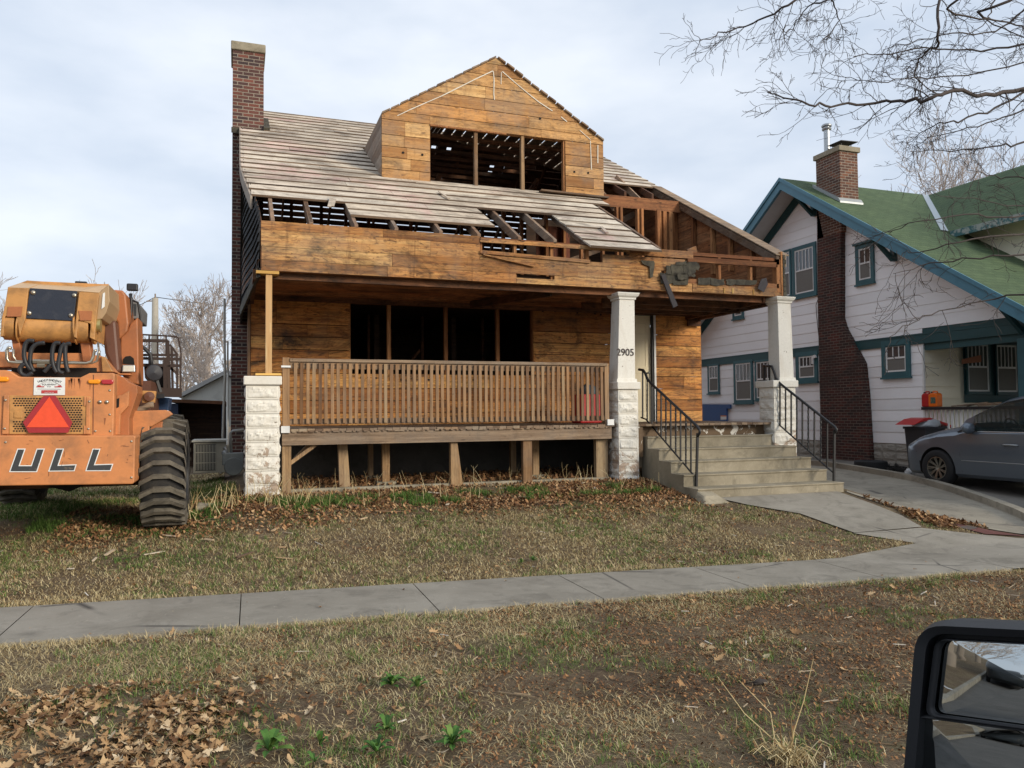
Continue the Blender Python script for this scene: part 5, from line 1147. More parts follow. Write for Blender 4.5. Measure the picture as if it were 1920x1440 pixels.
for zx,zy in((60,405),(50,712),(965,420),(955,715),(1185,300),(1185,560),(1190,740),(1030,740),(1420,850),(1420,1240),(60,860)):
    p=at(*Bz(zx,zy),Y=YP-.036 if 740>zy>400 and zx<1000 else YB-.001 if zy>790 else YP-.001); q=MB(); q.lathe(p,(0,-1,0),[(-.01,.012),(.004,.012),(.007,.006),(.008,0)],8); q.build('bolt',M['steel'],TG,True)
b=MB(); b.bar(at(*Bz(1010,130),Y=YP-.002),at(*Bz(1005,775),Y=YP-.002),.006,.004,(0,1,0)); b.build('panel_seam',M['rust'],TG)
b=MB()
for i in range(16):
    zx=U(720,900) if i<8 else U(20,1200); zy=U(165,200) if i<8 else U(150,700); p=at(*Bz(zx,zy),Y=YP-.0015); b.prism([p,p+Vector((U(.01,.03),0,0)),p+Vector((U(.005,.02),0,-U(.04,.12)))],(0,.001,0))
b.build('oil_runs',paint('oil_stain',(.30,.11,.045),.35,.2,(.15,.07,.04),.8,9),TG)
# engine deck, boom pivot frame and hoses
pz('deck_frame',[(-300,1040),(330,1045),(330,1060),(985,1060),(1240,1095),(1400,1290),(1030,1290),(1030,1310),(140,1290),(140,1230),(-300,1240)],YB+.35,.55,M['orange'],f=A)
pz('deck_recess',[(140,1240),(1180,1240),(1180,1420),(140,1420)],YB+.3,.06,M['dark'],f=A,bevel=0)
pz('pivot_gusset',[(1240,1095),(1290,1110),(1385,1290),(1255,1290)],YB+.3,.06,M['boom'],f=A)
bh=pz('boom_head',[(20,640),(60,470),(95,255),(350,262),(310,640),(240,850),(200,600),(60,610),(40,850),(0,860)],YB+.15,.9,M['boom'],f=A)
pz('boom_head_side',[(970,312),(1215,325),(1180,640),(1160,900),(1100,870),(1110,700),(960,650),(940,880),(905,860)],YB+.15,.9,M['boom'],bh,f=A)
pz('boom_top_plate',[(95,250),(335,168),(520,180),(1240,212),(1330,212),(1335,300),(1215,330),(95,280)],YB+.55,.8,M['boom'],bh,f=A)
q=MB()
def quad3(mb,pts): # pts: list of (zx,zy,Y)
    P3=[at(*A(zx,zy),Y=Y) for zx,zy,Y in pts]; mb.add(P3+[p+Vector((0,.03,-.03)) for p in P3],[tuple(range(len(P3))),tuple(range(2*len(P3)-1,len(P3)-1,-1))]+[(i,i+len(P3),(i+1)%len(P3)+len(P3),(i+1)%len(P3)) for i in range(len(P3))],.5)
quad3(q,[(95,255,YB+.15),(350,262,YB+.15),(505,205,YB+.6),(335,168,YB+.75)]); quad3(q,[(985,300,YB+.15),(1215,318,YB+.15),(1335,212,YB+.65),(1080,238,YB+.6)]); quad3(q,[(350,262,YB+.2),(985,300,YB+.2),(1080,238,YB+.62),(505,205,YB+.62)])
q.build('boom_top_skin',paint('sunlit_tan',(.56,.36,.18),.5,.15,(.2,.15,.1),.3),bh)
pz('boom_rear_web',[(300,262),(990,300),(920,860),(250,850)],YB+.22,.1,M['boom'],bh,f=A)
bp=pz('cover_plate',[(368,262),(948,300),(900,665),(310,632)],YB+.175,.03,paint('blue_black_plate',(.022,.028,.045),.45,.3,(.08,.08,.09),.4,9),bh,f=A,bevel=.003)
for zx,zy in((406,318),(912,352),(357,570),(870,598)):
    p=at(*A(zx,zy),Y=YB+.17); q=MB(); q.lathe(p,(0,-1,0),[(-.01,.024),(.003,.024),(.010,.012),(.012,0)],12); q.build('bolt',M['steel'],bp,True)
for pts in([(95,490),(275,490),(255,612),(85,612)],[(965,540),(1130,545),(1120,660),(985,660)]): pz('pocket',pts,YB+.14,.03,M['orangeside'],bh,f=A,bevel=0)
q=MB(); q.cyl(at(*A(240,745),Y=YB+.32),at(*A(925,765),Y=YB+.32),.148,28); q.build('pivot_tube',M['boom'],bh,30)
for a_,c_,rr in(((65,715),(215,722),.155),((955,755),(1110,760),.158),((1150,760),(1185,762),.17),((238,735),(262,737),.17),((925,760),(950,760),.17)):
    q=MB(); q.cyl(at(*A(*a_),Y=YB+.31),at(*A(*c_),Y=YB+.31),rr,28); q.build('pivot_lug',M['boom'],bh,30,.006)
q=MB(); q.cyl(at(*A(1180,720),Y=YB+.25),at(*A(1240,722),Y=YB+.25),.075,20); q.build('pin_end',plain('pin_yellow',(.45,.38,.16),.35,.6),bh,30)
pz('boom_leg',[(130,830),(215,830),(290,1150),(180,1150)],YB+.3,.2,M['orangeside'],bh,f=A); pz('boom_leg',[(975,870),(1095,880),(1125,1170),(1015,1160)],YB+.3,.2,M['orangeside'],bh,f=A)
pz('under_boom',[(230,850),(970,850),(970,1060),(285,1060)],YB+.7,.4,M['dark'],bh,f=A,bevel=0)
pz('boom_side_plate',[(1215,325),(1335,215),(1345,430),(1300,570),(1250,640),(1180,650)],YB+.2,1.1,paint('tan_side',(.40,.27,.15),.5,.2,(.2,.15,.1),.4),bh,f=A); pz('boom_decal',[(1262,330),(1288,315),(1283,490),(1245,520)],YB+.19,.01,M['white_trim'],bh,f=A,bevel=0)
b=MB(); b.tube([at(*A(zx,zy),Y=YB+.12+0*zx) for zx,zy in((140,1000),(100,995),(85,1030),(85,1130),(110,1170),(200,1178),(640,1183),(1060,1185),(1120,1165),(1145,1100),(1160,1030),(1190,1030))],.016,8); b.build('hydraulic_pipe',M['steel'],TG,True)
b=MB(); b.tube([at(*A(zx,zy),Y=YB+.16) for zx,zy in((165,1010),(165,1100),(200,1160),(420,1168),(900,1170),(1130,1185),(1190,1160),(1210,1060),(1225,1030))],.012,8); b.build('hydraulic_pipe',M['steel'],TG,True)
for pts in([(420,915),(350,910),(310,960),(295,1080),(320,1190),(380,1270)],[(550,935),(450,950),(390,1010),(370,1120),(380,1220),(420,1290)],[(740,940),(680,940),(650,1000),(640,1120),(660,1230),(700,1300)],[(800,940),(755,990),(735,1080),(715,1200),(720,1280),(780,1310)],[(870,945),(810,960),(800,1060),(810,1200),(840,1300)],[(300,1190),(250,1240),(260,1310),(330,1340),(400,1300)],[(620,1195),(580,1250),(540,1295)]):
    q=MB(); sm=[]
    P3=[at(*A(*p),Y=YB+.10) for p in pts]
    for i in range(len(P3)-1):
        for k in range(5):
            t=k/5; p0=P3[max(0,i-1)];p1=P3[i];p2=P3[i+1];p3=P3[min(len(P3)-1,i+2)]
            sm.append(.5*((2*p1)+(p2-p0)*t+(2*p0-5*p1+4*p2-p3)*t*t+(3*p1-p0-3*p2+p3)*t**3))
    sm.append(P3[-1]); q.tube(sm,.022,8); q.build('hose',M['hose'],TG,True)
b=MB(); 
for zx,zy in((510,1175),(505,1215),(455,1165),(560,1170)): p=at(*A(zx,zy),Y=YB+.08); b.cyl(p-Vector((.035,0,0)),p+Vector((.035,0,0)),.025,6)
b.build('hose_fitting',M['steel'],TG)
# right hand side: lift cylinder, mast, cab back, lights
pz('lift_cylinder',[(1245,680),(1420,655),(1475,1290),(1400,1310),(1285,1060)],YB+.75,.3,M['rust'],f=A,bevel=.03)
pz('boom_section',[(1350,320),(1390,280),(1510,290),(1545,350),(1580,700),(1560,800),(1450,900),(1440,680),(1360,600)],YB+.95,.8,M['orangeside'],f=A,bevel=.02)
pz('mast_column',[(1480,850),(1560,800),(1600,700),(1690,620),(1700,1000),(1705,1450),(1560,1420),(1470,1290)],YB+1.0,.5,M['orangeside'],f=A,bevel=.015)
pz('mast_opening',[(1510,1190),(1515,1130),(1545,1100),(1600,1095),(1640,1125),(1650,1200)],YB+.985,.03,M['dark'],f=A,bevel=0)
pz('cab_back',[(1545,370),(1620,410),(1690,430),(1715,470),(1705,640),(1590,640)],YB+1.5,.9,plain('cab_grey',(.17,.17,.17),.5),f=A,bevel=.01); pz('cab_window',[(1615,450),(1675,460),(1670,600),(1612,590)],YB+1.49,.02,M['glass'],f=A,bevel=0)
b=MB(); b.tube([at(*A(zx,zy),Y=YB+1.3) for zx,zy in((1600,330),(1612,420),(1605,600),(1600,700))],.02,6); b.tube([at(*A(zx,zy),Y=YB+1.5) for zx,zy in((1630,415),(1695,440),(1720,600),(1700,880))],.012,6); b.build('grab_bar',M['black'],TG,True)
q=MB(); q.box(*(lambda a,c:(a.x,c.x))(at(*A(1555,210),Y=YB+1.3),at(*A(1695,210),Y=YB+1.3)),YB+1.27,YB+1.33,at(*A(1600,298),Y=YB+1.3).z,at(*A(1600,208),Y=YB+1.3).z); q.build('mirror',M['blackp'],TG,bevel=.015)
q=MB(); q.box(*(lambda a,c:(a.x,c.x))(at(*A(918,180),Y=YB+2.5),at(*A(1065,180),Y=YB+2.5)),YB+2.5,YB+2.56,at(*A(1000,235),Y=YB+2.5).z,at(*A(1000,178),Y=YB+2.5).z); q.bar(at(*A(990,210),Y=YB+2.53),at(*A(990,420),Y=YB+2.53),.02); q.build('mirror',M['blackp'],TG,bevel=.012)
wl=pz('work_light',[(1500,1205),(1655,1205),(1660,1295),(1490,1295)],YB+.85,.08,M['metal'],f=A,bevel=.01); pz('work_light_lens',[(1515,1215),(1640,1215),(1642,1285),(1510,1285)],YB+.842,.01,plain('pale_lens',(.62,.62,.55),.2),wl,f=A,bevel=0)
pz('light_bracket',[(1420,1310),(1600,1310),(1600,1330),(1420,1325)],YB+.7,.25,M['orange'],f=A)
p=at(289,699,Y=YB+.9); q=MB(); q.lathe(p,(0.25,-1,0),[(-.10,.03),(-.08,.07),(-.02,.095),(.0,.095),(.01,.085),(.016,0)],24); q.build('round_work_light',plain('black_glossy',(.03,.03,.035),.15),TG,30)
q=MB(); q.bar(p+Vector((.02,.08,-.08)),at(301,735,Y=YB+1.0),.03); q.bar(at(268,745,Y=YB+1.1),at(308,742,Y=YB+1.1),.05); q.build('light_arm',M['black'],TG)
pz('mast_bracket',[(1150,1120/1.0),(1700,1120)],YB,.1,M['orange'],f=A) if 0 else None
pz('bracket_plate',[(415,1115),(538,1120),(525,1225),(415,1225)],YB+.85,.12,M['boom'],f=Cz); p=at(*Cz(482,1168),Y=YB+.84); q=MB(); q.lathe(p,(0,-1,0),[(0,.055),(.03,.055),(.035,.02),(.04,0)],16); q.build('pivot_bolt',M['rust'],TG,30)
b=MB(); b.tube([at(*Cz(x,y),Y=YB+.8) for x,y in((315,1310),(360,1290),(430,1275),(480,1245),(520,1240))],.035,7); b.build('canvas_strap',M['woodgrey'],TG,True)
pz('machine_body',[(1700,1400),(1850,1400),(1850,2250),(1300,2250),(1300,1500)],YB+1.4,1.8,M['rust'],f=A,bevel=0)
pz('chassis',[(-60,800),(235,800),(235,905),(-60,905)],YB+.45,3.2,M['rust'],bevel=0); pz('axle_housing',[(60,905),(170,905),(130,922)],YB+.6,.5,M['dark'],bevel=0)
# fender over the rear right tyre
pz('fender',[(292,1300),(620,1290),(660,1300),(690,1330),(500,1440),(480,1440),(480,1640),(330,1640),(170,1640),(165,1440)],YB+.62,.12,M['orange'],f=Cz,bevel=.01)
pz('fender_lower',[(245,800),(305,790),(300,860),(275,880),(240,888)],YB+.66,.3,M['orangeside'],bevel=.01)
# platform cage
b=MB(); YC=YB+2.2
def cbar(pts,w=.03,Y=YC): 
    P3=[at(*Cz(x,y),Y=Y) for x,y in pts]
    for p,q in zip(P3,P3[1:]): b.bar(p,q,w)
for pts,w in(([(395,610),(715,628),(740,640),(765,780)],.02),([(395,610),(400,1000)],.02),([(478,612),(478,900)],.018),([(555,618),(553,820)],.018),([(632,622),(632,790)],.018),([(708,628),(708,640)],.018),
 ([(380,665),(645,668)],.04),([(645,665),(660,1110)],.04),([(665,700),(730,790)],.025),([(680,720),(690,1110)],.03),([(728,785),(730,1110)],.025),([(390,795),(730,795)],.03),([(385,825),(765,832)],.035),([(765,780),(760,1150)],.02),([(390,885),(760,892)],.04),([(620,830),(625,1100)],.045)): cbar(pts,w)
for pts in([(660,668),(755,700)],): pass
cbar([(530,1130),(770,1135)],.12); cbar([(665,905),(740,975)],.03)
b.build('platform_cage',plain('dark_rusty_steel',(.05,.032,.026),.6,.3),TG)
b=MB(); b.tube([at(*Cz(x,y),Y=YC-.1) for x,y in((390,700),(440,740),(490,790),(500,850),(495,900))],.025,6); b.build('hose',M['hose'],TG,True)
pz('platform_box',[(430,885),(620,885),(620,1080),(500,1080),(440,1000)],YC+.05,.5,M['dark'],f=Cz)
pz('blue_tank',[(540,1170),(660,1180),(650,1290),(530,1290)],YC+.3,.5,paint('tank_blue',(.02,.05,.12),.5),f=Cz)
def bigwheel(cx,cy,cz,out):
    r=.625; w=.46; q=MB(); tyre(q,(cx,cy,cz),(1,0,0),r-.045,w,48,.52); t=q.build('tyre',M['rub2'],TG,35)
    q=MB(); n=26
    for k in range(n):
        a0=2*math.pi*k/n
        # chevron lug: flat crown, shoulders swept back and down over the side
        prof=[(-.24,.26,-.10),(-.225,.13,-.012),(-.085,.0,.0),(.085,.0,.0),(.225,.13,-.012),(.24,.26,-.10)]
        for (x0,s0,d0),(x1,s1,d1) in zip(prof,prof[1:]):
            def pt(x,sw,dr,da,top): a=a0+sw*1.0+da; rr=(r+dr) if top else (r-.06+dr*.9); return Vector((cx+x,cy+math.cos(a)*rr,cz+math.sin(a)*rr))
            hw=.050; q.hexa([pt(x0,s0,d0,-hw,0),pt(x1,s1,d1,-hw,0),pt(x1,s1,d1,hw,0),pt(x0,s0,d0,hw,0),pt(x0,s0,d0,-hw*.8,1),pt(x1,s1,d1,-hw*.8,1),pt(x1,s1,d1,hw*.8,1),pt(x0,s0,d0,hw*.8,1)],.5)
    q.build('tread',M['rub3'],t)
    q=MB(); o=out; q.lathe((cx,cy,cz),(o,0,0),[(.16,.34),(.215,.335),(.22,.32),(.10,.30),(.02,.29),(.0,.18),(.03,.10),(.05,.10),(.06,0)],36)
    for k in range(8): a=2*math.pi*k/8; q.cyl((cx+o*.02,cy+math.cos(a)*.15,cz+math.sin(a)*.15),(cx+o*.05,cy+math.cos(a)*.15,cz+math.sin(a)*.15),.015,8)
    q.build('rim',M['rim2'],t,30)
rt=NT('dusty_tyre'); dn=rt.noise(5,6,.7,None,.5,.4,.65); nr=rt.geo(); rx=rt.xyz(); M['rub2']=rt.done(rt.mix(rt.math('MULTIPLY',dn,.6),(.02,.02,.022),(.07,.062,.05)),.85,dn,.2,.005)
rt=NT('dusty_lugs'); dn=rt.noise(4,6,.7,None,.5,.35,.6); M['rub3']=rt.done(rt.mix(dn,(.17,.148,.115),(.07,.062,.05)),.9,dn,.2,.005)
M['rim2']=plain('black_rim',(.016,.017,.02),.5)
gz=G(-.8,9.85)
bigwheel(-.765,9.87,gz+.625,1); bigwheel(-2.80,9.87,gz+.625,-1); bigwheel(-2.80,12.55,G(-2.8,12.5)+.60,-1); bigwheel(-.98,12.7,G(-.8,12.6)+.6,1)
b=MB(); b.cyl((-2.7,9.87,gz+.6),(-.9,9.87,gz+.6),.11,16); b.cyl((-2.7,12.6,gz+.6),(-.9,12.6,gz+.6),.11,16); b.build('axle',M['rust'],TG,True)
# ------------------------------------------------------------------ between the telehandler and the house
o=thing('air_conditioner','weathered beige air conditioner condenser on the ground beside the brick chimney','air conditioner',(-.5,14.2,.4))
YA=14.2; p0=at(363,829,Y=YA); p1=at(418,886,Y=YA); q=MB(); q.box(p0.x,p1.x+.12,YA,YA+.8,p1.z,p0.z); q.build('casing',paint('beige_metal',(.34,.31,.24),.6,.3,(.15,.13,.1),.5),o,bevel=.008)
q=MB(); xg=at(405,850,Y=YA).x; x=p0.x+.03
while x<xg: q.box(x,x+.009,YA-.012,YA-.002,p1.z+.05,p0.z-.05); x+=.024
for z in(.33,.66): z_=lerp(p1.z,p0.z,z); q.box(p0.x+.02,xg,YA-.018,YA-.012,z_-.006,z_+.006)
q.build('grille',paint('beige_wire',(.40,.37,.29),.5),o); q=MB(); q.box(p0.x+.025,xg,YA-.002,YA-.0005,p1.z+.04,p0.z-.04); q.build('coil',M['black'],o); q=MB(); q.box(p0.x-.03,p1.x+.15,YA-.04,YA+.85,p0.z,p0.z+.03); q.build('top_panel',paint('pale_metal',(.42,.40,.34),.6),o)
o=thing('gas_meter','grey gas meter on its pipe beside the left white block pier','gas meter',(-.1,12.3,.5))
YG=12.3; q=MB(); c=at(438,874,Y=YG); q.cyl(c-Vector((0,.09,0)),c+Vector((0,.1,0)),.135,20); q.box(c.x-.16,c.x+.14,YG-.08,YG+.08,c.z+.02,c.z+.2); q.build('meter_body',paint('meter_grey',(.16,.18,.18),.45,.3,(.3,.3,.28),.4,10),o,35,.012)
q=MB(); q.tube([at(434,858,Y=YG),at(432,812,Y=YG),at(436,808,Y=YG),at(458,805,Y=YG)],.02,8); q.tube([at(423,862,Y=YG),at(423,842,Y=YG),at(421,838,Y=YG)],.03,8); q.lathe(at(422,850,Y=YG-.03),(0,-1,0),[(0,.05),(.03,.05),(.05,0)],12); q.build('gas_pipe',plain('pipe_grey',(.24,.25,.25),.4,.4),o,True)
q=MB(); q.tube([at(427,835,Y=YG+.3),at(427,700,Y=16.3),at(427,640,Y=16.3)],.02,6); q.tube([at(x,y,Y=15.9) for x,y in((421,560),(421,640),(422,700),(419,780),(417,850),(414,888))],.024,6)
tag(q.build('conduit',paint('conduit_grey',(.40,.38,.33),.5)),'pale conduit pipes running down the side of the brick chimney','conduit')
o=thing('garage','white gabled garage far behind, between the dark lean-to and the chimney','garage',(-2,27,.3))
Yg=27; q=MB(); q.prism([at(x,y,Y=Yg) for x,y in((343,745),(422,703),(520,748),(520,800),(343,800))],(0,6,0)); q.build('wall',paint('garage_white',(.72,.72,.66),.6),o)
q=MB(); e=Vector((0,6.4,0))
for a_,c_ in(((336,746),(424,701)),((424,701),(530,752))):
    P1,P2=at(*a_,Y=Yg-.2),at(*c_,Y=Yg-.2); q.prism([P1,P2,P2+Vector((0,0,.14)),P1+Vector((0,0,.14))],(0,6.6,0))
q.build('roof',paint('garage_roof',(.5,.5,.48),.7),o)
o=thing('lean_to','dark open shed with a flat roof behind the air conditioner','shed',(-1.5,21,.3)); q=MB(); Ys=20
q.px([(316,748),(423,752),(423,758),(316,754)],Ys,5); q.build('roof',M['wooddark'],o); q=MB(); q.px([(316,756),(334,757),(334,880),(316,880)],Ys+.1,3); q.px([(415,758),(421,758),(421,880),(415,880)],Ys+.1,3); q.build('side_wall',paint('navy_wall',(.015,.03,.07),.6),o); q=MB(); q.px([(334,757),(415,758),(415,880),(334,880)],Ys+1.2,.1); q.build('back_wall',M['soot'],o)
# utility pole with wires
o=thing('utility_pole','tall wooden utility pole rising behind the telehandler platform','utility pole',(-3.6,38,.3)); Yp=38; c0=at(290,800,Y=Yp); c1=at(291,559,Y=Yp); q=MB(); q.tube([(c0.x,Yp,.2),(c1.x,Yp,c1.z)],[.20,.13],12); q.build('pole',paint('pale_pole',(.42,.38,.31),.8,.3,(.2,.17,.13),.4),o,True)
q=MB(); q.bar(c1+Vector((-.35,0,-.15)),c1+Vector((.1,0,-.12)),.05); q.cyl(c1,c1+Vector((0,0,.2)),.03,8); q.build('insulator',M['woodgrey'],o)
q=MB(); 
for (xa,ya,xb2,yb2) in((291,557,258,562),(291,557,420,563)):
    a_=at(xa,ya,Y=Yp); e_=at(xb2,yb2,Y=Yp); e_=a_+(e_-a_)*3; q.tube([a_.lerp(e_,t)-Vector((0,0,1.2*t*(1-t))) for t in(0,.25,.5,.75,1)],.02,4)
q.build('wire',M['black'],o)
o=thing('cooler','red box with a dark lid standing on the porch behind the railing','cooler',(5,12.2,DZ)); Yk=12.2; p0=at(1088,739,Y=Yk); p1=at(1128,739,Y=Yk); q=MB(); q.box(p0.x,p1.x,Yk,Yk+.4,DZ+.004,p0.z); q.build('cooler_body',gr,o,bevel=.02); q=MB(); blob(q,((p0.x+p1.x)/2+.05,Yk+.2,p0.z+.02),(p1.x-p0.x)*.42,.2,.16,.3,4); q.build('dark_cover',plain('slate_cloth',(.10,.12,.14),.7),o,True)
# ------------------------------------------------------------------ bare trees
M['bark']=paint('dark_bark',(.050,.040,.034),.9,.5,(.02,.016,.014),.4,12); M['twig']=paint('dark_twigs',(.060,.047,.042),.9,.3,(.03,.02,.02),.4,3)
M['farbark']=paint('pale_far_bark',(.27,.225,.185),.9,.3,(.15,.12,.10),.4,3); M['fartwig']=paint('pinkish_far_twigs',(.43,.365,.32),.9,.2,(.25,.2,.16),.4,1)
def rv(rs,s=1): return Vector((rs.gauss(0,1),rs.gauss(0,1),rs.gauss(0,1)))*s
def grow(mb,p,d,L,r,lev,rs,up=.1,nseg=4,kink=.18,split=(3,5),minr=.002,ratio=.62,sides=4):
    pts=[p.copy()]; rad=[r]; q=p.copy(); d=d.normalized(); r1=max(minr,r*.55)
    for i in range(nseg):
        d=(d+rv(rs,kink)+Vector((0,0,up))).normalized(); q=q+d*(L/nseg); pts.append(q.copy()); rad.append(lerp(r,r1,(i+1)/nseg))
    mb.tube(pts,rad,sides if lev>1 else 3,None,False)
    if lev<=0: return
    n=rs.randint(*split)
    for i in range(n):
        t=rs.uniform(.25,1) if i else 1.0; k=min(nseg-1,int(t*nseg)); f=t*nseg-k; s_=pts[k].lerp(pts[k+1],f); dd=(pts[k+1]-pts[k]).normalized()
        o_=rv(rs).cross(dd).normalized(); nd=(dd+o_*rs.uniform(.45,.95)).normalized() if i else (dd+o_*.2).normalized()
        grow(mb,s_,nd,L*ratio*rs.uniform(.75,1.15),max(minr,lerp(r,r1,t)*.62),lev-1,rs,up,max(2,nseg-(lev<2)),kink*1.1,split,minr,ratio,sides)
def tree(name,label,base,H,seed,levels=5,r=.2,group=None,up=.07,minr=.009,lean=(0,0)):
    o=thing(name,label,'tree',base,group); rs=random.Random(seed); bs=Vector(base); tk=MB(); cr2_=MB(); d=Vector((lean[0],lean[1],1)); pts=[bs-Vector((0,0,.2))]; q=bs.copy(); n=5
    for i in range(n): q=q+(d+rv(rs,.06)).normalized()*H*.30/n; pts.append(q.copy())
    tk.tube(pts,[lerp(r*1.25,r*.8,i/n) for i in range(n+1)],10,None,False); tk.build('trunk',M['farbark'],o,True)
    for i in range(5): 
        a=i*1.256+rs.uniform(-.4,.4); nd=Vector((math.cos(a)*.6,math.sin(a)*.6,1.0)); grow(cr2_,pts[-1-(i%3)*1],nd if i else Vector((0,0,1)),H*.30*rs.uniform(.8,1.1),r*.55,levels-1,rs,up,4,.14,(3,4),minr,.66)
    cr2_.build('crown',M['fartwig'],o); return o
def tpx(px,pyt,Y): p=at(px,pyt,Y=Y); return (p.x,Y,.3),p.z-.3
bsd,H=tpx(400,500,36); tree('bare_tree','bare pale tree filling the gap left of the tall brick chimney',bsd,H,5,6,.22)
bsd,H=tpx(350,600,46); tree('bare_tree','smaller bare tree behind the utility pole',bsd,H*1.15,15,5,.2)
bsd,H=tpx(432,560,30); tree('bare_tree','bare tree half hidden behind the brick chimney base',(bsd[0]-.2,30,.3),H,22,5,.15,lean=(-.1,0))
bsd,H=tpx(195,488,48); tree('bare_tree','bare tree whose top twigs show above the telehandler boom',bsd,H,8,5,.2,None,.12,.012)
bsd,H=tpx(-25,520,40); tree('bare_tree','bare tree at the far left edge behind the telehandler',bsd,H,11,5,.2)
bsd,H=tpx(1660,300,38); tree('bare_tree','bare tree just right of the brick chimney with the rain cap',bsd,H,31,6,.25,'bare trees rising behind the green roof',.10,.012)
bsd,H=tpx(1790,235,36); tree('bare_tree','tallest bare tree above the valley of the green roof',bsd,H,37,6,.3,'bare trees rising behind the green roof',.10,.012)
bsd,H=tpx(1900,250,40); tree('bare_tree','bare tree behind the front dormer of the green roof',bsd,H,43,6,.3,'bare trees rising behind the green roof',.10,.012)
# the near tree: trunk outside the picture, limbs reaching in from the top right
Q=lambda zx,zy:(1300+zx/3.097,zy/3.097); Q3=lambda zx,zy:(1380+zx/2.88,180+zy/2.88)
NTR=thing('street_tree','large bare tree whose dark twiggy branches hang over the green roof from the top right','tree',(15.0,3.2,.0)); rs=random.Random(3)
b=MB(); tr=[Vector((15.0,3.2,-.1)),Vector((14.95,3.22,1.5)),Vector((14.9,3.3,3.2)),Vector((14.7,3.4,4.6)),Vector((14.4,3.6,6.2)),Vector((14.2,3.8,8))]; b.tube(tr,[.36,.28,.25,.22,.17,.1],12,None,False); b.build('trunk',M['bark'],NTR,True)
limbs=[([(2250,480),(1920,515),(1700,550),(1500,530),(1380,570),(1200,590),(1000,605),(800,620),(700,610),(560,580),(430,535)],Q,6.2,.030,0),
([(1990,-500),(1430,-150),(1425,0),(1425,200),(1400,280),(1310,340),(1290,430),(1330,490),(1320,560)],Q,6.4,.022,-.1),
([(1900,-600),(900,-120),(600,0),(460,80),(300,155),(150,190),(35,240)],Q,6.8,.020,0),([(1900,-500),(1000,-100),(780,0),(640,60),(560,180),(520,190)],Q,6.6,.014,-.2),([(1900,-400),(850,-100),(830,40),(845,120),(790,200),(740,250)],Q,6.5,.012,-.2),
([(2300,200),(1920,260),(1600,295),(1350,285),(1100,310),(930,330)],Q,6.9,.020,0),([(2300,250),(1920,370),(1500,440),(1230,460),(1040,480),(880,450)],Q,6.3,.012,0),
([(2300,400),(1920,550),(1700,650),(1500,700),(1380,740),(1240,830)],Q,6.6,.020,0),([(2300,500),(1920,640),(1700,720),(1500,760),(1280,850)],Q,6.9,.016,0),([(2250,700),(1920,830),(1780,850),(1500,870),(1260,880)],Q,6.5,.018,0),
([(2200,-400),(1920,-50),(1650,80),(1880,140),(1920,170)],Q,6.0,.025,0),([(2100,-300),(1500,30),(1650,100),(1850,180),(1990,240)],Q,5.8,.018,0),([(2100,-100),(1920,60),(1750,180),(1500,200),(1300,240),(1100,290)],Q,6.5,.016,-.05),([(2100,-300),(1760,0),(1700,120),(1560,230)],Q,6.2,.014,-.1),
([(1900,560),(1555,640),(1300,650),(1000,680),(830,740)],Q3,5.8,.014,0),([(1900,680),(1555,740),(1200,790),(1000,840),(900,850)],Q3,6.0,.014,0),([(1900,800),(1555,860),(1250,880),(1000,920),(850,960)],Q3,5.6,.014,0),([(1800,1050),(1555,1070),(1400,1100),(1150,1150),(980,1210),(830,1300)],Q3,5.5,.013,0),([(1900,330),(1555,440),(1400,430),(1250,400)],Q3,6.1,.013,0),([(1900,520),(1555,600),(1350,560),(1100,540)],Q3,6.3,.012,0)]
for zl,(pp,f,Yl,r_,up_) in enumerate(limbs):
    P3=[at(*f(*p),Y=Yl+(.25*math.sin(i*1.3+zl))) for i,p in enumerate(pp)]
    P3=[tr[2+zl%3]+Vector((0,0,.3*(zl%4)))]+P3
    k=len(P3); b=MB(); rad=[lerp(r_*1.15,max(.0032,r_*.2),(i/(k-1))**.7) for i in range(k)]; rad[0]=.045
    sm=[];sr=[]
    for i in range(k-1):
        for j in range(4):
            t=j/4; p0=P3[max(0,i-1)];p1=P3[i];p2=P3[i+1];p3=P3[min(k-1,i+2)]
            if i==0: sm.append(p1.lerp(p2,t)+Vector((0,0,.5*math.sin(t*3.14)))); sr.append(lerp(rad[0],rad[1],t)); continue
            if i==1: p0=p1-(p2-p1)
            sm.append(.5*((2*p1)+(p2-p0)*t+(2*p0-5*p1+4*p2-p3)*t*t+(3*p1-p0-3*p2+p3)*t**3)+(rv(rs,.012) if i else Vector((0,0,0)))); sr.append(lerp(rad[i],rad[i+1],t))
    sm.append(P3[-1]);sr.append(rad[-1]); b.tube(sm,sr,6,None,False); m_=len(sm)
    for j in range(8,m_):
        for _ in range(2 if j>14 else 1):
            if rs.random()<(.66 if f is Q3 else .42): continue
            dd=(sm[j]-sm[j-1]).normalized(); s_=rv(rs); s_-=dd*s_.dot(dd); s_.normalize(); nd=dd*rs.uniform(.5,1.0)+s_*rs.uniform(.5,.9)+Vector((0,0,up_))
            grow(b,sm[j-1].lerp(sm[j],rs.random()),nd,rs.uniform(.16,.46),max(.003,sr[j]*.35),2,rs,-.02,4,.24,(2,4),.0022,.55)
    b.build('limb',M['twig'],NTR,True)
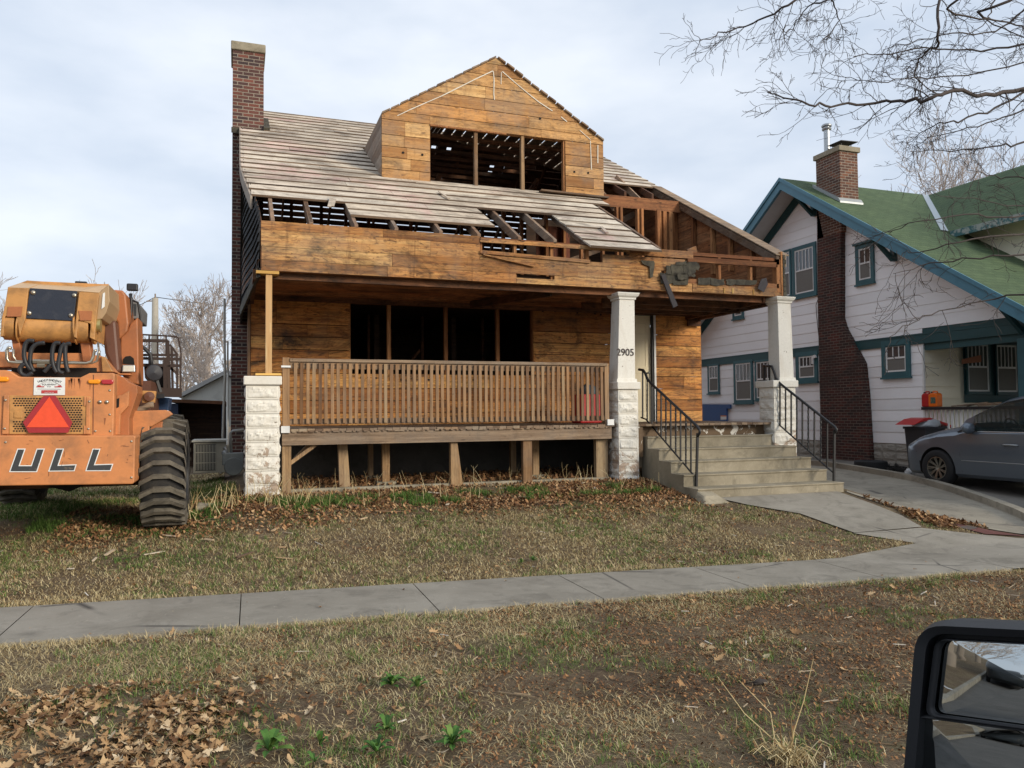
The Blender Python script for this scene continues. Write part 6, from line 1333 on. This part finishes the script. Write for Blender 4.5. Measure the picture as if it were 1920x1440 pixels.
# ------------------------------------------------------------------ grass, leaves, weeds
def leafmat(name,cols,rough=.85,trans=0):
    t=NT(name); c=t.ramp(t.rnd(),cols); m_=t.done(c,rough,None,0,0,0,.15); return m_
M['dry']=leafmat('dry_grass_blades',[(0,(.19,.125,.06)),(.3,(.38,.28,.135)),(.65,(.55,.44,.235)),(1,(.66,.56,.34))])
M['green']=leafmat('green_grass_blades',[(0,(.05,.095,.02)),(.5,(.10,.18,.04)),(.85,(.18,.24,.07)),(1,(.32,.32,.13))])
M['leaf']=leafmat('fallen_oak_leaves',[(0,(.10,.052,.028)),(.25,(.22,.12,.058)),(.6,(.38,.235,.115)),(.88,(.48,.33,.18)),(1,(.56,.46,.32))])
M['litter']=leafmat('brown_leaf_litter',[(0,(.08,.042,.024)),(.35,(.20,.10,.048)),(.7,(.34,.185,.085)),(1,(.46,.31,.17))])
M['weed']=leafmat('weed_leaves',[(0,(.04,.10,.022)),(.6,(.075,.165,.035)),(1,(.16,.23,.06))],.6)
def fast(name,V,Fc,Rn,mat):
    me=bpy.data.meshes.new(name); nv=len(V); nf=len(Fc); k=Fc.shape[1]
    me.vertices.add(nv); me.vertices.foreach_set('co',V.astype(np.float32).ravel()); me.loops.add(nf*k); me.loops.foreach_set('vertex_index',Fc.astype(np.int32).ravel())
    me.polygons.add(nf); me.polygons.foreach_set('loop_start',np.arange(0,nf*k,k,dtype=np.int32)); me.update(calc_edges=True)
    a=me.attributes.new('rnd','FLOAT','FACE'); a.data.foreach_set('value',Rn.astype(np.float32)); me.materials.append(mat)
    o=bpy.data.objects.new(name,me); COL.objects.link(o); return o
rg=np.random.default_rng(5)
def N2(x,y,s,o=0): return mnoise.noise((x*s+o,y*s-o,o*1.7))
WKP=[(6.32,9.3),(8.62,9.3),(8.6,8.42),(8.2,7.5),(7.03,7.49),(6.98,8.36),(6.55,8.91)]
def inpoly(x,y,P):
    c=False; j=len(P)-1
    for i in range(len(P)):
        if (P[i][1]>y)!=(P[j][1]>y) and x<(P[j][0]-P[i][0])*(y-P[i][1])/(P[j][1]-P[i][1])+P[i][0]: c=not c
        j=i
    return c
def free(x,y):
    e=.025*N2(x,y,3.1,2)+.02*N2(x,y,9,4)
    if nearY(x)-.015+e<y<farY(x)+.01+e: return False
    if y<2.5: return False
    if y>farY(x):
        if x>8.66 and not(inpoly(x,y,[(8.66,9.0),(8.62,8.42),(8.97,7.9),(9.2,7.4),(8.75,7.55),(8.3,7.7)])): return False
        if inpoly(x,y,WKP): return False
        if x>5.8 and y<7.6 and inpoly(x,y,APR): return False
        if 6.0<x<8.65 and y>9.2: return False
        if y>10.9 and .5<x<8.6 and y<13.2 and R()<.8: return False
        if y>13.2 and x>-.2: return False
    return True
def inview(x,y):
    r=x/max(y,.1); return -.75<r<1.7
def sample(n,box,dens):
    out=[]; x0,x1,y0,y1=box; xs=rg.uniform(x0,x1,n); ys=rg.uniform(y0,y1,n); us=rg.random(n)
    for x,y,u in zip(xs,ys,us):
        if inview(x,y) and free(x,y):
            if u<dens(x,y): out.append((x,y))
    return np.array(out)
def blades(name,label,P,L,Wd,lean,mat,rb=(0,1),bend=.25,cat=None):
    n=len(P); z=np.array([G(x,y)+(bump(x,y)-.012 if y>0 else 0) for x,y in P]); a=rg.uniform(0,2*np.pi,n); l=rg.uniform(L[0],L[1],n); w=rg.uniform(Wd[0],Wd[1],n)/2; th=rg.uniform(lean[0],lean[1],n)
    dx,dy=np.cos(a),np.sin(a); b0=np.stack([P[:,0],P[:,1],z],1); side=np.stack([-dy,dx,np.zeros(n)],1)*w[:,None]
    d1=np.stack([dx*np.sin(th),dy*np.sin(th),np.cos(th)],1); th2=np.minimum(th+bend+rg.uniform(0,.4,n),1.62); d2=np.stack([dx*np.sin(th2),dy*np.sin(th2),np.cos(th2)],1)
    m1=b0+d1*(l*.5)[:,None]; tp=m1+d2*(l*.5)[:,None]; V=np.stack([b0-side,b0+side,m1+side*.8,m1-side*.8,tp],1).reshape(-1,3)
    i=np.arange(n)*5; F1=np.stack([i,i+1,i+2],1); F2=np.stack([i,i+2,i+3],1); F3=np.stack([i+3,i+2,i+4],1); Fc=np.concatenate([F1,F2,F3]); r_=rg.uniform(rb[0],rb[1],n); 
    o=fast(name,V,Fc,np.concatenate([r_,r_,r_]),mat); tag(o,label,cat,None,'stuff'); return o
def dryd(x,y):
    n=.5+.9*N2(x,y,1.3,7)+.5*N2(x,y,4.5,1)
    if y<6.3:
        n+= .35*ss((y-4.6)/1.2)*(1-ss((x-2.8)/1.5)) - .42*ss((x-.9)/2)*(1-ss((y-5)/1.0)*.4)-.25*ss((.9-x)/1.0)*(1-ss((y-4.6)/.8))
    else: n+= .35-.9*ss((y-9.0)/1.0)
    return max(.05,min(1,n))
P=sample(400000,(-4.2,9.8,2.6,6.6),dryd); blades('dry_grass','matted straw coloured dead grass on the parking strip',P,(.03,.075),(.0018,.0038),(.7,1.5),M['dry'],cat='grass')
P=sample(120000,(-9,.0,11,17),lambda x,y:.6); blades('dry_grass','dead grass around the telehandler and behind it',P,(.04,.08),(.005,.010),(.5,1.4),M['dry'],cat='grass')
P=sample(90000,(-7,.0,9.5,15),lambda x,y:.5+1.5*N2(x,y,1.1,61)); blades('green_grass','green grass in the shade below the telehandler',P,(.04,.09),(.005,.010),(.15,1.1),M['green'],cat='grass')
P=sample(400000,(-7,9.3,6.5,11),dryd); blades('dry_grass','straw coloured dead grass on the lawn behind the sidewalk',P,(.03,.07),(.003,.006),(.6,1.45),M['dry'],cat='grass')
def edged(x,y):   # dry fringe overhanging both sidewalk edges
    a=abs(y-nearY(x)); b_=abs(y-farY(x)); return (1 if min(a,b_)<.10 else 0)*(.35+.65*ss(.5+2*N2(x,y,2.2,5)))
P=sample(200000,(-5.5,9.5,5.4,7.9),edged); blades('dry_grass_fringe','pale dry grass fringe along both sidewalk edges',P,(.04,.095),(.002,.004),(.25,1.2),M['dry'],(.35,1),.5,cat='grass')
def greend(x,y):
    n=N2(x,y,1.1,20)+.55*N2(x,y,3.9,23)
    if y<6.3: base=.30*ss((y-4.3)/.8)*(1-ss((x-.9)/1.5)) + .10*ss((x-2.5)/2)+.06; v=(n-.02)*2.6*1.0+base*2.6-.15
    elif y<9.9: v=(n+.12)*2.0+.25-.3*ss((x-4.2)/1.5)
    else: v=1.6*(N2(x,y,2.3,30)+.10) if x<3.4 else 1.6*(N2(x,y,3,30)-.25)
    c=N2(x,y,16,9); return max(0,min(1,v))*max(0,min(1,.35+2.2*c))
P=sample(310000,(-4.2,9.8,2.6,6.6),greend); blades('green_grass','short green grass tufts growing through the dead grass of the parking strip',P,(.03,.07),(.002,.0042),(.15,1.15),M['green'],cat='grass')
P=sample(310000,(-7,8.6,6.5,10.6),greend); blades('green_grass','green grass patches on the lawn in front of the porch',P,(.03,.065),(.003,.006),(.15,1.1),M['green'],cat='grass')
def tallg(x,y): return max(0,min(1,2.6*(N2(x,y,1.9,44)+.12)))*max(0,min(1,.3+2*N2(x,y,9,3)))
P=sample(60000,(-2.2,6.0,9.75,10.35),tallg); blades('tall_grass','bright green taller tufts along the leaf bed in front of the porch',P,(.06,.13),(.004,.009),(.05,.8),M['green'],(0,.75),cat='grass')
# leaves
def leaves(name,label,P,S,mat,lob=True,tilt=.5,zoff=(.005,.04),rb=(0,1)):
    n=len(P); out=[];
    if lob: prof=[(0,-.52),(.06,-.36),(.21,-.32),(.13,-.2),(.34,-.06),(.19,.0),(.33,.20),(.17,.22),(.13,.40),(0,.52)]
    else: prof=[(0,-.5),(.22,-.2),(.24,.1),(.1,.35),(0,.5)]
    k=len(prof); base=np.array([(x,y) for x,y in prof]+[(-x,y) for x,y in prof[::-1][1:-1]]); m_=len(base); V=np.zeros((n,m_+1,3)); s=rg.uniform(S[0],S[1],n); a=rg.uniform(0,6.283,n)
    cu1=rg.uniform(-.3,1.1,n); cu2=rg.uniform(-.5,.8,n); t1=rg.normal(0,tilt,n); t2=rg.normal(0,tilt,n); z0=rg.uniform(zoff[0],zoff[1],n)
    jit=rg.normal(0,.05,(n,m_,2)); B=base[None]+jit; X=np.concatenate([B[:,:,0],np.zeros((n,1))],1)*s[:,None]; Y=np.concatenate([B[:,:,1],np.zeros((n,1))],1)*s[:,None]
    Z=cu1[:,None]*X**2/s[:,None]*2.0+cu2[:,None]*Y**2/s[:,None]*1.3; Z2=Z+X*np.sin(t1)[:,None]+Y*np.sin(t2)[:,None]; zm=Z2.min(1); Z2=Z2-zm[:,None]*.85
    wx=X*np.cos(a)[:,None]-Y*np.sin(a)[:,None]+P[:,0:1]; wy=X*np.sin(a)[:,None]+Y*np.cos(a)[:,None]+P[:,1:2]; g=np.array([G(x,y)+(.012 if not free(x,y) else bump(x,y)-.01) for x,y in P]); wz_=Z2+(g+z0)[:,None]
    V=np.stack([wx,wy,wz_],2).reshape(-1,3); i=np.arange(n)*(m_+1); Fc=np.concatenate([np.stack([i+j,i+(j+1)%m_,i+m_],1) for j in range(m_)]); r_=np.clip(rg.uniform(rb[0],rb[1],n),0,1); return tag(fast(name,V,Fc,np.tile(r_,m_),mat),label,'leaves',None,'stuff')
pc=[ongr(x,y) for x,y in((0,1310),(130,1262),(300,1275),(420,1330),(430,1370),(380,1440),(330,1500),(-60,1500))]; pcp=[(p.x,p.y) for p in pc]
def piled(x,y): 
    if inpoly(x,y,pcp): return max(.12,min(1,.75+1.6*N2(x,y,2.3,66)))
    c=ongr(190,1370); d=math.hypot((x-c.x)/1.0,(y-c.y)/.75); return math.exp(-(d-.35)*2.6)*.42 if d>.35 else 1
L1=sample(13000,(-2.2,1.6,2.9,5.2),lambda x,y:piled(x,y)); leaves('fallen_leaves','drift of tan oak leaves lying at the lower left of the parking strip',L1,(.034,.072),M['leaf'],True,.33,(.0,.028))
L2=sample(1500,(-2.5,9,2.7,6.3),lambda x,y:.16+.3*max(0,N2(x,y,1.2,70))); leaves('scattered_leaves','single tan leaves scattered over the parking strip',L2,(.035,.085),M['leaf'],True,.35,(.0,.02))
L2=sample(1400,(-4,8.5,6.4,10),lambda x,y:.25+.5*max(0,N2(x,y,1.2,74))); leaves('scattered_leaves','small brown leaves scattered over the lawn',L2,(.03,.07),M['litter'],False,.4,(.0,.02))
def bedd(x,y):
    v=ss((y-9.0-.35*N2(x,y,.9,3))/.8)*(.55+.9*N2(x,y,1.5,8)); return max(0,min(1,v+.25*ss((x-3.3)/1.2)*ss((y-8.4)/1)))
P=sample(60000,(-1.9,6.25,8.6,11.2),bedd); leaves('leaf_litter','bed of reddish brown leaf litter in front of and below the porch',P,(.02,.055),M['litter'],False,.7,(.0,.025))
P=sample(90000,(-1,9.3,2.8,6.3),lambda x,y:max(.0,min(1,.25+.55*ss((x-1.0)/2.2)+.8*N2(x,y,2.1,91)))); leaves('leaf_crumbs','reddish brown crumbs of old leaves matted into the parking strip',P,(.008,.026),M['litter'],False,.5,(.0,.010),(0,.75))
P=sample(30000,(-4,8.5,6.4,10.2),lambda x,y:max(.0,min(1,.15+.3*ss((x-2.5)/2.2)+.8*N2(x,y,1.8,95)))); leaves('leaf_crumbs','brown crumbs of old leaves matted into the lawn',P,(.012,.03),M['litter'],False,.5,(.0,.010),(0,.8))
P=rg.uniform((0.6,11.0),(6.0,12.9),(3500,2)); leaves('leaf_litter','brown leaves blown under the porch deck',P,(.04,.08),M['litter'],False,.6,(.0,.04),(0,.8))
P=sample(4000,(8.2,9.3,7.4,9),lambda x,y:1 if (x>8.4) else 0)
if len(P): leaves('leaf_litter','leaves caught in the bare wedge between the walk and the driveway',P,(.03,.07),M['litter'],False,.5,(.0,.03))
P=np.array([(x,y) for x,y in rg.uniform((-3,5.3),(9,7.7),(700,2)) if nearY(x)<y<farY(x)+.2 and inview(x,y)])[:38]; leaves('sidewalk_leaves','few small leaves and crumbs lying on the sidewalk',P,(.012,.04),M['leaf'],False,.2,(.002,.004))
# chips and twigs on the soil
b=MB(); rs=random.Random(12)
for i in range(900):
    x,y=rs.uniform(-2.5,8.5),rs.uniform(2.8,10.2)
    if not free(x,y) or not inview(x,y): continue
    a=rs.uniform(0,3.14); l=rs.uniform(.015,.05)*(2.5 if rs.random()<.06 else 1); z=G(x,y)+bump(x,y)+.004; c=Vector((x,y,z)); d=Vector((math.cos(a),math.sin(a),rs.uniform(-.1,.2)))*l; b.bar(c-d,c+d,rs.uniform(.003,.009),rs.uniform(.002,.006))
tag(b.build('twig_litter',leafmat('twig_bits',[(0,(.08,.055,.035)),(.5,(.25,.18,.11)),(.85,(.45,.36,.25)),(1,(.7,.66,.6))])),'bits of twig, bark and pale chips strewn over the soil','twigs',None,'stuff')
# dry stalks around the pier
def stalks(name,label,spots,hr,wr=.003,cat='dead plant',mat=None):
    b=MB(); 
    for (x,y,h) in spots:
        p=Vector((x,y,G(x,y)-.01)); d=Vector((U(-.35,.35),U(-.2,.2),1)); pts=[p.copy()]
        for k in range(5): d=(d+Vector((U(-.22,.22),U(-.2,.2),0))).normalized(); p=p+d*h/5; pts.append(p.copy())
        b.tube(pts,[wr*(1.3-.18*k) for k in range(6)],4,None,False)
        if R()<.6: q=pts[2+int(R()*3)]; b.tube([q,q+Vector((U(-.1,.1),U(-.05,.05),U(.04,.14)))],wr*.6,3,None,False)
    o=b.build(name,mat or M['dry']); return tag(o,label,cat,None,'stuff')
b=MB(); rs=random.Random(77)
for i in range(90):
    x=rs.uniform(.0,6.0) if i<70 else rs.uniform(-1.5,3); y=rs.gauss(10.15,.35) if i<70 else rs.uniform(8.2,10)
    if not free(x,y): continue
    z=G(x,y)+.012; a=rs.uniform(0,3.14); l=rs.uniform(.03,.12)*(2.4 if rs.random()<.12 else 1); d=Vector((math.cos(a),math.sin(a),rs.uniform(-.05,.12)))*l; c=Vector((x,y,z)); b.bar(c-d,c+d,rs.uniform(.012,.05),rs.uniform(.004,.014))
tag(b.build('wood_chips',leafmat('wood_scrap_bits',[(0,(.05,.04,.035)),(.4,(.24,.15,.09)),(.75,(.45,.32,.19)),(1,(.62,.55,.45))])),'splinters and small board scraps fallen on the leaf bed','wood scraps',None,'stuff')
stalks('dry_stalks','dead stalks and stems standing around the left white pier',[(U(-1.0,.9),U(9.9,10.5),U(.08,.38)) for _ in range(110)],0,.0045)
stalks('dry_stalks','thin dead stems standing along the porch leaf bed',[(U(.4,6.0),U(9.8,10.9),U(.06,.34)) for _ in range(120)],0,.003)
p0=ongr(1478,1425)
b=MB()
for tx,ty in((1525,1235),(1385,1275),(1345,1268),(1500,1300),(1430,1330),(1600,1418),(1455,1385)):
    e=at(tx,ty,Y=p0.y+U(-.15,.1)); m_=p0.lerp(e,.5)+Vector((U(-.05,.05),0,.03)); b.tube([p0+Vector((U(-.03,.03),U(-.03,.03),-.01)),p0.lerp(e,.25)+Vector((U(-.02,.02),0,.01)),m_,e],[.0032,.003,.0024,.0012],4,None,False)
for i in range(120):
    a=U(0,6.28); l=U(.03,.16); c=p0+Vector((U(-.09,.09),U(-.07,.07),.0)); b.tube([c,c+Vector((math.cos(a)*l*.6,math.sin(a)*l*.6,l*.55)),c+Vector((math.cos(a)*l,math.sin(a)*l,l*.35))],[.0022,.0018,.001],3,None,False)
tag(b.build('dead_plant',M['dry']),'dead tan plant with a few tall bent stalks near the mirror','plant')
# rosette weeds
def weed(px_,py_,s,label,seed,n=16,up=.5):
    rs=random.Random(seed); p=ongr(px_,py_); b=MB()
    for i in range(n):
        a=i*2.4+rs.uniform(-.3,.3); L=s*rs.uniform(.6,1.1); w=L*rs.uniform(.13,.2); el=rs.uniform(.15,up+.5)*(1.2-i/n*.4); dr=Vector((math.cos(a),math.sin(a),0)); sd_=Vector((-math.sin(a),math.cos(a),0)); vs=[]; m_=6
        for k in range(m_+1):
            t=k/m_; c=p+dr*(L*t*math.cos(el))+Vector((0,0,L*math.sin(el)*math.sin(t*2.2)*.8+.004)); ww=w*math.sin(math.pi*min(1,.08+t*.95))**.7*(.55+.6*t)*(1+.18*math.sin(t*19+i)); vs+=[c-sd_*ww+Vector((0,0,ww*.35)),c,c+sd_*ww+Vector((0,0,ww*.35))]
        b.add(vs,[(3*k+j,3*k+j+1,3*k+j+4,3*k+j+3) for k in range(m_) for j in(0,1)],rs.random())
    o=b.build('weed_plant',M['weed']); tag(o,label,'weed','leafy weeds on the parking strip'); return o
weed(735,1287,.10,'broad leafy green weed, left half of the upper pair',1,22,.7); weed(783,1292,.085,'smaller leafy green weed beside the upper broad one',2,14,.8)
weed(505,1413,.13,'large leafy weed at the bottom edge near the oak leaves',3,15,.4); weed(600,1402,.08,'thin narrow leaved weed right of the oak leaf drift',4,9,1.0)
weed(725,1370,.10,'sprawling leafy weed above the bottom centre weeds',5,13,.4); weed(705,1415,.10,'leafy weed at the bottom edge beside the dark rosette',6,13,.7); weed(848,1398,.12,'dark green rosette weed standing alone on bare soil',7,18,.7); weed(590,1432,.07,'low flat weed at the very bottom edge',8,8,.3)
for i,(x,y) in enumerate(((978,1057),(1000,1052))): weed(x,y,.055,['small dark green tuft on the lawn, left of two','small dark green tuft on the lawn, right of two'][i],20+i,26,1.1)
b=MB(); p=ongr(1425,1283); blob(b,(p.x,p.y,p.z+.012),.05,.02,.016,.4,2); tag(b.build('stick_clod',M['bark'],None,True),'dark stubby piece of wood lying on the bare soil','wood piece')
b=MB(); p=ongr(385,955); b.hexa([(p.x-.12,p.y-.1,p.z-.03),(p.x+.16,p.y-.06,p.z-.03),(p.x+.12,p.y+.1,p.z-.03),(p.x-.1,p.y+.12,p.z-.03),(p.x-.11,p.y-.08,p.z+.05),(p.x+.14,p.y-.05,p.z+.03),(p.x+.1,p.y+.1,p.z+.06),(p.x-.08,p.y+.1,p.z+.08)]); tag(b.build('stone_slab',M['conc'],None,False,.012),'grey broken stone slab lying beside the big tyre','stone')
# ------------------------------------------------------------------ our own truck: side panel and door mirror
TK=thing('truck','dark truck whose black door mirror stands in the lower right corner','truck',(0,0,-.15))
C0=ray(1830,1268).normalized(); Dm=.92; Cm=Vector((0,0,CZ))+C0*Dm
rdir=Vector((-1,.02,-.052)).normalized(); nrm=(rdir-C0).normalized()
if nrm.dot(C0)>0: nrm=-nrm
def mp_(x,y,off=0):
    d=ray(x,y); t=(Cm-Vector((0,0,CZ))).dot(nrm)/d.dot(nrm); return Vector((0,0,CZ))+d*t+nrm*off
def rnd_poly(pts,rads,n=6):
    out=[]; k=len(pts)
    for i in range(k):
        p0,p1,p2=[Vector((*pts[j%k],0)) for j in(i-1,i,i+1)]; r_=rads[i]; a=p1+(p0-p1).normalized()*r_; c=p1+(p2-p1).normalized()*r_
        for j in range(n+1): t=j/n; out.append(((1-t)**2*a+2*t*(1-t)*p1+t*t*c)[:2])
    return out
def ring(outer,inner,o_out,o_in,mb):
    n=len(outer); A_=[mp_(*p,o_out) for p in outer]; B_=[mp_(*p,o_in) for p in inner]; mb.add(A_+B_,[(i,(i+1)%n,(i+1)%n+n,i+n) for i in range(n)],.5)
OUT=rnd_poly([(1716,1160),(2260,1186),(2240,1760),(1668,1740)],[62,50,60,60]); OUT2=rnd_poly([(1728,1170),(2250,1196),(2230,1750),(1680,1730)],[52,46,56,56]); G1=rnd_poly([(1758,1199),(2215,1220),(2205,1366+40),(1742,1334)],[18,16,20,16])
UPo=rnd_poly([(1745,1186),(2235,1208),(2215,1740),(1697,1720)],[36,30,40,40])
G1=rnd_poly([(1766,1201),(2150,1222),(2135,1390),(1748,1338)],[20,20,24,18]); G2=rnd_poly([(1722,1347),(2130,1402),(2120,1700),(1704,1700)],[22,22,20,20])
b=MB(); back=[tuple(p) for p in OUT]; V0=[mp_(*p,.012) for p in OUT2]; V1=[mp_(*p,-.01) for p in OUT]; V2=[mp_(*p,-.05) for p in OUT]; cen=mp_(1960,1450,0)
V3=[cen+(v-cen)*.82-nrm*.09 for v in V1]; V4=[cen+(v-cen)*.5-nrm*.125 for v in V1]; V_in=[mp_(*p,.008) for p in UPo]; V_in2=[mp_(*p,-.012) for p in UPo]; n=len(V0); allv=V_in2+V_in+V0+V1+V2+V3+V4
b.add(allv,[(k*n+i,k*n+(i+1)%n,(k+1)*n+(i+1)%n,(k+1)*n+i) for k in range(6) for i in range(n)]+[tuple(6*n+i for i in range(n))],.5)
mh=b.build('door_mirror',M['blackp'],TK,40)
b=MB(); b.add([mp_(*p,-.0105) for p in UPo],[tuple(range(n))],.5); b.build('mirror_backing',M['blackp'],mh)
mg=NT('mirror_glass'); M['mirror']=mg.done((.55,.58,.58),.015,None,0,0,1,.5)
for nm,gp_,o_ in(('main_glass',G1,-.004),('wide_glass',G2,-.006)):
    b=MB(); k=len(gp_); P3=[mp_(*p,o_) for p in gp_]
    c3=sum(P3,Vector())/k; Rm=1.5 if nm=='main_glass' else .8; rm=max((p-c3).length for p in P3); vs=[]; NR=10
    for q in range(NR,0,-1):
        for p in P3: v=c3+(p-c3)*(q/NR); vs.append(v+nrm*(.10*(v-c3).dot(cu) if nm=='wide_glass' else 0)+nrm*((rm*rm-(v-c3).length_squared)/(2*Rm)-rm*rm/(2*Rm)*.9))
    vs.append(c3+nrm*(rm*rm/(2*Rm)*.1)); b.add(vs,[(q*k+i,q*k+(i+1)%k,(q+1)*k+(i+1)%k,(q+1)*k+i) for q in range(NR-1) for i in range(k)]+[((NR-1)*k+i,(NR-1)*k+(i+1)%k,NR*k) for i in range(k)],.5)
    b.build(nm,M['mirror'],mh,True)
    b=MB(); c3=sum(P3,Vector())/k; A_=[mp_(*p,o_+.001) for p in gp_]; Bv=[c3+(v-c3)*1.035+nrm*.012 for v in A_]; Cv=[c3+(v-c3)*1.06-nrm*.004 for v in A_]; b.add(A_+Bv+Cv,[(q*k+i,q*k+(i+1)%k,(q+1)*k+(i+1)%k,(q+1)*k+i) for q in(0,1) for i in range(k)],.5); b.build('glass_rim',M['blackp'],mh,True)
tp=NT('truck_paint'); M['truck']=tp.done((.03,.045,.05),.25,None,0,0,.4,.5)
b=MB(); b.hexa([(-4.6,-.1,.35),(1.6,-.1,.35),(1.6,.16,.35),(-4.6,.16,.35),(-4.6,-.1,1.16),(1.6,-.1,1.12),(1.6,.20,1.12),(-4.6,.20,1.16)]); b.box(-.95,-.42,-.1,.16,1.16,1.95); b.box(-2.4,-1.9,-.1,.14,1.16,1.95); b.build('truck_side',M['truck'],TK,False,.03)
b=MB(); b.box(-1.9,-.95,-.05,.13,1.16,1.9); b.build('rear_side_window',M['glass'],TK)
b=MB(); b.box(-4.6,-1.9,-1.9,-.1,.4,1.1); b.box(-2.4,-2.2,-1.9,-.1,1.1,1.95); b.build('truck_bed',M['truck'],TK)
b=MB(); tyre(b,(-3.3,.0,.25),(0,1,0),.4,.26); b.build('tyre',M['rubber'],TK,40)
# the street behind, seen in the mirror
def bigtree(x,y,seed,label,H=11): tree('street_maple',label,(x,y,0),H,seed,5,.24,'trees along the street behind the truck',.05,.012)
for i,(x,y,h) in enumerate(((-14,4.2,11),(-22,3.9,12),(-31,4.4,12),(-26,-8.5,13),(-38,-8.2,12),(-44,4.2,13),(-17,-8.6,11),(-52,-8.4,13),(-60,4,12))): bigtree(x,y,60+i,['nearest street tree reflected in the truck mirror','second street tree reflected in the truck mirror','third street tree reflected in the truck mirror','street tree across the road reflected in the mirror','far street tree across the road reflected in the mirror','fourth kerb tree reflected in the mirror','tree across the street nearest the truck','farthest tree across the street in the mirror','last kerb tree in the mirror reflection'][i],h)
dc=car('parked_car','dark car parked down the street, seen only reflected in the truck mirror','car',0,0,-.15,M['darkcar'],1,None)
dc.rotation_euler=(0,0,math.radians(-90)); dc.location=(-24,1.1,-.15)
for sx,(hx,hy,c_) in enumerate(((-30,14,(.5,.48,.44)),(-48,15,(.35,.38,.42)),(-30,-20,(.45,.40,.34)))):
    o=thing('street_house',['cream house down the street reflected in the mirror','blue grey house far down the street in the mirror','tan house across the street in the mirror'][sx],'house',(hx,hy,0)); q=MB(); q.box(hx-4,hx+4,hy-4,hy+4,0,4); q.prism([(hx-4,hy-4,4),(hx-4,hy+4,4),(hx-4,hy,6.6)],(8,0,0)); q.build('wall',paint('street_house_wall',c_,.7),o); q=MB()
    for s_ in(-1,1): q.hexa([(hx-4.4,hy+s_*4.6,3.75),(hx+4.4,hy+s_*4.6,3.75),(hx+4.4,hy,6.75),(hx-4.4,hy,6.75),(hx-4.4,hy+s_*4.6,3.9),(hx+4.4,hy+s_*4.6,3.9),(hx+4.4,hy,6.9),(hx-4.4,hy,6.9)])
    q.build('roof',paint('street_roof',(.08,.075,.07),.9),o); q=MB()
    for k in(-2.4,0,2.4): q.box(hx+k-.5,hx+k+.5,hy-4.03 if hy>0 else hy+4.0,hy-4.0 if hy>0 else hy+4.03,1.2,2.6)
    q.build('window',M['glass'],o)
#@@NEXT
